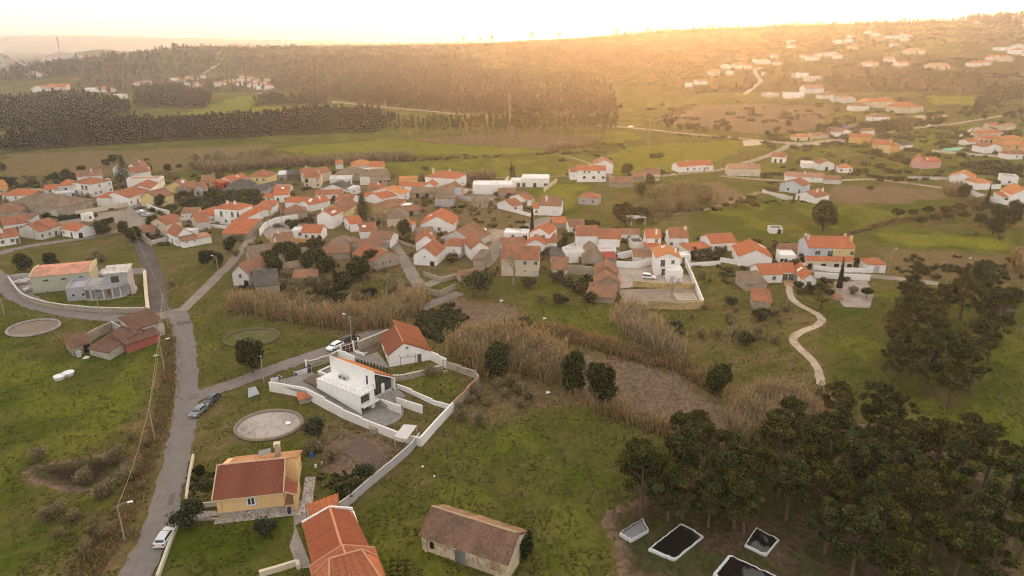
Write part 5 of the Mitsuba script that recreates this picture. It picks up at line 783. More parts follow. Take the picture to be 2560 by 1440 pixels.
# grey concrete house with the curved terrace
def grey_house():
    K = key('grey_concrete_house'); fr, w = frame((-124.8, 179.5), (-110.2, 184.6), 0.0); tag(K, 'unfinished grey concrete house with a curved pillared terrace', 'house'); FOOT.append(Polygon(fr(np.array([[0, -3, 0.], [w + 1, -3, 0], [w + 1, 11, 0], [0, 11, 0]]))[:, :2])); HOUSES.append((fr(np.array([[w / 2, 5., 0]]))[0], 'unfinished grey concrete house'))
    g = (.36, .365, .375)
    part(K + '__wall', [box(0, 0, -1, 4.6, 9, 3.2), box(0, 0, 3.2, 4.6, .2, 4.0), box(0, 8.8, 3.2, 4.6, 9, 4.0), box(0, .2, 3.2, .2, 8.8, 4.0), box(4.4, .2, 3.2, 4.6, 8.8, 4.0), box(4.6, 1.5, -1, w, 10, 3.2), box(9.6, 1.0, 3.2, w + .2, 9, 6.6)], 'm_wall', g, fr)
    part(K + '__roof', [box(9.2, .7, 6.6, w + .5, 9.3, 6.9)], 'm_paved', (.55, .50, .46), fr); part(K + '__roof', [box(8.0, 3.5, 6.1, 9.5, 8.6, 6.3)], 'm_paved', (.42, .41, .40), fr); part(K + '__chimney', [box(11.6, 5, 6.9, 12.3, 5.6, 7.6)], 'm_plain', (.5, .48, .45), fr)
    arc = [(4.6, .6)] + [(9.2 + 5.6 * math.cos(t), 1.3 + 3.1 * math.sin(t)) for t in np.linspace(math.pi * 1.12, math.pi * 1.98, 14)] + [(w + .2, 5.5), (4.6, 5.5)]
    part(K + '__terrace', [prism(arc, 3.0, 3.35, 2)], 'm_paved', (.40, .39, .385), fr)
    part(K + '__parapet', [tube([(x, y, z) for x, y in arc[1:-2]], r, 5) for z, r in ((3.7, .09), (4.0, .09))], 'm_plain', (.36, .355, .35), fr)
    for x, y in ((6.2, -1.2), (9.4, -1.5), (11.6, -1.2), (13.4, -.3)): part(K + '__column', cyl(x, y, 0, 3.0, .16, 8), 'm_wall', (.6, .57, .54), fr)
    k = part(K + '__window', box(11.2, .93, 3.9, 13.6, 1.02, 6.0), 'm_plain', (.5, .45, .38), fr); part(k + '__pane', box(11.35, .9, 4.0, 13.45, .95, 5.9), 'm_glass', (.05, .05, .045), fr)
    for x in (1.2, 3.6): k = part(K + '__window', box(x, -.05, 1.2, x + .9, .03, 2.2), 'm_plain', (.6, .56, .52), fr); part(k + '__pane', box(x + .1, -.07, 1.3, x + .8, .0, 2.1), 'm_glass', DARK, fr)
    k = part(K + '__door', box(9.6, 1.42, 0, 10.6, 1.53, 2.2), 'm_plain', (.25, .14, .08), fr); k = part(K + '__window', box(6.4, 1.42, 1.7, 8.0, 1.53, 2.4), 'm_glass', DARK, fr)
    part(K + '__floor', prism([(x, y) for x, y in arc], -.5, .08, 2), 'm_paved', (.5, .47, .44), fr)
    part(K + '__stair', [box(w + .3 + .0, 1 + i * .6, 0, w + 1.4, 1.6 + i * .6, 3.2 - i * .4) for i in range(7)], 'm_paved', (.48, .43, .38), fr)
grey_house()
def warehouse():
    K = key('green_warehouse'); fr, w = frame((-138.85, 186.1), (-124.6, 191.0), 0.0); d, h = 10, 5.0; tag(K, 'sage green warehouse with salmon sheet roof and slot windows beside the concrete house', 'warehouse'); FOOT.append(Polygon(fr(np.array([[0, 0, 0.], [w, 0, 0], [w, d, 0], [0, d, 0]]))[:, :2])); HOUSES.append((fr(np.array([[w / 2, 5., 0]]))[0], 'sage green warehouse'))
    part(K + '__wall', [prism([(0, -1), (d, -1), (d, h + .6), (d * .55, h + 1.0), (0, h)], 0, w, 0)], 'm_wall', (.40, .41, .31), fr); part(K + '__parapet', [prism([(-.1, h - .2), (d + .1, h - .2), (d + .1, h + 1.2), (d * .55, h + 1.6), (-.1, h + .5)], w, w + .22, 0), prism([(-.1, h - .2), (d + .1, h - .2), (d + .1, h + .9), (d * .55, h + 1.3), (-.1, h + .3)], -.22, 0, 0)], 'm_wall', (.52, .50, .34), fr)
    for q in ([(0, -.2, h + .05), (w, -.2, h + .05), (w, d * .55, h + 1.05), (0, d * .55, h + 1.05)], [(w, d + .1, h + .65), (0, d + .1, h + .65), (0, d * .55, h + 1.05), (w, d * .55, h + 1.05)]): part(K + '__roof', slab(fr(np.array(q)), .08), 'm_paved', (.60, .27, .20))
    for i in range(3): x = w * (.2 + .3 * i); k = part(K + '__window', box(x, -.06, 3.3, x + 1.5, .03, 3.9), 'm_plain', (.4, .38, .34), fr); part(k + '__pane', box(x + .08, -.08, 3.36, x + 1.42, 0, 3.84), 'm_glass', DARK, fr)
warehouse()
wall('curved stone roadside wall round the concrete house lawn', [(-153.4, 197.0), (-142.6, 185.4), (-138.6, 181.6), (-133.9, 178.4), (-127.9, 175.2), (-122.0, 173.2), (-114.0, 171.5), (-105.6, 171.0), (-100.3, 171.1), (-98.6, 172.0)], 1.5, 'S', .35, 'm_stone', cap=(.55, .5, .44))
wall('pale flagged wall between the lawn and the asphalt lane', [(-98.5, 172.0), (-103.6, 181.4), (-109.7, 192.8), (-116.1, 205.0)], 1.1, 'c', .9, 'm_wall'); wall('grey back wall behind the concrete house', [(-130.9, 202.3), (-126.1, 203.2), (-119.1, 203.6), (-115.7, 204.0)], 1.8, 'k', .25); wall('grey wall behind the boat yard', [(-153.4, 197.0), (-151.2, 198.6), (-147.7, 199.3)], 1.8, 'k', .25)
def ring(label, c, rx, ry, rot, floor=(.30, .24, .20), rim=True, col=(.33, .29, .25)):
    k = key('threshing_floor'); t = np.linspace(0, 2 * math.pi, 49)[:-1]; ca, sa = math.cos(rot), math.sin(rot); p = [(c[0] + rx * math.cos(a) * ca - ry * math.sin(a) * sa, c[1] + rx * math.cos(a) * sa + ry * math.sin(a) * ca) for a in t]
    drape(p, 1.0, .07, k + '__paving', 'm_oldwall', floor); ROADS.append(Polygon(p))
    if rim: put(k + '__rim', [tube([(x, y, tz(x, y) + .22) for x, y in p + p[:2]], .34, 6)], 'm_oldwall', col)
    tag(k, label, 'threshing floor')
ring('round stone threshing floor on the grass in front of the concrete house', (-121.7, 160.2), 5.8, 5.4, 0, (.235, .18, .14)); 
ring('large round threshing floor with a white cloth beside the vegetable beds', (-47.6, 117.0), 6.3, 5.7, 0, (.42, .37, .33), True, (.26, .20, .16)); ring('overgrown round threshing floor below the reeds', (-64.0, 154.0), 6.5, 5.6, 0, (.105, .098, .032), True, (.125, .11, .05)); ring('faint round threshing floor in the lower village meadow', (-16.0, 315.9), 8.5, 8.0, 0, (.25, .20, .14), True, (.26, .22, .17))
k = key('cloth'); f2, L = frame((-44.4, 116.9), (-43.4, 117.2)); part(k, slab([(0, 0, .2), (L, .1, .25), (L * .95, 1.2, .22), (.1, 1.1, .3)], .04), 'm_plain', (.75, .73, .72), f2); tag(k, 'white cloth lying on the large threshing floor', 'cloth')
for i, (lb, p) in enumerate((('round white tank cover in the grass, one with a mud rim', (-99.7, 135.1)), ('round white tank cover in the grass, upper of the two', (-98.6, 136.6)))):
    k = key('tank_cover'); part(k + '__shaft', cyl(*p, tz(*p) - .5, tz(*p) + .55, 1.1, 20), 'm_oldwall', (.5, .46, .42)); part(k + '__lid', cyl(*p, tz(*p) + .55, tz(*p) + .68, 1.2, 20), 'm_plain', (.72, .70, .68)); tag(k, lb, 'tank cover')
# water tanks under the pines
def pond(label, pts, h, wcol):
    k = key('lined_pond'); p = np.array(pts); z = min(tz(*q) for q in p); c = p.mean(0); inn = c + (p - c) * .90; rng = np.random.default_rng(len(labels)); ms = []
    def dens(a): g = LineString(np.vstack([a, a[:1]])); n = 40; return np.array([g.interpolate(i / n, normalized=True).coords[0] for i in range(n)])
    O, I = dens(p), dens(inn); n = len(O); j = rng.normal(0, .05, (n, 1)); zz = z + h + rng.normal(0, .05, n)
    v = np.vstack([np.column_stack([O, np.full(n, z - .6)]), np.column_stack([O + j, zz]), np.column_stack([I + j, zz + .03]), np.column_stack([I, np.full(n, z - .4)])]); i = np.arange(n); q = (i + 1) % n
    put(k + '__rim', (v[: 3 * n], np.vstack([np.stack([i + a * n, q + a * n, q + (a + 1) * n, i + (a + 1) * n], 1) for a in (0, 1)])), 'm_plain', (.52, .50, .50)); put(k + '__liner', (v[2 * n:], np.stack([i, q, q + n, i + n], 1)), 'm_plain', (.03, .03, .032))
    put(k + '__water', (np.column_stack([I, np.full(n, z + h - .16)]), np.array([[0, a, a + 1] for a in range(1, n - 1)])), 'm_water', wcol); tag(k, label, 'pond'); FOOT.append(Polygon(p))
pond('small pond with grey sheet cover and orange side at the orchard edge', [(16.3, 85.2), (17.8, 83.6), (20.9, 85.8), (20.5, 88.6)], .6, (.20, .20, .21)); pond('black-lined pond with a white rim in the pine shade', [(20.0, 81.8), (23.4, 79.5), (29.0, 84.5), (26.4, 87.7)], .4, (.008, .008, .008)); pond('black pond half hidden behind the pine crown', [(34.4, 82.4), (36.9, 80.3), (40.1, 83.7), (37.4, 86.3)], .4, (.008, .008, .008)); pond('wide black pond cut off by the frame edge', [(28.1, 76.7), (30.2, 71.7), (38.2, 74.5), (36.8, 76.7), (31.6, 80.6)], .45, (.012, .010, .008))
# ---------------------------------------------------------------- vehicles
def car(label, p, head, col, kind='estate', L=4.4, cat_='car'):
    """side profile lofted over five widths; head = direction of the bonnet in degrees"""
    k = key('parked_car'); a = math.radians(head); x, y = p; z = tz(x, y) + .03; W = 1.78
    def fr(v): return np.stack([x + v[:, 0] * math.cos(a) - v[:, 1] * math.sin(a), y + v[:, 0] * math.sin(a) + v[:, 1] * math.cos(a), z + v[:, 2]], 1)
    s = L / 4.4; top = {'estate': 1.48, 'suv': 1.68, 'hatch': 1.45, 'van': 1.95}[kind]; tail = {'estate': -1.75, 'suv': -1.9, 'hatch': -1.55, 'van': -2.05}[kind]
    hull = [(-2.2, .35), (2.15, .35), (2.2, .62), (2.05, .82), (1.0, .98), (-2.1, 1.0), (-2.2, .7)]; cab = [(1.02, .95), (.25, top - .03), (-.3, top), (tail + .25, top - .06), (tail - .25, .97)]
    def loft(prof, ws):
        q = np.array(prof) * [s, 1]; n = len(q); ys = np.array(ws)[:, None] * np.ones(n); v = np.concatenate([np.column_stack([q[:, 0], yy, q[:, 1]]) for yy in ys]); i = np.arange(n); j = (i + 1) % n
        f = np.vstack([np.stack([i + b * n, j + b * n, j + (b + 1) * n, i + (b + 1) * n], 1) for b in range(len(ws) - 1)]); cap = np.array([[0, b, b + 1] for b in range(1, n - 1)]); return v, np.vstack([np.vstack([f[:, [0, 1, 2]], f[:, [0, 2, 3]]]), cap, cap + (len(ws) - 1) * n])
    def taper(m, t): v, f = m; v = v.copy(); v[:, 1] *= 1 - t * np.clip((v[:, 2] - .95) / (top - .95), 0, 1); return v, f
    hv, hf = loft(hull, [-W / 2, -W / 2 + .06, W / 2 - .06, W / 2]); e = np.abs(hv[:, 1]) > W / 2 - .03; hv[e, 0] *= .975; hv[e, 2] = .68 + (hv[e, 2] - .68) * .88
    put(k + '__body', [(hv, hf), taper(loft([(.3 if i == 1 else q[0], q[1]) for i, q in enumerate(cab)], [-.8, .8]), .2)], 'm_paint', col, fr)
    g = .035; wc = [(cab[0][0] - .05, 1.02), (cab[1][0] + .06, top - .12), (cab[3][0] - .05, top - .14), (cab[4][0] + .2, 1.02)]; k2 = key(k + '__side_window'); put(k2, [taper(loft(wc, [-.82, -.78]), .2), taper(loft(wc, [.78, .82]), .2)], 'm_glass', (.015, .016, .018), fr)
    put(key(k + '__windscreen'), [taper(loft([(1.05, .99), (.3, top - .1), (.27, top - .13), (1.0, .98)], [-.7, .7]), .2)], 'm_glass', (.015, .016, .018), fr); put(key(k + '__rear_window'), [taper(loft([(cab[4][0] - .03, 1.02), (cab[3][0] - .05, top - .14), (cab[3][0], top - .14), (cab[4][0], 1.02)], [-.66, .66]), .2)], 'm_glass', (.015, .016, .018), fr)
    for sx in (1.38, -1.38):
        for sy in (-1, 1):
            wk = key(k + '__wheel'); yy = sy * (W / 2 - .1); m = [(math.cos(t) * .33, math.sin(t) * .33) for t in np.arange(12) * math.pi / 6]
            put(wk, [prism([(sx * s + u, .33 + v) for u, v in m], yy - .11, yy + .11, 1)], 'm_plain', (.02, .02, .02), fr); put(wk + '__rim', [prism([(sx * s + u * .6, .33 + v * .6) for u, v in m], yy + sy * .112 - .01, yy + sy * .112 + .01, 1)], 'm_plain', (.35, .35, .36), fr)
    for sy in (-1, 1):
        put(key(k + '__headlight'), [box(2.02 * s, sy * .66 - .18, .62, 2.19 * s, sy * .66 + .18, .78)], 'm_glass', (.55, .55, .55), fr); put(key(k + '__tail_light'), [box(-2.2 * s, sy * .7 - .14, .72, -2.06 * s, sy * .7 + .14, .94)], 'm_glass', (.30, .02, .02), fr)
    put(key(k + '__number_plate'), [box(-2.22 * s, -.26, .5, -2.17 * s, .26, .61)], 'm_plain', (.6, .6, .6), fr)
    tag(k, label, cat_); return k
def ang(a, b): return math.degrees(math.atan2(b[1] - a[1], b[0] - a[0]))
car('silver hatchback parked on the road beside the long low wall', (-52.1, 84.0), ang((-52.0, 82.5), (-52.1, 86.3)), (.50, .50, .50), 'hatch', 4.3)
car('dark grey car at the junction, front one of the two', (-63.4, 121.7), ang((-63.2, 122.6), (-63.6, 120.3)), (.16, .17, .19), 'hatch', 4.4)
car('black estate car behind the grey one at the junction', (-62.6, 126.1), ang((-62.3, 127.6), (-62.9, 124.6)), (.05, .05, .055), 'estate', 4.5)
car('white estate car parked outside the brown gates', (-42.0, 148.0), ang((-41.2, 149.6), (-42.8, 146.8)), (.80, .79, .78), 'estate', 4.6)
car('black estate car parked beyond the white one on the lane', (-39.4, 152.5), ang((-39.8, 151.7), (-38.2, 153.2)), (.03, .03, .033), 'estate', 4.7)
car('white jeep-like car on the gravel court of the new white house', (42.2, 199.6), ang((40.5, 199.6), (43.8, 198.8)), (.82, .80, .78), 'suv', 4.3)
for lb, p, h, c in (('dark car at the head of the parked row in the square', (-164.2, 294.6), 60, (.04, .045, .06)), ('white car second in the parked row in the square', (-159.1, 286.4), 140, (.75, .74, .73)), ('blue-grey car third in the parked row in the square', (-156.8, 283.3), 140, (.20, .23, .27)), ('silver car last in the parked row in the square', (-153.5, 280.4), 165, (.42, .43, .44))): car(lb, p, h, c)
for lb, p, h, c, kd in (('white car behind the garage row', (-139.7, 275.3), 170, (.7, .7, .7), 'hatch'), ('black car in the walled white courtyard', (-92.2, 262.5), 10, (.03, .03, .035), 'suv'), ('white delivery van among the old sheds', (-58.5, 238.3), 0, (.78, .76, .74), 'van'), ('black car under cover near the old farmhouse', (-11.9, 255.2), 175, (.02, .02, .022), 'estate'), ('white car on the far eastern road', (369.3, 617.4), 15, (.8, .8, .78), 'hatch'), ('pale car parked below the ruin field', (421.0, 681.0), 15, (.7, .7, .66), 'hatch'), ('white car driving on the far straight road', (104.1, 610.9), 170, (.85, .83, .8), 'hatch'), ('grey car under the white awning of the cube house', (-17.9, 221.2), 75, (.35, .35, .36), 'estate'), ('silver car behind the balcony house', (-214.7, 360.2), 160, (.5, .5, .5), 'estate'), ('grey van beside the garage-wing house', (4.0, 244.6), 120, (.3, .3, .3), 'suv')): car(lb, p, h, c, kd)

# ---------------------------------------------------------------- roads and paved ground
AS = (.20, .17, .16)
road('main_road', [(-52.6, 74.3), (-53.2, 78.0), (-53.7, 83.2), (-55.2, 89.6), (-58.5, 99.3), (-61.7, 109.3), (-65.8, 120.8), (-70.7, 133.0), (-77.8, 148.5), (-86.0, 164.6), (-92.4, 174.3)], 4.6, AS, label='grey village road coming up past the yellow house')
road('side_road', [(-68.2, 126.9), (-66.1, 128.7), (-62.2, 131.6), (-56.0, 136.6), (-49.5, 141.8), (-42.6, 147.4), (-37.4, 154.0), (-31.2, 164.4), (-24.3, 175.6), (-15.2, 187.1)], 3.9, (.22, .19, .17), .09, label='narrow lane running past the modern house')
road('curved_road', [(-90.4, 171.9), (-93.6, 168.4), (-103.4, 167.0), (-115.4, 169.4), (-128.6, 175.0), (-141.6, 183.5), (-151.4, 192.7), (-161.1, 202.1), (-176.5, 214.4)], 5.6, (.21, .185, .17), .08, label='curved street around the concrete house')
road('asphalt_lane', [(-94.8, 170.5), (-105.6, 191.2), (-120.5, 216.8), (-136.1, 241.5), (-147.5, 258.4)], 5.2, (.095, .085, .085), .075, label='dark asphalt lane climbing into the village')
road('village_street', [(-144.3, 252.7), (-153.5, 267.0), (-161.3, 280.9), (-167.4, 296.8), (-172.6, 312.7), (-180.9, 333.0)], 6.5, (.27, .225, .19), .065, label='village street rising through the square')
yard('village_square', [(-185.3, 267.8), (-183.0, 282.8), (-170.5, 291.1), (-168.8, 302.9), (-156.4, 288.9), (-139.5, 273.1), (-134.3, 252.4), (-141.4, 249.7), (-151.5, 263.4), (-161.5, 269.9), (-174.6, 275.6), (-177.8, 258.4)], (.29, .24, .20), 'dusty open village square with parked cars')
road('back_lane', [(-89.6, 172.5), (-90.4, 183.6), (-91.9, 200.8), (-93.1, 218.7), (-97.0, 244.2), (-102.1, 267.3), (-109.4, 292.9)], 3.2, (.25, .215, .185), .085, label='pale lane climbing between stone houses')
road('west_road', [(-179.4, 216.6), (-176.9, 226.3), (-174.5, 234.9), (-165.7, 241.5), (-156.5, 248.5), (-152.8, 255.5), (-151.5, 263.4)], 4.4, (.22, .19, .175), .06, label='road below the western cottages')
road('upper_street', [(-70.7, 317.6), (-70.3, 297.2), (-65.3, 277.8), (-58.5, 258.4), (-49.7, 248.6)], 4, (.25, .215, .185), label='street climbing past the tall spruce')
road('lower_street', [(-48.6, 255.5), (-42.4, 236.4), (-36.3, 219.3), (-31.0, 202.1), (-27.1, 191.1)], 4, (.25, .215, .185), .08, label='street dropping from the terraced row')
road('centre_street', [(-26.3, 192.8), (-18.7, 201.9), (-11.4, 206.0), (-5.5, 223.1), (-6.5, 238.5), (0.0, 250.2), (9.0, 271.0), (15.9, 279.5)], 4, (.26, .22, .19), .06, label='street winding through the centre')
yard('gravel_yard', [(-11.3, 249.6), (-8.6, 259.8), (1.5, 256.2), (8.2, 273.1), (16.7, 277.9), (14.5, 267.7), (3.0, 243.6), (-4.3, 235.9)], (.34, .27, .21), 'pale gravel yard beside the old farmhouse', .05)
yard('gravel_court', [(33.5, 209.6), (47.0, 212.6), (55.5, 201.8), (54.6, 191.8), (43.4, 194.0), (32.0, 190.3)], (.42, .35, .29), 'pale gravel court in front of the new white house', .08, 2.0)
yard('building_plot', [(31.2, 189.3), (54.8, 191.8), (52.3, 175.3), (41.7, 174.7), (31.5, 179.7)], (.30, .24, .19), 'rough levelled plot below the gravel court', .06)
yard('carport_yard', [(-196.8, 297.0), (-192.5, 303.3), (-196.6, 313.3), (-214.7, 320.0), (-204.5, 306.6)], (.34, .28, .23), 'pale yard by the flat carport', .05)
yard('boat_yard', [(-153.0, 197.2), (-147.3, 198.0), (-138.6, 185.8), (-141.3, 184.8)], (.30, .25, .22), 'gravel boat yard beside the green warehouse', .06)
yard('villa_courtyard', [(-98.2, 258.3), (-96.0, 270.8), (-86.2, 267.7), (-74.7, 258.0), (-78.4, 249.1), (-90.2, 243.9)], (.33, .28, .24), 'paved courtyard behind white walls', .05)
road('east_road', [(79.7, 216.4), (87.0, 211.1), (94.7, 207.7), (103.7, 205.0), (114.5, 201.3), (123.7, 197.7), (130.6, 193.0)], 4.2, (.27, .225, .18), label='road in front of the semi-detached pair')
yard('gravel_garden', [(97.9, 196.2), (108.6, 198.1), (104.9, 185.8), (98.1, 174.5), (91.2, 174.9), (93.0, 183.8)], (.36, .29, .235), 'pale gravel garden behind the sunroom bungalow', .06)
yard('terracotta_patio', [(82.8, 198.1), (87.0, 199.3), (85.0, 192.1), (81.4, 192.0)], (.42, .23, .13), 'terracotta patio of the sunroom bungalow', .1, 1.0)
road('garden_path', [(82.6, 192.1), (79.4, 182.5), (79.8, 175.3), (82.1, 170.1), (81.2, 165.1), (77.9, 161.5), (71.7, 157.4), (68.7, 153.6), (68.0, 149.3), (68.9, 144.3), (69.1, 140.0), (68.2, 136.0), (67.0, 132.2)], 2.0, (.46, .36, .28), .07, .8, label='cream winding garden path across the meadow')
yard('dirt_patch', [(66.3, 129.2), (71.1, 128.4), (71.5, 126.6), (66.6, 125.7)], (.33, .25, .19), 'small sandy patch at the end of the garden path', .06)
road('north_road', [(-385.5, 1067.2), (-327.5, 998.9), (-235.8, 904.5), (-148.3, 815.7), (-63.5, 742.4), (7.7, 670.8), (104.6, 607.7), (137.6, 569.3), (177.8, 531.4), (200.3, 509.4)], 6, (.36, .30, .25), .12, 6, label='straight pale road crossing the valley')
road('bend_road', [(200.3, 509.4), (212.5, 503.3), (241.0, 521.6), (261.7, 533.7)], 12, (.36, .29, .23), .1, 5, label='wide pale road bend by the orange pavilion')
road('link_road', [(202.3, 503.3), (188.7, 478.7), (159.2, 437.5), (137.3, 412.1), (116.8, 390.6), (94.0, 381.4), (81.3, 374.1)], 5, (.33, .26, .2), .1, 3, label='lane linking the bend to the hillside houses')
road('south_track', [(114.4, 374.3), (127.1, 366.0), (144.5, 360.9), (173.9, 360.1), (191.9, 366.5), (205.7, 356.2), (217.3, 342.1), (225.4, 333.9)], 4.5, (.33, .26, .2), .1, 3, label='pale track along the brown field')
road('east_lane', [(261.7, 533.7), (298.6, 563.8), (340.5, 599.0), (373.4, 620.2), (421.7, 646.5), (469.0, 673.7), (512.2, 694.5)], 5.5, (.32, .26, .2), .1, 4, label='lane running east below the tree belt')
road('hill_road', [(297.5, 905.0), (331.0, 972.0), (361.9, 1031.6), (373.8, 1089.1), (388.4, 1147.3), (401.0, 1178.1), (420.7, 1197.5)], 6, (.42, .33, .25), .3, 5, label='pale road winding up to the hillside village')
road('hill_path', [(-618.0, 1425.2), (-617.6, 1464.9), (-621.9, 1525.8), (-634.5, 1565.5), (-651.3, 1595.6), (-669.1, 1632.7), (-677.3, 1675.6)], 6, (.36, .29, .22), .5, 6, label='pale track climbing the wooded hill')
yard('asphalt_patch', [(-87.3, 164.3), (-84.0, 165.1), (-82.9, 163.2), (-86.1, 162.4)], (.10, .09, .085), 'dark asphalt repair patch at the road fork', .1, .8); yard('asphalt_patch', [(-56.8, 95.4), (-56.0, 95.7), (-55.0, 92.4), (-55.7, 92.1)], (.13, .115, .11), 'darker asphalt repair patch beside the yellow house', .1, .8); yard('asphalt_patch', [(-68.9, 129.2), (-66.3, 129.1), (-65.8, 126.9), (-67.9, 126.6)], (.16, .14, .13), 'faint asphalt patch at the lane junction', .11, .8)
yard('pool_terrace', [(173.1, 521.2), (186.5, 525.2), (180.9, 500.2), (165.2, 491.9)], (.5, .4, .3), 'pale pool terrace by the road bend', .1, 3)
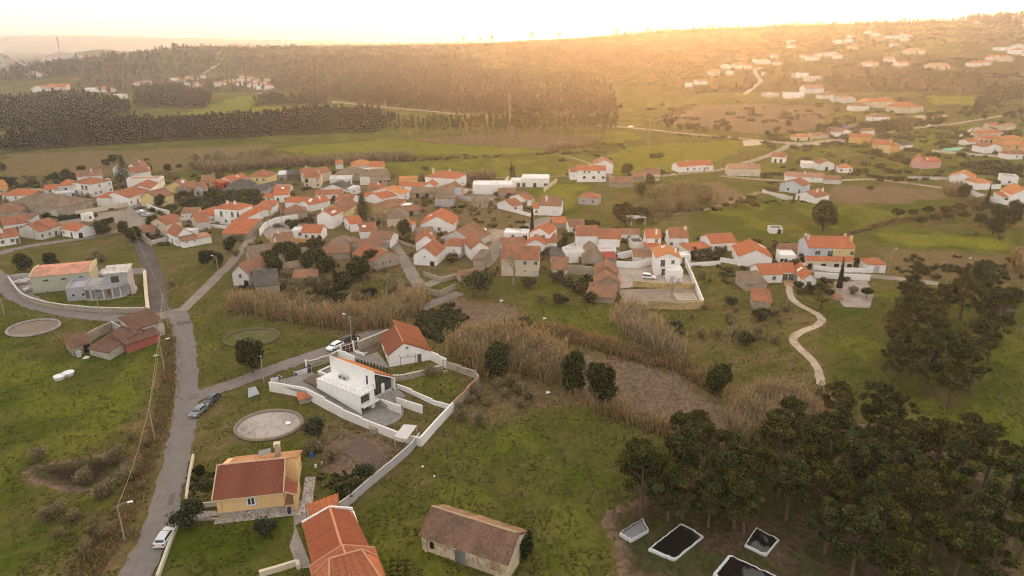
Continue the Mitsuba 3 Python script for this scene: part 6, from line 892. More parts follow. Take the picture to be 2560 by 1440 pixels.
# ---------------------------------------------------------------- ground sheet: one mesh with the fields' cover in its uv (greenness, bare soil)
FIELDS = [
 ([(-258.1, 341.1), (-86.2, 386.7), (13.7, 331.6), (24.2, 233.6), (2.5, 198.2), (-35.0, 202.2), (-68.8, 190.8), (-94.1, 206.2), (-108.2, 264.1), (-154.2, 261.0), (-189.9, 244.6)], .22, .42),
 ([(-338.3, 454.8), (-173.1, 498.5), (-177.1, 398.0), (-277.5, 368.6)], .10, .42), ([(-186.1, 384.5), (-129.3, 394.4), (-124.3, 367.6), (-173.4, 354.3)], .9, 0),
 ([(-175.3, 480.1), (-86.7, 536.9), (6.1, 526.1), (94.9, 589.9), (105.3, 537.2), (29.2, 456.2), (-123.8, 443.3)], .97, 0), ([(-91.0, 525.6), (6.6, 577.9), (74.4, 537.8), (33.1, 476.0), (-8.5, 488.5)], .25, .5),
 ([(-79.7, 427.0), (74.9, 460.7), (57.0, 372.8), (-59.5, 360.7)], .9, .0), ([(72.7, 482.3), (174.8, 531.6), (152.7, 461.2), (94.6, 384.1), (57.8, 378.5)], 1.08, 0),
 ([(-343.1, 724.8), (-386.6, 991.0), (-326.4, 1032.0), (-304.3, 837.5), (-167.3, 773.7), (-226.0, 707.0)], 1.0, 0), ([(140.5, 664.1), (208.1, 833.2), (357.5, 787.3), (264.6, 598.5), (200.0, 560.2)], .15, .6),
 ([(227.2, 913.5), (326.3, 1000.7), (317.1, 905.7), (272.0, 873.8)], .85, 0), ([(288.4, 863.7), (415.7, 947.0), (535.0, 932.8), (483.9, 831.1), (349.5, 789.5)], .5, .1), ([(483.9, 831.1), (559.7, 825.7), (515.1, 743.8), (451.6, 757.6)], 1.1, 0),
 ([(265.9, 499.4), (407.1, 611.8), (366.3, 555.4), (274.5, 478.2)], .95, 0), ([(190.1, 467.9), (237.8, 488.7), (212.6, 434.3), (186.5, 398.2), (174.3, 427.0)], .9, 0),
 ([(84.6, 295.3), (123.4, 319.7), (144.6, 303.2), (211.1, 311.3), (128.4, 259.6), (76.6, 242.9)], .82, .02), ([(161.1, 349.9), (219.2, 340.1), (223.5, 321.9), (187.0, 308.1), (157.0, 302.8), (148.9, 313.0)], .2, .62),
 ([(134.4, 233.4), (173.7, 221.6), (151.3, 190.0), (118.3, 201.5)], .18, .42), ([(139.5, 256.7), (192.4, 248.2), (175.4, 224.0), (132.7, 237.2)], .98, 0), ([(12.4, 349.9), (41.8, 354.9), (23.5, 280.2), (10.2, 311.2)], 1.0, 0),
 ([(87.3, 319.9), (108.8, 362.3), (114.6, 321.8), (82.8, 295.2)], .1, .6), ([(32.2, 267.9), (80.7, 268.2), (91.6, 243.7), (33.3, 249.9)], .5, .12), ([(787.9, 1538.0), (971.2, 1549.5), (795.6, 1282.5), (661.7, 1255.2)], .85, 0), ([(1047.4, 1954.6), (1387.1, 1925.3), (1140.2, 1574.4), (910.5, 1674.8)], .6, 0),
 ([(-175.0, 223.5), (-153.9, 243.9), (-140.0, 248.6), (-113.4, 202.0), (-122.4, 209.2), (-159.2, 201.2)], .38, .1), ([(-124.7, 232.6), (-106.3, 243.3), (-95.8, 213.6), (-94.7, 176.5), (-108.0, 198.1)], .4, .18), ([(-85.2, 168.8), (-37.2, 153.0), (-56.2, 134.4), (-67.8, 130.6)], .62, .02),
 ([(-137.5, 183.4), (-113.6, 202.0), (-101.1, 177.5), (-121.3, 175.7)], .75, 0), ([(-134.1, 165.7), (-86.2, 161.8), (-78.3, 142.6), (-70.9, 119.3), (-61.5, 88.8), (-59.1, 76.9), (-88.8, 76.8), (-165.8, 165.9)], .72, 0),
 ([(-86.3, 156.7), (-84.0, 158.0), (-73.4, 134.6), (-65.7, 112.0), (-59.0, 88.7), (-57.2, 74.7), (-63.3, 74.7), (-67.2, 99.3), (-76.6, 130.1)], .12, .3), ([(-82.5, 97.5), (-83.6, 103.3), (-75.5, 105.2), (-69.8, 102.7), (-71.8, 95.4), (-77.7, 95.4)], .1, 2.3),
 ([(-26.6, 89.7), (-8.7, 132.3), (18.2, 125.0), (31.1, 109.2), (19.0, 89.8), (14.3, 74.6), (-22.0, 74.5)], .62, .06), ([(-15.0, 184.6), (-3.4, 180.8), (5.9, 153.0), (20.3, 143.2), (33.3, 138.4), (45.7, 125.6), (41.1, 110.4), (28.2, 117.0), (18.9, 123.8), (9.1, 139.9), (-1.9, 150.5), (-19.8, 175.1)], .05, 1.0),
 ([(-34.6, 109.7), (-29.2, 114.0), (-21.5, 109.3), (-23.9, 102.4), (-27.1, 97.7), (-33.1, 99.9)], .1, 1.0), ([(-52.6, 119.2), (-40.2, 120.7), (-29.2, 114.0), (-35.5, 109.0), (-39.2, 111.7)], .4, .45), ([(-62.8, 120.8), (-55.3, 122.4), (-51.9, 113.2), (-59.7, 112.7)], .4, .3),
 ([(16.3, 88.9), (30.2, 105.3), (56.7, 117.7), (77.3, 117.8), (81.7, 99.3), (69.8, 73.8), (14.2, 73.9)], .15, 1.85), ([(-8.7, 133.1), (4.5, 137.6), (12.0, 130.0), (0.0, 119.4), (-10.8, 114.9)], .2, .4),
 ([(83.8, 173.0), (106.9, 191.0), (136.5, 168.9), (92.0, 105.2), (80.4, 117.8), (68.7, 126.9), (70.9, 142.5)], .72, .0), ([(91.3, 132.9), (104.9, 142.4), (104.2, 132.7), (90.1, 120.8)], .3, .3), ([(43.5, 163.4), (78.1, 177.8), (69.5, 153.1), (67.0, 132.9), (49.6, 133.0), (43.3, 142.6)], .52, .1), ([(1.2, 198.2), (29.0, 178.1), (40.0, 148.2), (26.3, 146.1), (8.4, 165.9)], .6, .05), ([(10.5, 165.9), (27.3, 152.8), (37.6, 137.6), (20.4, 144.2)], .15, .3),
 ([(-26.7, 136.8), (-15.4, 140.1), (-7.4, 133.9), (-12.4, 124.8)], .75, 0), ([(-23.8, 129.1), (-12.7, 123.7), (-17.2, 113.2), (-23.2, 117.5)], .42, .28), ([(-58.9, 109.2), (-37.3, 112.8), (-36.2, 103.8), (-51.7, 105.0)], .66, .03), ([(-48.5, 76.0), (-52.1, 87.5), (-35.6, 90.2), (-29.8, 76.0)], .8, 0), ([(-56.5, 102.6), (-51.3, 102.6), (-48.5, 94.5), (-53.3, 94.1)], .3, .5), ([(-36.7, 89.7), (-33.6, 85.1), (-34.5, 80.8), (-35.9, 83.3)], .1, .8), ([(-33.2, 100.2), (-26.8, 102.6), (-26.2, 93.7), (-31.7, 94.7)], .6, .2),
 ([(-30.8, 174.8), (-17.0, 181.4), (-15.4, 150.6), (-26.8, 155.7)], .45, .12)]
def ground():
    ys = [-80.0]
    while ys[-1] < 10800: ys.append(ys[-1] + (1.0 if 60 < ys[-1] < 100 else max(1.0, .0085 * abs(ys[-1])) if ys[-1] < 900 else .014 * ys[-1]))
    ys = np.array(ys); ss = np.linspace(-1, 1, 420); Y, Sx = np.meshgrid(ys, ss, indexing='ij'); X = Sx * (np.maximum(Y, 0) * .93 + 150)
    Z = terrain(X, Y); n0, n1 = X.shape; i, j = np.meshgrid(np.arange(n0 - 1), np.arange(n1 - 1), indexing='ij')
    f = np.stack([i * n1 + j, i * n1 + j + 1, (i + 1) * n1 + j + 1, (i + 1) * n1 + j], -1).reshape(-1, 4)
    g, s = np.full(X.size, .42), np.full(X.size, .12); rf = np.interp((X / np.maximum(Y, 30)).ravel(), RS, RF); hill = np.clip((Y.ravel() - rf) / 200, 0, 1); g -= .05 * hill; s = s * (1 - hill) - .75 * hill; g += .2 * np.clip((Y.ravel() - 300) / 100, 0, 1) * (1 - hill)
    wob = np.minimum(6, 1.5 + Y.ravel() * .012); px = X.ravel() + wob * (meshkit.noise(np.column_stack([X.ravel() / 9, Y.ravel() / 9, 0 * g])) - .5) * 2; py = Y.ravel() + wob * (meshkit.noise(np.column_stack([X.ravel() / 9, Y.ravel() / 9, 0 * g + 9])) - .5) * 2
    for poly, a, b in FIELDS:
        m = shapely.contains_xy(Polygon(poly).buffer(0), px, py); g[m] = a; s[m] = b
    from scipy.ndimage import gaussian_filter
    near = np.clip(1 - (Y - 200) / 300, 0, 1); g = g.reshape(X.shape); s = s.reshape(X.shape); g = (g * (1 - near) + gaussian_filter(g, 1.6) * near).ravel(); s = (s * (1 - near) + gaussian_filter(s, 1.2) * near).ravel()
    put('ground', (np.column_stack([X.ravel(), Y.ravel(), Z.ravel()]), f), 'm_ground', 'w', uv=np.column_stack([g, s]), smooth=True); tag('ground', 'grassy fields and bare earth of the valley rising to hills', 'ground', kind='structure')
# ---------------------------------------------------------------- trees and bushes standing alone
def grove(kind, pts, s, label=None, group=None, **kw):
    for i, p in enumerate(pts): tree(kind, p[0], p[1], s * R.uniform(.88, 1.14) if not isinstance(s, (list, tuple)) else s[i], label, group, **kw)
tree('evergreen', *(-57.9, 137.2), 1.45, 'large dark evergreen standing alone on the lawn by the lane', sz=1.6)
tree('evergreen', *(12.9, 129.2), 1.35, 'tall dark evergreen by the bare strip, first of two', sz=1.9); tree('evergreen', *(18.0, 125.0), 1.35, 'tall dark evergreen by the bare strip, second of two', sz=1.8)
tree('evergreen', *(-3.5, 135.4), 1.3, 'dark evergreen clump in front of the tall reeds', sz=1.5); tree('evergreen', *(42.9, 128.2), 1.1, 'dark evergreen at the lower edge of the winding path meadow', sz=1.5)
tree('evergreen', *(119.6, 255.1), 2.35, 'huge dark rounded tree alone in the eastern field', sz=2.3); tree('shrub', *(-11.0, 183.8), 2.2, 'big grey-green tree at the end of the lane', sz=2.2); tree('shrub', *(2.0, 156.8), 1.5, 'dense low bush beside the bare strip', look='', sz=1.1)
tree('conifer', *(-199.4, 349.4), 1.25, 'tall tiered conifer over the western houses', sz=1.2); tree('conifer', *(-59.9, 267.6), 1.0, 'dark spruce in the middle of the village', sz=1.0)
tree('bare', *(0.4, 193.8), 1.6, 'tall bare tree in front of the cream stone house', sz=1.55); tree('bare', *(-36.1, 183.5), 1.2, 'wide bare willow at the end of the reed hedge', sz=1.15); tree('bare', *(-31.5, 179.4), 1.0, 'second bare willow behind the reed hedge'); tree('bare', *(45.6, 182.5), 1.0, 'bare branching tree below the building plot'); tree('bare', *(53.5, 153.3), .75, 'pale bare shrub on the slope meadow', look=''); tree('bare', *(192.7, 394.9), 1.7, 'big bare ivy-clad tree by the eastern lane', sz=1.8); tree('bare', *(-228.8, 329.5), 1.0, 'thin bare tree behind the balustrade wall')
grove('bare', [(-181.1, 416.1), (-173.2, 408.6), (-171.3, 412.8), (-163.5, 404.0)], 1.35, 'tall bare tree in the row behind the yellow villa meadow', 'bare trees behind the meadow')
PG = 'pines of the dark grove'
PONDS = [(np.array([*(18.9, 85.6), 0]), 'small grey pond'), (np.array([*(24.5, 83.3), 0]), 'white-rimmed pond'), (np.array([*(35.9, 83.5), 0]), 'half-hidden pond'), (np.array([*(32.2, 77.5), 0]), 'wide cut-off pond'), (np.array([*(53.4, 119.3), 0]), 'feathery reed clump'), (np.array([*(70.7, 101.7), 0]), 'grove clearing'), (np.array([*(28.0, 112.0), 0]), 'golden cane hedge')]
PATHS = [(np.array([*(66.6, 129.9), 0]), 'pampas grass'), (np.array([*(130.1, 169.0), 0]), 'dark-roofed tool shed'), (np.array([*(91.7, 182.1), 0]), 'brick barbecue'), (np.array([*(124.2, 196.5), 0]), 'eastern road'), (np.array([*(141.3, 180.6), 0]), 'tall far hedge'), (np.array([*(75.2, 152.8), 0]), 'winding path')]
grove('pine', [(22.4, 92.5), (24.4, 88.7), (29.1, 96.4), (31.1, 90.1), (35.2, 97.5), (37.0, 92.6), (35.3, 85.3), (41.3, 95.8), (45.7, 101.5), (42.9, 88.6), (46.9, 94.8), (52.0, 104.0), (51.6, 98.1), (48.7, 89.6), (58.1, 106.6), (53.7, 93.7), (58.2, 100.4), (53.3, 86.0), (58.7, 95.9), (65.6, 105.5), (58.9, 89.8), (64.0, 97.0), (69.3, 103.0), (61.3, 86.1), (66.3, 92.8), (72.8, 99.4), (67.3, 87.9), (73.5, 93.8), (80.6, 104.1), (68.3, 81.6), (79.5, 97.1), (75.9, 87.8), (73.2, 79.9), (59.4, 78.4), (53.3, 80.0), (45.7, 81.1), (61.3, 76.0), (47.7, 76.7), (52.5, 73.0), (62.9, 72.3), (50.1, 108.4), (62.2, 114.2), (81.9, 92.8), (67.0, 112.9), (72.7, 113.6), (78.3, 85.9), (33.0, 103.4), (20.4, 90.3), (24.3, 92.5), (26.7, 88.9), (30.3, 86.9), (34.1, 86.5), (29.2, 104.0), (20.5, 94.8)], 1.06, None, PG, hooks=PONDS)
grove('pine', [(101.9, 166.1), (101.8, 153.1), (88.4, 145.2), (117.6, 166.1), (129.2, 173.3), (111.5, 148.4), (99.1, 144.3), (83.6, 132.3), (97.3, 129.1), (90.1, 124.7), (88.0, 128.5), (108.4, 140.6), (114.3, 182.8), (131.0, 184.1), (97.2, 155.5), (113.4, 166.1), (118.3, 160.6), (107.1, 166.1), (99.1, 137.3), (117.4, 153.0), (128.2, 177.8), (128.2, 166.2), (93.0, 132.8), (89.5, 137.6)], 1.14, None, 'pines beside the path meadow', hooks=PATHS)
OG = 'orchard trees in the eastern field'
grove('orchard', [(159.5, 276.2), (167.2, 278.6), (175.3, 281.8), (183.8, 283.6), (191.1, 286.4), (196.9, 282.9), (202.7, 285.8), (170.5, 268.6), (177.4, 271.2), (184.7, 272.7), (184.9, 262.6), (162.4, 264.3), (190.1, 270.2)], 1.35, 'small round orchard tree dotted over the eastern field', OG)
rs = np.random.default_rng(5)
for r in range(7):
    for c in range(9):
        q = np.array((-11.5, 114.2)) * (1 - c / 8) + np.array((21.7, 115.5)) * (c / 8) + (np.array((-11.6, 85.8)) - np.array((-11.5, 114.2))) * r / 7 + rs.normal(0, .5, 2)
        if r > 4 and c < 1: continue
        tree('sapling', q[0], q[1], rs.uniform(.55, .85), 'thin bare fruit sapling planted in rows on the meadow', 'fruit saplings in the meadow')
for kd, s, pts in (
 ('evergreen', 1.0, [(-288.8, 387.2), (-251.8, 340.8), (-240.2, 357.6), (-240.1, 365.9), (-238.4, 377.6), (-239.4, 403.1), (-241.4, 415.3), (-205.8, 386.6), (-194.0, 384.5), (-154.2, 205.8), (-148.3, 209.1), (-139.8, 245.3), (-156.0, 297.0), (-99.2, 212.4), (-97.8, 227.1), (-95.1, 211.1), (-148.3, 252.7), (-139.3, 241.5), (-217.1, 309.2), (-186.9, 267.7), (-155.0, 249.7), (-140.4, 258.5), (-145.4, 313.6), (-139.9, 309.3), (-131.9, 300.9), (-123.2, 374.5), (-83.9, 254.8), (-120.6, 297.2), (-119.8, 308.8)]),
 ('evergreen', 1.25, [(-64.9, 206.5), (-61.8, 209.1), (-71.7, 214.1), (-48.1, 183.5), (-47.5, 196.6), (-45.5, 211.2), (-77.8, 218.9), (-78.0, 205.8), (-57.5, 199.8), (-46.1, 198.5), (-67.0, 223.7), (-73.6, 201.8), (-40.8, 249.3), (60.8, 319.9), (69.7, 341.6), (62.8, 375.0), (253.1, 575.3), (285.0, 590.5), (278.8, 563.1), (277.3, 599.9), (291.3, 575.7), (304.3, 581.6)]),
 ('shrub', 1.0, [(-160.3, 252.4), (-156.0, 254.2), (-154.5, 315.1), (-143.5, 300.8), (-130.9, 305.1), (-123.8, 301.0), (-117.1, 297.2), (-145.1, 285.1), (-138.3, 285.2), (-116.2, 304.7), (-87.0, 261.3), (-56.8, 186.0), (-52.3, 181.6), (-47.9, 177.7), (-40.5, 182.4), (14.0, 196.1), (16.7, 192.5), (19.1, 185.7), (21.4, 178.0), (13.4, 177.6), (4.7, 190.9), (23.2, 185.9), (-29.0, 267.4), (-31.2, 258.1), (13.7, 224.0), (-19.9, 216.6), (33.2, 216.7), (45.1, 267.7), (51.5, 267.4), (56.2, 243.6), (61.5, 241.1), (62.3, 223.8), (66.4, 221.4), (71.1, 223.5), (60.5, 174.9), (65.1, 166.1), (56.1, 150.9), (40.6, 155.3), (-27.1, 94.7), (-25.6, 98.5), (-36.8, 85.1), (-36.6, 111.7), (-49.5, 87.5)]),
 ('thicket', .95, [(-118.8, 340.8), (-111.2, 335.5), (-41.1, 223.8), (-35.0, 277.8), (-32.5, 285.3), (-28.7, 281.2), (7.8, 179.0), (57.9, 267.3), (56.8, 166.2), (69.3, 168.9), (75.3, 174.9), (-140.5, 220.6), (-136.1, 216.4), (-138.8, 214.2), (-101.9, 193.0), (59.8, 201.7), (60.2, 196.2), (-18.2, 136.1), (-35.1, 107.6), (-32.3, 105.1), (-37.1, 107.0), (180.4, 243.7), (175.1, 249.3), (-84.8, 105.2), (-72.4, 98.1), (-72.0, 90.4), (-67.6, 93.9), (-68.6, 88.9), (-73.0, 88.9), (-71.2, 104.0), (-65.2, 99.3), (-71.2, 106.5), (83.4, 114.8), (98.4, 185.6), (-94.2, 223.1)]),
 ('orchard', 1.0, [(31.8, 250.0), (34.4, 247.1), (39.7, 252.3), (21.5, 244.4), (25.0, 250.0), (29.0, 252.8), (100.9, 219.5), (97.2, 217.0), (113.0, 212.5), (199.3, 412.0), (175.6, 331.3), (190.6, 351.2), (218.3, 332.0), (236.1, 351.1), (208.3, 295.7), (241.9, 341.1), (235.4, 374.4), (242.6, 400.5), (255.4, 412.3), (218.2, 375.1), (206.7, 352.3), (240.7, 430.1), (202.3, 412.1), (250.1, 387.7), (1.5, 249.0), (4.6, 251.9), (89.1, 185.5), (84.1, 188.9), (86.2, 185.6), (100.9, 182.3), (90.0, 182.2)]),
 ('cypress', 1.0, [(1.1, 357.5), (96.2, 189.1), (-0.4, 359.7), (216.4, 306.1), (7.5, 249.0)])):
    grove(kd, pts, s)
grove('evergreen', [(30.3, 250.0), (48.9, 271.0), (46.7, 278.2), (53.7, 270.6), (43.7, 274.8)], 1.25, 'dark spreading garden tree behind the white pergola', 'garden trees behind the pergola'); grove('evergreen', [(209.4, 313.0), (181.1, 249.2), (195.4, 261.4), (210.4, 278.3), (196.3, 267.4)], 1.5, 'big dark tree at the corner of the round-tree orchard', 'trees at the orchard corner')
grove('evergreen', [(394.2, 663.0), (390.1, 636.4), (434.4, 667.2), (448.7, 677.9), (440.8, 653.4), (424.6, 606.3), (463.4, 648.4), (486.5, 671.2), (426.1, 774.2), (453.9, 705.2), (472.6, 716.0), (458.4, 625.2), (309.5, 635.7), (146.0, 577.2), (155.7, 563.4), (168.9, 576.0), (177.3, 570.7), (140.7, 582.8), (151.3, 571.9), (132.3, 590.3), (239.8, 605.5), (214.2, 563.8)], 1.3, 'dark tree along the far eastern lanes', 'dark trees along the far lanes')
grove('pine', [(-2208.9, 7698.6), (-2247.0, 7683.9), (-2171.8, 7718.0), (-2049.6, 7738.9), (-1997.9, 7737.1), (-2092.6, 7740.0), (55.1, 2003.7), (133.3, 2020.9), (299.6, 2061.6), (-136.0, 2057.7), (-87.0, 1973.4), (-54.5, 1979.1), (387.7, 2081.3)], 1.8, 'lone pine silhouetted on the skyline ridge', 'skyline pines')
k = key('palm'); 
def palm(label, p, s=1.0):
    k = key('yellow_palm'); z = tz(*p); rng = np.random.default_rng(9); ms = []
    for a in np.arange(26) * 2.4: L = rng.uniform(1.6, 2.4) * s; e = rng.uniform(.5, 1.6); d = np.array([math.cos(a), math.sin(a)]); q = [np.append(p, z + 1.6 * s) + np.array([*(d * L * t), e * s * math.sin(2.4 * t)]) for t in np.linspace(0, 1, 6)]; ms += [tube(q, [.05, .16, .22, .18, .1, .02], 3)]
    put(k + '__frond', ms, 'm_leaf', (.13, .11, .03)); put(k + '__trunk', tube([np.append(p, z - .3), np.append(p, z + 1.7 * s)], .25 * s, 6), 'm_plain', TRUNK); tag(k, label, 'palm')
palm('yellow-green palm beside the gravel garden', (84.0, 173.0), 1.3); palm('small palm at the white garden wall', (43.6, 221.3)); palm('palm below the white pergola', (45.9, 262.4), 1.3)
# ---------------------------------------------------------------- reed beds, hedges and woods
REED = (.30, .215, .105)
reeds('reed_bed', 'long golden cane hedge along the lane behind the lawn', [(-76.7, 172.1), (-60.6, 165.3), (-40.2, 157.8), (-32.0, 159.7), (-24.2, 172.5), (-25.1, 186.1), (-30.3, 182.7), (-34.7, 169.4), (-47.6, 167.3), (-63.7, 174.7), (-76.7, 180.2)], 14, 4.6, REED, 1)
reeds('reed_bed', 'tall dense golden canes beside the white garden walls', [(-15.2, 145.3), (-10.8, 154.0), (1.0, 156.5), (9.9, 146.3), (13.0, 137.4), (9.5, 132.2), (2.7, 136.1), (-5.3, 135.4), (-10.9, 140.2)], 16, 4.8, REED, 2)
reeds('reed_bed', 'pale plumed canes below the building plot', [(26.7, 165.9), (32.7, 173.4), (37.2, 157.8), (40.4, 146.2), (38.0, 141.7), (32.2, 147.7), (27.9, 156.5)], 16, 4.2, (.33, .25, .15), 3)
reeds('reed_bed', 'brown grassy canes along the upper edge of the bare strip', [(5.6, 160.5), (12.1, 159.2), (26.6, 147.7), (38.7, 142.6), (43.1, 136.4), (45.3, 128.6), (42.5, 129.3), (36.7, 137.6), (25.8, 142.4), (15.4, 150.2)], 18, 2.4, (.24, .165, .08), 4, plume=False)
reeds('reed_bed', 'golden cane hedge along the lower edge of the bare strip', [(17.4, 125.3), (22.8, 122.5), (32.6, 115.5), (39.8, 110.7), (39.6, 106.7), (31.6, 111.3), (23.6, 117.4), (17.8, 121.5)], 22, 3.0, (.32, .22, .10), 5)
reeds('reed_bed', 'huge feathery reed clump above the pine grove', [(42.4, 118.5), (51.1, 129.3), (58.4, 130.7), (60.6, 125.5), (66.6, 123.9), (62.3, 117.8), (52.1, 113.9), (43.1, 109.7)], 14, 3.8, (.32, .24, .14), 6)
reeds('pampas_grass', 'pampas grass with tall white plumes at the path end', [(64.6, 129.2), (66.8, 129.2), (65.8, 127.0), (63.7, 127.0)], 30, 3.2, (.11, .105, .055), 7, 'grass')
reeds('verge_grass', 'dry brown grass and brambles along the main road', [(-85.0, 156.0), (-82.1, 153.1), (-73.8, 134.6), (-66.2, 113.5), (-59.3, 88.7), (-57.8, 76.1), (-63.1, 76.2), (-63.4, 89.8), (-68.5, 110.6), (-75.5, 130.1), (-82.1, 146.4)], 14, 1.1, (.20, .145, .065), 8, 'grass', False, .09, .4)
reeds('reed_bed', 'brown field-edge canes behind the village houses', [(-178.7, 393.5), (-142.9, 422.3), (-65.6, 442.2), (-62.2, 426.7), (-135.9, 400.4), (-171.6, 379.6)], 3.0, 4.5, (.15, .115, .06), 9, wid=.3)
reeds('reed_bed', 'dark thicket of canes along the meadow ditch', [(-34.7, 368.9), (-11.1, 377.0), (-9.6, 363.0), (-33.7, 357.6)], 3, 3.5, (.14, .10, .055), 10, wid=.3); reeds('reed_bed', 'cane clump at the corner of the white boundary wall', [(215.0, 337.1), (224.3, 337.0), (215.0, 320.0), (207.2, 320.3)], 6, 4.5, (.19, .135, .06), 11, wid=.2)
reeds('reed_bed', 'long brown hedge strip above the round-tree orchard', [(178.1, 283.1), (198.8, 297.5), (223.8, 316.6), (219.6, 309.7), (194.2, 290.1), (175.9, 277.8)], 8, 2.6, (.16, .11, .045), 12, plume=False, wid=.15); reeds('reed_bed', 'brown reed strip through the eastern meadow', [(123.8, 249.3), (155.9, 273.2), (177.3, 281.8), (175.8, 278.5), (153.0, 267.7), (123.1, 246.1)], 8, 1.2, (.13, .09, .045), 13, plume=False, wid=.15)
reeds('reed_bed', 'brown reed band beyond the eucalyptus stand', [(25.0, 478.9), (63.2, 508.0), (61.6, 489.8), (24.9, 465.4)], 3, 4, (.15, .105, .055), 14, wid=.35); reeds('reed_bed', 'golden bush of canes at the far field edge', [(171.8, 223.9), (181.0, 224.2), (168.0, 206.3), (157.7, 201.7)], 8, 4, (.22, .15, .06), 15, wid=.2)
wood('willow_thicket', 'golden leafless willow thicket between the meadows', 'thicket', [(66.2, 308.8), (82.5, 331.7), (90.6, 321.6), (82.3, 292.9), (69.2, 281.6), (54.7, 285.2)], 4.5, 2.0, 2.8, 'thicket', 2)
wood('bramble_thicket', 'brown bramble and twig scrub by the bare strip', 'thicket', [(-7.8, 132.4), (3.5, 133.1), (1.6, 122.6), (-10.1, 115.7), (-12.2, 122.5)], 3.2, .5, .9, 'scrub', 3); wood('bramble_thicket', 'dark low brambles beside the narrow lane', 'bush', [(-25.6, 168.9), (-16.5, 175.1), (-12.9, 155.3), (-20.6, 153.1)], 2.0, .5, .9, 'scrub', 4); wood('bramble_thicket', 'brown scrub on the slope below the bungalow', 'thicket', [(50.5, 174.7), (74.8, 178.0), (65.6, 153.2), (47.9, 142.6), (45.0, 152.9)], 6, .6, 1.1, 'scrub', 5); wood('bramble_thicket', 'dry scrub in the brown field by the eastern road', 'bush', [(131.3, 223.7), (170.4, 216.9), (153.0, 192.5), (120.0, 202.3)], 5, .4, .8, 'scrub', 6); wood('bramble_thicket', 'twiggy winter scrub along the main road verge', 'thicket', [(-71.1, 110.6), (-70.9, 119.3), (-63.1, 99.3), (-58.5, 80.0), (-61.9, 76.9), (-66.2, 86.1)], 3.4, .35, .62, 'scrub', 7); wood('bramble_thicket', 'dry scrub among the old village roofs', 'thicket', [(-77.3, 198.2), (-47.5, 202.2), (-35.7, 177.7), (-44.7, 168.8), (-65.8, 177.9)], 4, .7, 1.2, 'scrub', 8); wood('bramble_thicket', 'brown scrub behind the western meadow', 'thicket', [(-200.8, 430.7), (-156.1, 455.1), (-140.7, 407.8), (-176.8, 386.6)], 7, 1.4, 2.2, 'scrub', 9); wood('bramble_thicket', 'dark bushes filling the gardens of the grey gabled house', 'bush', [(-154.9, 322.2), (-125.5, 331.2), (-112.6, 297.0), (-133.3, 285.4)], 4.5, .9, 1.6, 'scrub', 10); wood('bramble_thicket', 'bushes along the far eastern tree belt', 'bush', [(271.3, 605.9), (404.3, 674.1), (379.2, 630.3), (298.6, 563.8), (247.8, 537.1)], 9, 1.5, 2.6, 'scrub', 11); wood('bramble_thicket', 'dark scrub on the eastern field banks', 'bush', [(271.8, 407.7), (299.7, 400.1), (277.9, 369.2), (255.3, 374.6)], 7, 1.2, 2.0, 'scrub', 12)
hedge('long clipped dark hedge round the western courtyard', [(-185.3, 273.0), (-179.1, 277.7), (-174.4, 279.7)], 1.9, 1.3); hedge('short clipped dark hedge end facing the square', [(-164.3, 266.2), (-162.0, 270.6)], 2.2, 1.6); hedge('clipped hedge along the bay-window garden', [(-45.9, 248.4), (-40.3, 241.5), (-34.9, 238.9)], 1.4, 1.2); hedge('dark tall hedge beyond the far lawn', [(136.1, 181.3), (146.5, 180.0)], 3.0, 1.6); hedge('dark clipped hedge blocks in the pergola garden', [(25.3, 262.6), (29.4, 263.9)], 2.6, 2); hedge('second clipped hedge block in the pergola garden', [(30.7, 261.3), (34.8, 262.5)], 2.4, 2); hedge('hedge beside the semi-detached white pair', [(15.7, 229.7), (19.8, 241.6)], 2.5, 1.5); hedge('clipped row of shrubs before the semi-detached pair', [(57.3, 220.2), (61.1, 219.2), (69.5, 218.0)], 1.6, 1.4)
wood('pine_forest', 'dark pine belt crossing the valley floor', 'forest', [(-335.8, 458.7), (-319.6, 479.3), (-221.5, 533.2), (-107.0, 581.4), (-110.3, 665.1), (-142.0, 710.8), (-256.1, 658.2), (-332.9, 610.8), (-372.6, 562.8), (-361.5, 487.5)], 4.6, .72, .98, 'forest', 21)
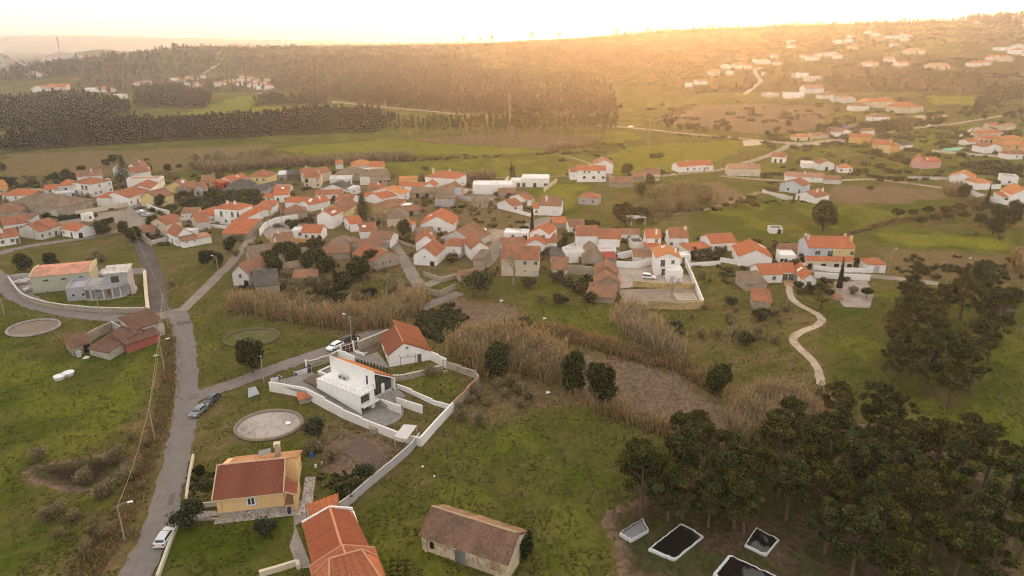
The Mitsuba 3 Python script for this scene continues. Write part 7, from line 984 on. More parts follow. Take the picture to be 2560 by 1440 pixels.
wood('pine_forest', 'dark wood on the valley edge behind the pine belt', 'forest', [(-443.4, 575.4), (-396.9, 612.2), (-394.5, 720.3), (-472.2, 848.9), (-578.2, 945.8), (-645.7, 849.0)], 5.6, .8, 1.05, 'forest', 22); wood('pine_forest', 'rounded pine copse near the far hamlet', 'forest', [(-427.4, 804.2), (-347.8, 794.1), (-410.3, 960.4), (-552.0, 1166.6), (-594.9, 1134.9)], 5.4, .75, 1.0, 'forest', 23); wood('pine_forest', 'small dark copse between the bright fields', 'forest', [(-300.4, 826.4), (-224.0, 848.7), (-248.1, 953.1), (-339.8, 953.1)], 6, .6, .8, 'forest', 24); wood('pine_forest', 'plantation covering the foot of the hill', 'forest', [(-374.1, 1124.8), (-248.1, 953.1), (-154.9, 826.2), (-77.0, 750.7), (16.1, 707.3), (108.7, 733.3), (143.3, 997.0), (130.7, 1166.8), (-57.6, 1287.4), (-285.7, 1345.2), (-447.2, 1378.4)], 7.6, .6, .85, 'forest', 25); wood('pine_forest', 'wooded western hill below the quarry', 'forest', [(-880.5, 1244.4), (-706.9, 1328.8), (-614.1, 1445.8), (-629.8, 1573.9), (-797.4, 1738.8), (-831.9, 1578.5), (-962.8, 1530.7), (-1006.4, 1405.4)], 11, .8, 1.2, 'forest', 26); wood('pine_forest', 'scattered trees round the far hamlet', 'forest', [(-575.9, 1040.6), (-355.4, 1067.2), (-430.5, 1300.8), (-637.9, 1424.7), (-773.7, 1278.2), (-698.0, 1125.8)], 24, .7, 1.1, 'forest', 27); wood('pine_forest', 'wood filling the slope behind the far hamlet', 'forest', [(-605.9, 1425.2), (-285.7, 1345.2), (-58.8, 1316.5), (-66.3, 1492.2), (-340.0, 1613.0), (-629.8, 1573.9)], 11, .6, .95, 'forest', 28); wood('pine_forest', 'trees scattered among the hillside houses', 'forest', [(226.0, 953.6), (420.2, 1216.2), (569.1, 1281.1), (708.1, 1251.5), (724.6, 1012.9), (582.3, 804.9), (520.8, 862.6), (367.0, 903.4)], 27, .45, .8, 'forest', 29); wood('pine_forest', 'dark wood on the eastern skyline', 'forest', [(1383.1, 2224.6), (1529.8, 2127.2), (1165.6, 1611.1), (1186.0, 1869.8)], 16, 1.1, 1.6, 'forest', 30); wood('pine_forest', 'tree clumps along the skyline ridge', 'forest', [(250.0, 2067.5), (484.3, 2104.3), (869.4, 2209.8), (1214.7, 2182.7), (1418.8, 2224.6), (1227.0, 1919.3), (771.8, 1956.9), (432.0, 1872.0), (244.0, 1846.5)], 22, .5, .95, 'forest', 31); wood('pine_forest', 'leafless grey wood at the eastern valley edge', 'bush', [(480.5, 728.7), (590.7, 803.9), (683.0, 936.5), (614.4, 895.2), (547.1, 813.3)], 9, 1.6, 2.6, 'forest', 32)
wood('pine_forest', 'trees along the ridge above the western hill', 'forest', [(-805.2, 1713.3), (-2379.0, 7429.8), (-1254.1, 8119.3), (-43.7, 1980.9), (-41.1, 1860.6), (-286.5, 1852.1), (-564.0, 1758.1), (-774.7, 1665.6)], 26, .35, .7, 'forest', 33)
wood('hillside_scrub', 'scrub dotted over the long hillside', 'bush', [(-581.7, 1446.0), (-290.5, 1369.1), (-22.0, 1315.2), (133.8, 1196.3), (232.7, 983.6), (429.8, 1245.0), (581.5, 1310.4), (919.3, 1424.3), (1030.9, 1440.2), (1390.7, 1960.7), (865.7, 2198.9), (241.1, 1992.4), (-31.8, 1922.8), (-558.6, 1873.1), (-769.0, 1717.2)], 16, .7, 1.7, 'scrub', 34)
wood('valley_bushes', 'bushes dotted over the valley fields', 'bush', [(-282.1, 375.0), (-171.8, 375.0), (-39.6, 374.5), (81.7, 387.2), (135.1, 637.3), (5.4, 463.9), (-170.7, 430.7)], 40, .7, 1.3, 'scrub', 35); wood('valley_bushes', 'dark bushes along the eastern field lanes', 'bush', [(178.0, 848.0), (292.4, 832.0), (436.9, 754.2), (524.2, 720.4), (490.2, 671.0), (315.4, 672.6), (146.0, 605.5)], 26, .9, 1.8, 'scrub', 36)
for i, (lb, a, b, w) in enumerate((('between the lime field and the brown field', (130.3, 631.6), (210.3, 832.5), 7), ('under the bright valley strip', (-69.7, 426.9), (76.0, 467.9), 4), ('along the valley road', (134.3, 555.0), (172.8, 525.2), 5), ('at the meadow corner by the long farmhouse', (58.4, 375.0), (89.6, 381.6), 3), ('along the eastern lane bend', (263.0, 499.5), (274.0, 474.7), 4), ('across the middle of the eastern meadow', (84.6, 295.3), (145.1, 312.8), 3), ('beside the brown triangle field', (114.9, 319.9), (84.2, 293.7), 3), ('west of the tan field', (-274.7, 364.7), (-234.4, 380.2), 4))): wood('field_hedgerow', 'low dark hedgerow ' + lb, 'bush', list(LineString([a, b]).buffer(w, cap_style='flat').exterior.coords), 4.5, .4, .9, 'hedgerow', 90 + i)
road('farm_track', [(45.1, 296.5), (60.7, 281.4), (81.3, 289.1), (105.9, 312.6), (121.7, 331.5)], 3, (.24, .17, .11), .12, 3, label='brown farm track crossing the eastern meadow'); road('farm_track', [(29.3, 458.0), (46.8, 422.4), (55.1, 375.0), (53.5, 341.4)], 3, (.26, .2, .13), .12, 3, label='tan farm track between the valley fields'); road('farm_track', [(-59.5, 360.7), (-17.3, 367.3), (30.7, 373.7), (57.0, 372.8)], 3, (.26, .2, .13), .12, 4, label='pale farm track behind the village houses')
def gardens(name, label, kind, poly, n, s0, s1, seed):
    rng = np.random.default_rng(seed); ok = shapely.union_all([g.buffer(.8) for g in ROADS + FOOT]); P2 = scatter(poly, n, rng); P2 = P2[~shapely.contains_xy(ok, P2[:, 0], P2[:, 1])]; k = key(name); tag(k, label, 'scrub', kind='stuff')
    for i, (x, y) in enumerate(P2): s = rng.uniform(s0, s1) * (.6 + .8 * float(meshkit.noise(np.array([x / 12, y / 12, 3.])))); inst(f'{k}__{i + 1:03d}', kind, x, y, s, rng.uniform(0, 360), s * rng.uniform(.8, 1.1), i=int(rng.integers(len(KINDS[kind]))))
VP = [(-269.3, 357.0), (-215.9, 374.9), (-85.6, 384.2), (-8.3, 352.4), (22.6, 267.7), (17.4, 201.7), (-3.7, 202.0), (-26.9, 187.7), (-44.6, 177.6), (-72.4, 174.6), (-88.5, 198.6), (-94.8, 244.1), (-125.2, 233.6), (-157.2, 249.6), (-189.9, 244.6)]
gardens('garden_scrub', 'low shrubs and weeds filling the village gardens', 'bush', VP, 520, .35, .85, 51); gardens('garden_scrub', 'brown winter scrub between the village houses', 'thicket', VP, 300, .5, 1.0, 52); gardens('garden_scrub', 'grey-green shrubs in the village yards', 'shrub', VP, 60, .45, .8, 53)
gardens('garden_scrub', 'shrubs and weeds around the eastern terrace houses', 'bush', [(18.1, 249.7), (91.6, 243.7), (121.3, 214.7), (100.2, 177.6), (73.5, 190.7), (51.6, 198.3), (14.2, 190.8)], 160, .35, .8, 54); gardens('garden_scrub', 'bushes round the eastern cluster of houses', 'bush', [(205.4, 576.0), (458.4, 625.2), (245.6, 312.9), (217.9, 362.8), (121.7, 331.5)], 260, .6, 1.5, 55)
wood('pine_forest', 'hazy wood on the glowing hill slope', 'bush', [(9.4, 1707.0), (206.1, 1697.9), (331.4, 1459.1), (301.4, 1159.6), (236.3, 1025.1), (160.7, 1079.7), (140.1, 1192.9), (7.2, 1286.0)], 11, 1.2, 2.4, 'forest', 61)
for i, (lb, a, b, w) in enumerate((('upper', (459.4, 1380.8), (634.8, 1399.2), 16), ('second', (520.2, 1181.7), (740.8, 1169.2), 20), ('third', (443.5, 1027.0), (709.0, 981.9), 24), ('fourth', (376.6, 984.9), (524.3, 895.0), 16), ('crooked', (587.7, 1084.9), (639.5, 966.7), 26), ('lower', (224.3, 946.2), (318.4, 958.1), 14), ('skyline', (813.9, 1808.5), (1089.4, 1744.5), 22), ('western', (246.7, 1594.4), (446.8, 1690.4), 26))):
    wood('hillside_hedgerow', f'{lb} dark hedgerow crossing the hazy hillside', 'bush', list(LineString([a, b]).buffer(w, cap_style='flat').exterior.coords), 9, .9, 2.0, 'hedgerow', 70 + i)
rs = np.random.default_rng(11)
for r, (a, b, n) in enumerate((((-88.7, 520.8), (81.4, 532.5), 64), ((-87.5, 542.0), (86.8, 558.3), 56), ((-61.6, 563.1), (90.4, 582.4), 44), ((-26.7, 579.7), (91.3, 600.1), 34))):
    a, b = np.array(a), np.array(b)
    for i in range(n):
        q = a + (b - a) * (i + rs.uniform(-.3, .3)) / n + rs.normal(0, 1.2, 2); tree('eucalyptus', q[0], q[1], rs.uniform(.75, 1.0), 'slender eucalyptus in the stand with bare visible trunks', 'eucalyptus stand')
# ---------------------------------------------------------------- small sheds and annexes between the houses
def annex(p, w, d, rot, wc, rc):
    a = math.radians(rot); q = (p[0] + w * math.cos(a), p[1] + w * math.sin(a)); n = (-math.sin(a) * d, math.cos(a) * d); g = Polygon([p, q, (q[0] + n[0], q[1] + n[1]), (p[0] + n[0], p[1] + n[1])])
    if any(g.intersects(f) for f in FOOT + ROADS): return
    h, hk = min(HOUSES, key=lambda t: (t[0][0] - p[0]) ** 2 + (t[0][1] - p[1]) ** 2); dx, dy = p[0] / p[1] * h[1] - h[0], p[1] - h[1]
    rel = 'just behind' if dy > 4 and abs(dx) < 7 else 'just in front of' if dy < -4 and abs(dx) < 7 else 'close beside'
    lb = f"small {dict(O='mossy grey-brown', q='brown', n='orange', W='flat white', t='pinkish')[rc]} roofed outbuilding {rel} the {hk}"
    if any(v.get('label') == lb for v in labels.values()): lb = lb.replace('small', 'second small')
    if any(v.get('label') == lb for v in labels.values()): return
    k = key('outbuilding'); block(k, p, q, d, R.uniform(2.1, 2.7), 'f' if rc == 'W' else 'mx'[int(R.integers(2))], 0 if rc == 'W' else R.uniform(.8, 1.4), wc, rc, 'f:' + '.d. .s. .D.'.split()[int(R.integers(3))]); tag(k, lb, 'outbuilding')
for p, w, d, rot, wc, rc in (((-76.8, 197.5), 8, 6, 20, 's', 'O'), ((-69.6, 189.4), 7, 5, 10, 's', 'q'), ((-85.9, 178.4), 9, 6, 35, 's', 'q'), ((-53.8, 235.7), 6, 4, 10, 's', 'q'), ((-50.6, 266.6), 6, 5, -20, 's', 'q'), ((-46.0, 281.9), 7, 5, 10, 's', 'q'), ((-32.8, 306.2), 7, 4, 0, 's', 'O'), ((-9.7, 294.8), 8, 4, 20, 's', 'q'), ((-37.7, 230.8), 8, 5, -20, 's', 'O'), ((9.0, 227.6), 6, 5, 10, 'w', 'q'), ((5.6, 242.6), 7, 4, 5, 'W', 'W'), ((14.1, 236.7), 6, 4, 5, 's', 'q'), ((35.1, 222.2), 7, 5, 0, 'W', 'q'), ((40.3, 215.5), 6, 4, 0, 'w', 'q'), ((54.1, 214.7), 5, 4, 10, 'W', 'W'), ((64.3, 226.5), 6, 5, 0, 'w', 'q'), ((-128.7, 264.4), 7, 5, 15, 's', 'q'), ((-125.0, 247.4), 6, 4, 0, 'w', 'W'), ((-113.9, 242.1), 7, 5, 20, 's', 'q'), ((-108.8, 275.5), 7, 5, 10, 's', 'q'), ((-82.5, 264.5), 7, 5, -10, 'w', 'q'), ((-62.6, 231.4), 7, 5, 0, 's', 'q'), ((-15.7, 195.1), 7, 4, 20, 's', 'q'), ((-24.7, 197.4), 7, 5, 10, 's', 'O'), ((76.7, 219.6), 6, 4, 0, 'w', 'n'), ((78.0, 194.9), 6, 5, 0, 's', 'q'), ((-5.7, 318.3), 8, 5, 10, 's', 'q'), ((-204.9, 313.2), 7, 5, 0, 'w', 'q'), ((-201.8, 330.9), 8, 5, 0, 'w', 't'), ((-184.3, 313.2), 7, 5, 20, 's', 'q'), ((-141.3, 331.4), 7, 5, 0, 'w', 'q'), ((-134.9, 341.7), 8, 5, 0, 's', 'q'), ((-115.6, 330.7), 7, 5, 0, 'w', 't'), ((-59.8, 309.0), 7, 5, 0, 's', 'q'), ((-44.4, 341.6), 7, 5, 0, 'w', 'n'), ((-17.7, 296.4), 7, 4, 0, 's', 'O'), ((-201.3, 267.6), 8, 5, 0, 'w', 'q'), ((-194.1, 281.5), 8, 5, 10, 's', 'q'), ((-93.4, 292.1), 7, 5, 0, 's', 'q'), ((-76.6, 277.5), 6, 4, 0, 's', 'q'), ((-61.8, 255.6), 6, 5, 0, 's', 'q'), ((-27.7, 233.6), 6, 4, 0, 's', 'O'), ((-13.9, 216.4), 6, 4, 10, 'w', 'q'), ((-2.7, 223.2), 7, 5, 10, 's', 'q'), ((-72.3, 201.7), 8, 6, 25, 's', 'O'), ((-65.1, 192.1), 7, 5, 10, 's', 'q'), ((-67.0, 218.8), 8, 5, 5, 's', 'O'), ((-37.5, 206.1), 7, 5, 10, 's', 'q'), ((-46.9, 218.8), 6, 4, -15, 's', 'q'), ((26.0, 223.9), 7, 5, 0, 'W', 'q'), ((91.7, 223.9), 6, 4, 0, 's', 'q'), ((-82.3, 198.5), 8, 5, 30, 's', 'q'), ((-82.1, 188.2), 8, 5, 30, 's', 'O')): annex(p, w, d, rot, wc, rc)
# small living grass tufts over the near fields
def grass():
    rng = np.random.default_rng(31); n = 60000; y = 62 + 150 * rng.random(n) ** 1.3; x = rng.uniform(-.8, .8, n) * (y + 10); keep = np.ones(n, bool); ok = shapely.union_all([g.buffer(.3) for g in ROADS + FOOT]); shapely.prepare(ok); keep = ~shapely.contains_xy(ok, x, y); g = np.full(n, .42); s = np.full(n, .12)
    for poly, a, b in FIELDS: m = shapely.contains_xy(Polygon(poly).buffer(0), x, y); g[m] = a; s[m] = b
    clump = meshkit.noise(np.column_stack([x / 2.2, y / 2.2, np.zeros(n)])); keep &= (s < .7) & (clump > .32); x, y, g, clump = x[keep], y[keep], g[keep], clump[keep]; n = len(x); z = terrain(x, y)
    c = np.array([.20, .155, .065])[None] * (1 - np.clip(g, 0, 1))[:, None] + np.array([.10, .125, .02])[None] * np.clip(g, 0, 1)[:, None]; c = c * rng.uniform(.6, 1.35, (n, 1))
    h = rng.uniform(.12, .38, n) * (.5 + clump); a = rng.uniform(0, 6.28, (n, 3)); vs, cs = [], []
    for t in range(3):
        u = np.column_stack([np.cos(a[:, t]), np.sin(a[:, t])]); w = rng.uniform(.1, .25, n)[:, None] * np.column_stack([-u[:, 1], u[:, 0]]); B = np.column_stack([x, y, z - .04])
        vs.append(np.stack([B - np.column_stack([w, 0 * h]), B + np.column_stack([w, 0 * h]), B + np.column_stack([u * (h * .7)[:, None], h])], 1)); cs.append(np.repeat(c[:, None], 3, 1))
    v = np.concatenate(vs).reshape(-1, 3); scene['grass'] = shape((v, np.arange(len(v)).reshape(-1, 3)), 'm_grass', np.concatenate(cs).reshape(-1, 3)); tag('grass', 'tufts of meadow grass over the near fields', 'grass', kind='stuff')
# ---------------------------------------------------------------- walls, poles, wires and small things
for lb, pts, h, c in (('long cream wall below the white street house', [(-183.8, 281.4), (-177.7, 290.0), (-171.6, 299.6)], 2.0, 'c'), ('white wall with dark gates behind the parked cars', [(-161.7, 297.0), (-151.2, 287.2), (-145.4, 283.6)], 2.0, 'w'), ('cream balustrade wall before the little stepped-roof house', [(-235.7, 329.3), (-227.5, 329.6)], 2.0, 'c'), ('stone wall along the climbing asphalt lane', [(-146.5, 256.7), (-138.9, 246.9), (-129.3, 235.6)], 2.4, 's'), ('low white wall before the brown gable corner house', [(-130.4, 237.7), (-127.1, 243.0)], 1.6, 'v'), ('white terrace wall of the grand villa', [(-119.2, 262.7), (-113.0, 260.1), (-106.7, 260.1)], 1.3, 'W'), ('white courtyard wall with rounded corner', [(-95.2, 249.5), (-96.9, 260.0), (-95.4, 268.8), (-88.1, 274.3)], 2.4, 'W'), ('peach terrace wall under the vivid red roof', [(-88.3, 240.7), (-78.3, 238.4), (-69.3, 237.4)], 2.2, 'Y'), ('curved white wall round the cream bungalow', [(-106.4, 276.9), (-102.8, 281.3), (-101.1, 288.4), (-104.9, 298.1), (-111.0, 303.0)], 2.6, 'W'), ('tall bare block wall before the ruined row', [(-34.3, 299.1), (-25.9, 298.9)], 3.4, 'k'), ('white yard wall beside the plain hall', [(-24.8, 327.2), (-18.9, 325.5)], 2.6, 'W'), ('white garden wall round the modern flat villa', [(-6.7, 331.4), (-1.7, 360.8)], 2.6, 'W'), ('slatted-top wall on the meadow side of the modern villa', [(15.7, 331.5), (23.6, 357.3)], 2.0, 'c'), ('low white wall before the wide two-storey house', [(34.1, 357.0), (49.5, 357.3)], 1.6, 'W'), ('white wall along the lane to the terrace', [(15.3, 223.1), (22.8, 233.6), (24.1, 240.0)], 2.4, 'W'), ('white wall with green gate between the houses', [(34.9, 218.9), (40.6, 222.7), (49.3, 223.8)], 2.4, 'W'), ('white court wall with grey gate on the gravel', [(33.8, 211.2), (40.1, 210.1), (46.9, 214.7)], 2.2, 'W'), ('stepped white wall down the far side of the gravel court', [(56.7, 213.7), (55.2, 198.1), (54.0, 187.6), (52.5, 175.3)], 2.2, 'W'), ('ochre retaining wall under the building plot', [(37.4, 174.8), (45.8, 173.3), (52.4, 174.7)], 2.2, 'o'), ('ochre retaining wall under the gravel court railing', [(36.1, 192.4), (45.0, 190.4), (54.2, 190.4)], 1.8, 'o'), ('white roadside wall before the semi-detached pair', [(93.5, 211.2), (101.6, 205.8), (114.0, 205.2)], 1.5, 'W'), ('white roadside wall before the gravel garden', [(93.4, 200.0), (100.9, 198.8), (109.4, 197.4)], 1.8, 'W'), ('white wall before the barn-like orange house', [(69.1, 216.6), (74.1, 213.4)], 1.6, 'W'), ('old stone wall along the low hut', [(17.6, 203.6), (25.7, 201.9)], 3.0, 's'), ('white wall of the low pair garden by the long house', [(57.1, 210.9), (68.2, 213.4)], 1.4, 'W'), ('pale garden wall along the brown eastern field', [(122.7, 331.5), (126.4, 312.6), (130.8, 314.3)], 1.4, 'v'), ('long white boundary wall at the eastern edge', [(223.4, 334.0), (220.3, 320.0), (221.4, 304.6), (228.5, 295.5)], 2.2, 'W'), ('white wall beside the orange gable house', [(231.0, 346.2), (231.0, 336.6), (244.6, 339.0)], 2.4, 'W'), ('cream wall along the eastern cluster lane', [(282.8, 463.9), (301.3, 446.5), (325.9, 437.1)], 1.6, 'c'), ('white wall of the eastern cluster facing the meadow', [(345.1, 536.1), (387.9, 587.0)], 2.0, 'w'), ('pale wall along the tree garden lane', [(212.5, 364.8), (232.9, 363.0)], 1.6, 'v'), ('white roadside fence wall at the bend', [(200.3, 490.5), (225.7, 500.0), (245.6, 512.0)], 1.0, 'v'), ('low stone wall below the bay-window garden', [(-45.3, 245.1), (-39.1, 237.9), (-34.0, 232.8)], 1.2, 's'), ('ruined rubble wall at the lane corner', [(-25.0, 186.1), (-20.7, 183.9), (-16.6, 190.3)], 1.8, 's'), ('curved low wall of the shaded kitchen garden', [(-27.5, 202.0), (-20.7, 196.2), (-14.4, 202.0)], 1.4, 's'), ('reddish brick wall beside the upper cottage', [(-12.0, 310.3), (-5.0, 296.6)], 2.0, 's'), ('grey wall behind the long white hall', [(-26.4, 317.0), (-7.2, 302.9)], 1.6, 'k'), ('white path wall below the cottage pair', [(0.5, 289.0), (8.7, 279.7)], 1.4, 'W'), ('stone wall of the pale green house yard', [(122.0, 329.4), (128.1, 319.7), (130.1, 312.6)], 1.3, 'v')): wall(lb, pts, h, c, .3, 'm_oldwall' if c in 'so' else 'm_wall')
POLE = (.30, .26, .22); TOPS = {}
def pole(nm, label, p, h, lamp=None, arm=True, r=.14, lean=0.0):
    k = key('street_lamp' if lamp is not None else 'utility_pole'); z = tz(*p); top = np.array([p[0] + lean, p[1], z + h]); TOPS[nm] = top
    put(k + '__shaft', tube([(p[0], p[1], z - .5), top], [r, r * .65], 6), 'm_plain', POLE)
    if arm: put(k + '__crossarm', tube([top + [-.7, 0, -.3], top + [.7, 0, -.3]], .05, 4), 'm_plain', (.2, .18, .16))
    if lamp is not None: c, s = math.cos(lamp), math.sin(lamp); e = top + [1.5 * c, 1.5 * s, .15]; put(k + '__arm', tube([top + [0, 0, -.2], top + [.8 * c, .8 * s, .1], e], .045, 4), 'm_plain', (.35, .33, .3)); fr, _ = frame(e[:2], e[:2] + [c, s], e[2]); put(k + '__lamp_head', box(-.1, -.16, -.06, .65, .16, .1), 'm_plain', (.72, .72, .72), fr)
    tag(k, label, 'lamp' if lamp is not None else 'pole')
for a in (('a', 'concrete pole with lamp beside the verge near the parked hatchback', (-58.2, 84.0), 6.4, .3), ('b', 'wooden pole standing in the verge by the round soil patch', (-67.4, 111.8), 7.2, None), ('c', 'pole with lamp at the verge behind the ruined farmstead', (-77.9, 138.0), 7.5, .4), ('d', 'tall dark pole at the road fork beside the ruin', (-87.6, 160.5), 9.5, None), ('e', 'leaning pole on the lawn side of the main road', (-70.7, 137.3), 7.5, None, True, .13, -.9), ('f', 'concrete pole in front of the curved stone wall', (-107.3, 165.2), 8.5, None), ('g', 'tall pole at the western end of the curved street', (-135.9, 169.8), 10, None), ('h', 'pale concrete pole beside the lane and the modern drive', (-54.0, 133.2), 6.8, None), ('i', 'street lamp on the lane behind the parked estate cars', (-38.5, 150.1), 7.5, 2.6), ('j', 'street lamp where the pale lane meets the dark hedges', (-91.3, 201.5), 6.5, 2.6), ('k', 'pole at the foot of the village square', (-142.8, 247.0), 11, None), ('l', 'slim pole on the square beside the hedge', (-156.5, 267.1), 9, None), ('m', 'dark pole on the square by the shelter', (-146.9, 264.2), 7, None), ('n', 'pole before the grey-cream porch house', (-176.6, 244.2), 9.5, None), ('o', 'pole beside the courtyard corner wall', (-87.6, 238.6), 9.5, None), ('p', 'pole by the mustard yellow gable', (-68.2, 274.1), 7.5, None), ('q', 'pole at the terraced row garden', (-53.6, 261.5), 8.5, None), ('r', 'second pole at the terraced row garden', (-49.3, 250.9), 8.5, None), ('s', 'pole below the meadow corner of the warehouse', (-56.3, 326.5), 8.0, None), ('t', 'pole standing by the big cream stone house', (2.8, 231.0), 8, None), ('u', 'pole in the centre street by the green gate', (44.7, 219.1), 8, None), ('v', 'pole at the end of the long white farmhouse', (122.4, 401.5), 11, None), ('w', 'dark pole by the orange pavilion', (237.0, 549.8), 10, None), ('x', 'pole beside the eastern track walls', (213.8, 357.4), 8, None), ('y', 'pale pole leaning at the track junction', (209.1, 362.4), 9, None, True, .14, -3), ('z', 'street lamp at the end of the semi-detached pair drive', (118.5, 204.2), 8, .5), ('A', 'small lamp post on the scrubby eastern field', (143.5, 201.6), 5.5, 2.8), ('B', 'pole beside the pink house garden', (208.5, 401.1), 9, None), ('C', 'pole at the far field lane by the pool', (149.2, 429.6), 8, None), ('D', 'pole in front of the villa cream wall', (-92.6, 267.5), 8, None)): pole(*a)
for nm, lb, p, h in (('P1', 'tall power mast rising from the pine belt', (-113.4, 630.1), 22), ('P2', 'tall power mast beyond the eucalyptus stand', (-2.8, 710.5), 22), ('P3', 'thin mast on the bright green field', (94.0, 473.6), 22), ('P4', 'mast standing by the hillside road', (370.4, 1066.0), 14)): pole(nm, lb, p, h, r=.3)
def wire(label, a, b, sag=1.0, r=.028, off=0.0):
    A, B = TOPS[a] + [off, 0, -.25], TOPS[b] + [off, 0, -.25]; t = np.linspace(0, 1, 14)[:, None]; k = key('power_cable'); put(k, tube(A * (1 - t) + B * t - np.array([0, 0, 1]) * (4 * sag * t * (1 - t)), r, 3), 'm_plain', (.42, .34, .2)); tag(k, label, 'cable', 'overhead cables between the poles')
for a, b in (('a', 'b'), ('b', 'c'), ('c', 'd'), ('d', 'k'), ('e', 'd'), ('b', 'd'), ('d', 'f'), ('k', 'l'), ('k', 'm'), ('l', 'm'), ('j', 'd'), ('o', 'D'), ('q', 'r'), ('y', 'B'), ('x', 'y'), ('r', 'p')): wire('thin overhead cable sagging between two poles', a, b)
k = key('white_pergola'); fr, L = frame((47.4, 264.3), (53.2, 266.1))
part(k + '__post', [box(x - .1, y - .1, -.3, x + .1, y + .1, 3) for x in (0, L) for y in (0, 4)], 'm_plain', (.8, .78, .75), fr)
for i in range(4): part(k + '__beam', box(-.3, 4 / 3 * i - .08, 3, L + .3, 4 / 3 * i + .08, 3.2), 'm_plain', (.8, .78, .75), fr)
for i in range(3): part(k + '__beam', box(L / 2 * i - .08, -.3, 3.2, L / 2 * i + .08, 4.3, 3.35), 'm_plain', (.8, .78, .75), fr)
tag(k, 'white open pergola on a round garden terrace', 'pergola')
k = key('railing'); f2, L = frame((36.5, 193.9), (54.5, 191.8)); rail(k, [(0, 0, 1.7), (L, 0, 1.7)], f2, 1.0, (.3, .28, .26), 1.8); tag(k, 'thin railing along the gravel court edge', 'railing')
k = key('plunge_pool'); f2, L = frame((46.8, 180.2), (52.4, 180.2)); part(k + '__kerb', [box(0, 0, -.2, L, .3, .3), box(0, 4.7, -.2, L, 5, .3), box(0, .3, -.2, .3, 4.7, .3), box(L - .3, .3, -.2, L, 4.7, .3)], 'm_wall', 'c', f2); part(k + '__floor', box(.3, .3, -.2, L - .3, 4.7, .15), 'm_paved', (.42, .33, .26), f2); tag(k, 'empty rectangular pool basin on the building plot', 'pool')
k = key('roof_coop'); fr, L = frame((-44.0, 125.3), (-42.1, 126.2)); part(k + '__wall', box(0, 0, -.3, L, 1.6, 1.3), 'm_oldwall', (.38, .33, .28), fr); part(k + '__roof', slab(fr(np.array([(-.3, -.3, 1.3), (L + .3, -.3, 1.3), (L + .2, 1.9, 1.9), (-.2, 1.9, 1.9)])), .1), 'm_tile', 'n'); tag(k, 'little red-roofed coop against the white garden wall', 'coop')
k = key('lean_to'); fr, L = frame((-55.6, 127.7), (-53.6, 129.2)); part(k + '__panel', slab(fr(np.array([(0, 0, 0), (L, 0, 0), (L * .8, .9, 1.8), (L * .2, .9, 1.8)])), .08), 'm_plain', (.45, .46, .48)); part(k + '__panel', slab(fr(np.array([(0, 1.9, 0), (L, 1.9, 0), (L * .8, .9, 1.8), (L * .2, .9, 1.8)])), .08), 'm_plain', (.30, .24, .20)); tag(k, 'grey A-frame shelter on the lawn by the lane', 'shelter')
k = key('canopy'); fr, L = frame((-21.6, 109.0), (-19.1, 108.2)); part(k + '__roof', slab(np.array([(*(-21.7, 109.3), .1), (*(-19.3, 108.2), .1), (*(-17.9, 112.8), .3), (*(-20.5, 113.2), .3)]), .08), 'm_plain', (.55, .52, .49)); part(k + '__post', [tube([(*q, -2.4), (*q, .1)], .07, 5) for q in ((-21.6, 109.1), (-19.4, 108.4), (-18.0, 112.5))], 'm_plain', (.4, .38, .36)); tag(k, 'pale sheet canopy in the corner of the vegetable plot', 'canopy')
k = key('well'); p = (-26.6, 114.8); part(k + '__wall', [cyl(*p, -2.8, -1.3, .9, 14)], 'm_oldwall', (.38, .33, .27)); part(k + '__frame', [tube([(p[0] - .8, p[1], -1.3), (p[0] - .8, p[1], .4), (p[0] + .8, p[1], .4), (p[0] + .8, p[1], -1.3)], .06, 4)], 'm_plain', (.35, .32, .28)); tag(k, 'old stone well with metal frame by the garden wall', 'well')
def barrel(label, p, col, h=.9, r=.32, name='barrel'):
    k = key(name); z = tz(*p); part(k + '__body', [cyl(*p, z - .1, z + h, r, 12), cyl(*p, z + h * .3, z + h * .36, r * 1.06, 12), cyl(*p, z + h * .66, z + h * .72, r * 1.06, 12)], 'm_plain', col); part(k + '__lid', cyl(*p, z + h, z + h + .05, r * .95, 12), 'm_plain', tuple(np.array(col) * .8)); tag(k, label, 'barrel')
barrel('blue barrel on the back lawn by the vegetable plot', (-36.2, 105.9), (.04, .12, .40)); barrel('white bucket at the edge of the vegetable plot', (-34.6, 102.8), (.7, .7, .7), .5, .25); barrel('small white bucket deeper in the vegetable plot', (-33.8, 103.8), (.7, .7, .7), .5, .22)
for lb, pts in (('pale twisted sheet lying at the orchard end', [(2305,262), (2330,248), (2358,270), (2335,288)]), ('white scrap on the meadow by the panel wall', [(207,358), (232,352), (236,370), (212,372)]), ('second white scrap on the meadow below the panel wall', [(330,455), (350,450), (352,466), (334,468)])):
    pass
def scrap(label, p, w, d, col=(.65, .66, .68)): k = key('scrap_sheet'); z = tz(*p); part(k, slab([(p[0], p[1], z + .1), (p[0] + w, p[1] + .2, z + .3), (p[0] + w * .9, p[1] + d, z + .15), (p[0] + .1, p[1] + d * .9, z + .4)], .04), 'm_plain', col); tag(k, label, 'sheet')
scrap('pale twisted sheet lying at the orchard end', (21.4, 105.5), .9, .8); scrap('white scrap on the meadow by the panel wall', (-16.0, 102.7), .5, .5); scrap('second white scrap on the meadow below the panel wall', (-13.6, 99.8), .4, .5)
scrap('white sheet dropped in the meadow behind the fruit saplings', (7.2, 129.2), 1.0, 1.0); scrap('white bundle in the shaded grass below the grey-green tree', (-3.4, 179.2), 1.0, 1.2, (.6, .58, .55)); scrap('pale rubble bag beside the ruined farmstead', (-83.4, 143.9), 1.6, .8, (.42, .36, .29)); scrap('white scrap beside the bare strip bush', (8.1, 165.9), 1.0, 1.4, (.4, .38, .36))
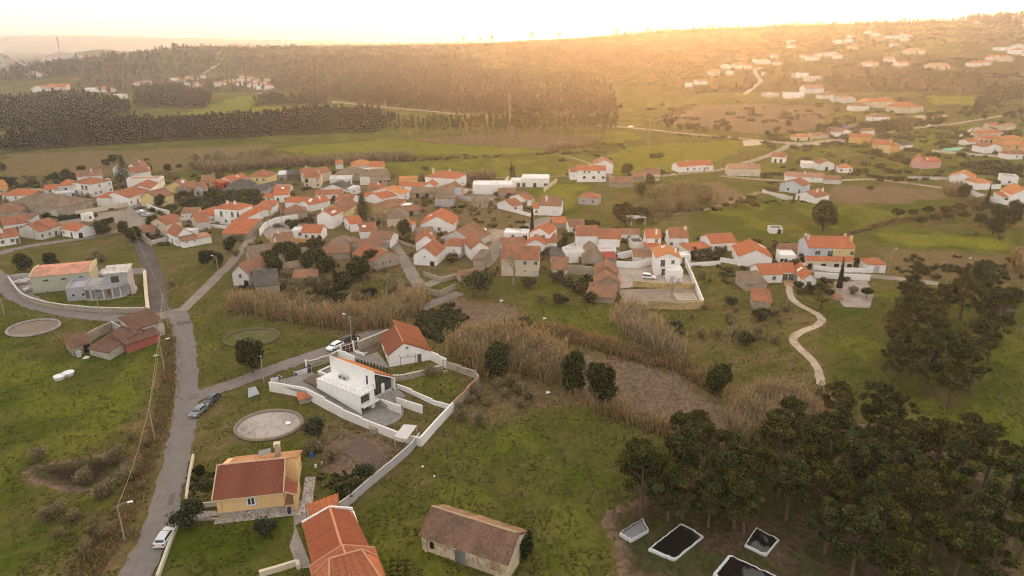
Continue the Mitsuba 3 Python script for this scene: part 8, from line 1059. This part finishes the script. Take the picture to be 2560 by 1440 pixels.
def boat(label, p, head, L): 
    k = key('stored_boat'); fr, _ = frame(p, (p[0] + math.cos(head), p[1] + math.sin(head))); st = [(-.5, .75), (0, .85), (.35, .7), (.5, .05)]; v = []; 
    for t, w in st: v += [(t * L, -w, 1.2), (t * L, -w * .55, .5), (t * L, w * .55, .5), (t * L, w, 1.2)]
    f = [[4 * a + b, 4 * a + b + 1, 4 * a + b + 5, 4 * a + b + 4] for a in range(3) for b in range(3)] + [[0, 1, 2, 3]]; put(k + '__hull', (fr(np.array(v)), np.array(f)), 'm_plain', (.68, .67, .66)); part(k + '__deck', [prism([(-.48 * L, -.7), (0, -.8), (.33 * L, -.65), (.48 * L, 0), (.33 * L, .65), (0, .8), (-.48 * L, .7)], 1.1, 1.2, 2), box(-.1 * L, -.4, 1.2, .12 * L, .4, 1.6)], 'm_plain', (.5, .49, .48), fr); tag(k, label, 'boat')
boat('white boat stored in the yard beside the green warehouse, rear one', (-147.9, 193.7), .3, 4.5); boat('white boat stored in the yard by the warehouse wall', (-146.9, 195.1), .5, 4.0); boat('small covered boat at the front of the boat yard', (-141.2, 188.2), 1.2, 3.2)
def fence(label, pts, h, n, col=(.3, .27, .23)):
    k = key('wire_fence'); g = LineString(pts); Q = [g.interpolate(i / n, normalized=True).coords[0] for i in range(n + 1)]
    for q in Q: part(k + '__post', tube([(*q, tz(*q) - .3), (*q, tz(*q) + h)], .05, 4), 'm_plain', col)
    for t in (.5, .95): part(k + '__wire', tube([(*q, tz(*q) + h * t) for q in Q], .012, 3), 'm_plain', (.25, .22, .2))
    tag(k, label, 'fence')
fence('thin post and wire fence along the grass by the curved street', [(-136.0, 170.1), (-129.3, 167.9), (-117.4, 165.8), (-106.3, 164.6), (-99.5, 165.5)], 1.2, 9); fence('low post fence round the large threshing floor', [(-53.6, 116.2), (-48.4, 112.0), (-43.7, 111.7), (-40.7, 116.8)], .8, 8); fence('wire fence along the path to the tall white house', [(3.1, 258.1), (8.9, 267.8), (17.5, 277.9)], 1.3, 8); fence('vine posts in the meadow beyond the orchard trees', [(127.7, 254.7), (143.2, 243.3), (161.7, 249.6)], 1.2, 12)
wood('vegetable_rows', 'rows of leafy vegetables in the dug plot', 'bush', [(-33.0, 99.6), (-26.6, 102.0), (-25.7, 94.2), (-31.0, 94.7)], 1.0, .16, .3, 'vegetables', 41); wood('lavender_rows', 'low grey-green plants in the roadside flower bed', 'bush', [(-56.2, 102.2), (-51.5, 101.8), (-49.1, 95.3), (-52.9, 94.8)], .8, .14, .26, 'plants', 42)
def furrows(label, a, b, c, n, w=.55):
    k = key('garden_furrows'); a, b, c = np.array(a), np.array(b), np.array(c); ms = []; rng = np.random.default_rng(4)
    for i in range(n):
        p, q = a + (c - a) * i / n, b + (c - a) * i / n; m = 14; P3 = [(*(p + (q - p) * t / m + rng.normal(0, .05, 2)), 0) for t in range(m + 1)]; ms.append(tube([(x, y, tz(x, y) + rng.uniform(-.02, .06)) for x, y, _ in P3], .2, 5))
    put(k, ms, 'm_oldwall', (.17, .125, .10)); tag(k, label, 'soil', kind='stuff')
furrows('ridged dark soil of the vegetable plot', (-31.6, 108.4), (-28.9, 113.0), (-24.2, 100.3), 16)
k = key('cypress_topiary'); p = (-54.1, 100.8); m = join(leaves([(*p, tz(*p) + .9, .75, .75, 1.0)], 900, .16, (.02, .026, .01), np.random.default_rng(2), .8), core([(*p, tz(*p) + .9, .75, .75, 1.0)], 2, (.02, .026, .01), .9)); v, f = cat([m[:2]]); scene[k] = shape((v, f), 'm_leaf', m[2]); tag(k, 'clipped dark egg-shaped shrub in the roadside bed', 'bush')
k = key('brick_oven'); p = (91.7, 182.1); z = tz(*p); part(k + '__wall', [prism([(p[0] + r * math.cos(t), p[1] + r * math.sin(t)) for r, t in [(2.4, t) for t in np.linspace(0, 6.28, 20)[:-1]]], z - .2, z + .8, 2)], 'm_stone', (.40, .30, .24)); part(k + '__floor', cyl(*p, z + .8, z + .85, 2.0, 18), 'm_paved', (.35, .14, .08)); part(k + '__post', [tube([(p[0] + x, p[1] + y, z + .8), (p[0] + x, p[1] + y, z + 2.4)], .12, 5) for x, y in ((2, .5), (-2, .5), (0, 2))], 'm_plain', (.55, .5, .45)); part(k + '__beam', [box(p[0] - 2.3, p[1] + .35, z + 2.4, p[0] + 2.3, p[1] + .6, z + 2.6)], 'm_plain', (.4, .33, .27)); tag(k, 'round brick barbecue enclosure in the gravel garden', 'barbecue')
k = key('polytunnel'); fr, L = frame((293.3, 465.2), (309.1, 471.0)); part(k + '__cover', prism([(2.2 + 2.2 * math.cos(t), 1.9 * math.sin(t)) for t in np.linspace(0, math.pi, 10)], 0, L, 0), 'm_plain', (.22, .48, .36), fr)
for i in range(6): part(k + '__hoop', tube([(L * i / 5, 2.2 + 2.24 * math.cos(t), 1.94 * math.sin(t)) for t in np.linspace(0, math.pi, 10)], .06, 4), 'm_plain', (.4, .55, .45), fr)
tag(k, 'green polytunnel beside the eastern meadow', 'greenhouse')
# ---------------------------------------------------------------- far houses on the hills and in the hamlets
def far(label, spec, group):
    for i, (p, w, wc, rc) in enumerate(spec):
        a = R.uniform(-.35, .35); d = w * R.uniform(.6, .85); q = (p[0] + w * math.cos(a), p[1] + w * math.sin(a)); h = R.uniform(3, 5.2); flat = rc == 'W'; rt = 'f' if flat else 'xhxy'[int(R.integers(4))]
        lb = ('small', 'mid-sized', 'long')[0 if w < 15 else 1 if w < 20 else 2] + ' ' + {'W': 'bright white', 'w': 'white', 'c': 'cream', 'y': 'yellow', 'v': 'pale grey'}[wc] + ' house with ' + {'W': 'flat white', 'n': 'orange-red', 't': 'pinkish', 'q': 'brown', 'N': 'bright orange'}[rc] + {'f': '', 'x': ' gable', 'y': ' gable', 'h': ' hip'}[rt] + ' roof in the ' + label
        house(lb, (p, q, d, h + .8, rt, 0 if flat else w * .17, wc, rc, 'nr:1;f:' + ('.w.w' if h < 4.4 else 'ww.w/.w.d')), group=group, name='far_house')
def FH(*a): return [((x, y), w, c, r) for (x, y), w, c, r in a]
far('far hamlet', FH(*[(q, w, c, r) for q, w, c, r in (((-641.6, 1336.9), 13, 'W', 'W'), ((-627.6, 1338.2), 12, 'w', 'n'), ((-627.1, 1365.9), 15, 'y', 't'), ((-613.1, 1369.3), 12, 'w', 'n'), ((-607.4, 1374.2), 16, 'W', 'W'), ((-566.0, 1223.4), 18, 'w', 't'), ((-568.5, 1260.2), 14, 'c', 'n'), ((-557.1, 1260.2), 15, 'w', 'n'), ((-521.4, 1235.4), 14, 'w', 't'), ((-526.1, 1272.9), 16, 'w', 'n'), ((-526.8, 1302.1), 14, 'c', 't'), ((-521.9, 1312.5), 16, 'W', 'W'), ((-489.9, 1247.7), 14, 'w', 'n'), ((-498.1, 1294.1), 15, 'w', 'n'), ((-494.0, 1309.3), 16, 'W', 't'), ((-451.5, 1211.6), 14, 'w', 'n'), ((-464.3, 1270.8), 14, 'w', 't'), ((-444.9, 1235.4), 15, 'w', 'n'), ((-416.5, 1177.5), 18, 'W', 'n'), ((-417.0, 1145.3), 20, 'W', 'W'), ((-511.4, 1336.9), 12, 'w', 'n'), ((-449.9, 1281.8), 13, 'c', 't'))]), 'houses of the far hamlet')
far('western woods', FH(*[(q, w, c, r) for q, w, c, r in (((-890.2, 1308.5), 26, 'w', 'n'), ((-729.5, 1075.5), 26, 'w', 't'), ((-723.4, 1105.9), 26, 'c', 'n'), ((-659.8, 1095.3), 20, 'W', 'W'), ((-638.3, 1085.8), 24, 'w', 'n'), ((-532.7, 945.8), 14, 'W', 'W'), ((-655.3, 1226.8), 18, 'w', 'n'), ((-654.0, 1258.2), 14, 'W', 'W'))]), 'houses among the western woods')
far('hillside village', FH(*[(q, w, c, r) for q, w, c, r in (((242.5, 997.3), 11, 'w', 'W'), ((264.3, 1017.3), 17, 'w', 't'), ((307.5, 1111.5), 15, 'c', 'n'), ((345.2, 1189.4), 18, 'w', 't'), ((337.8, 1122.0), 10, 'W', 'W'), ((367.8, 1185.3), 18, 'w', 't'), ((382.7, 1182.4), 13, 'w', 'n'), ((423.3, 1259.2), 17, 'W', 'W'), ((429.8, 1245.0), 18, 'w', 'n'), ((474.9, 1319.6), 13, 'w', 't'), ((447.9, 1221.8), 13, 'w', 'n'), ((561.1, 1477.8), 16, 'w', 't'), ((589.0, 1552.4), 18, 'w', 'W'), ((516.7, 1262.8), 22, 'w', 't'), ((552.6, 1310.2), 18, 'W', 'W'), ((564.5, 1304.2), 17, 'w', 'n'), ((580.3, 1311.0), 15, 'w', 't'), ((570.1, 1267.1), 14, 'w', 'n'), ((672.5, 1505.0), 15, 'w', 't'), ((701.6, 1529.8), 17, 'W', 'W'), ((750.7, 1614.6), 15, 'w', 'n'), ((835.5, 1728.6), 20, 'w', 't'), ((805.3, 1623.7), 16, 'w', 'n'), ((813.2, 1572.1), 26, 'W', 'W'), ((856.0, 1591.6), 20, 'W', 'n'), ((815.6, 1518.4), 15, 'W', 'W'), ((565.5, 1139.6), 20, 'w', 'n'), ((610.5, 1177.1), 15, 'w', 't'), ((608.0, 1130.3), 18, 'w', 'n'), ((655.7, 1401.3), 15, 'c', 'n'), ((736.3, 1410.5), 15, 'w', 'n'), ((707.1, 1288.5), 30, 'c', 't'), ((518.3, 1286.8), 13, 'w', 'n'), ((1201.0, 1894.2), 16, 'w', 'n'), ((630.8, 1070.6), 26, 'c', 't'), ((699.2, 1090.4), 18, 'w', 'n'), ((715.2, 1098.8), 16, 'w', 'n'), ((765.4, 1145.2), 20, 'w', 'n'), ((767.1, 1130.5), 18, 'c', 'n'), ((866.7, 1283.7), 26, 'W', 'W'), ((902.0, 1305.2), 20, 'w', 't'), ((855.1, 1224.3), 22, 'W', 't'), ((419.0, 1053.2), 20, 'W', 'W'), ((413.9, 1009.9), 24, 'v', 'W'), ((850.3, 1197.5), 20, 'w', 'n'), ((380.3, 1086.6), 5, 'W', 'W'))]), 'houses of the hillside village')
far('dusty hamlet', FH(*[(q, w, c, r) for q, w, c, r in (((329.0, 852.5), 22, 'W', 'W'), ((366.5, 886.9), 24, 'w', 't'), ((313.5, 866.1), 17, 'v', 'W'), ((362.9, 834.7), 17, 'w', 'q'), ((369.0, 811.8), 17, 'w', 'q'), ((374.7, 795.8), 15, 'v', 't'), ((354.8, 734.9), 18, 'w', 'q'), ((379.6, 760.9), 22, 'c', 'N'), ((389.4, 751.0), 24, 'c', 'n'), ((394.5, 731.2), 20, 'w', 'n'), ((391.2, 707.6), 26, 'c', 'n'))]), 'houses of the dusty hamlet')
k = key('quarry_works'); p = np.array((-1615.0, 2537.9)); p = p / np.linalg.norm(p) * 2750; fr, _ = frame(p, (p[0] + 1, p[1] - .25), tz(*p)); part(k + '__building', [box(0, 0, -9, 62, 30, 32), box(70, 5, -9, 130, 30, 22)], 'm_plain', (.42, .38, .35), fr); part(k + '__silo', [cyl(-20, 8, -9, 26, 9, 14), cyl(-44, 8, -9, 22, 8, 14)], 'm_plain', (.5, .46, .42), fr); part(k + '__chimney', [cyl(14, 15, 30, 78, 2.6, 10)], 'm_plain', (.5, .46, .42), fr); part(k + '__conveyor', [tube([(130, 15, 18), (210, 15, -4)], 3, 5)], 'm_plain', (.4, .36, .33), fr); tag(k, 'hazy quarry works with tall chimney and silos on the horizon', 'factory')
k = key('conveyor_tower'); p = np.array((-1110.1, 1563.0)); p = p / np.linalg.norm(p) * 1750; fr, _ = frame(p, (p[0] + 1, p[1] - .25), tz(*p)); part(k + '__tower', [box(0, 0, -5, 8, 8, 36)], 'm_plain', (.5, .46, .42), fr); part(k + '__bridge', [tube([(-60, 4, 34), (4, 4, 36), (60, 4, 12)], 2.2, 5)], 'm_plain', (.42, .38, .35), fr); part(k + '__hall', [box(-40, 10, -5, 30, 40, 14)], 'm_plain', (.45, .4, .37), fr); tag(k, 'pale conveyor tower at the western quarry edge', 'tower')
ground()
grass()
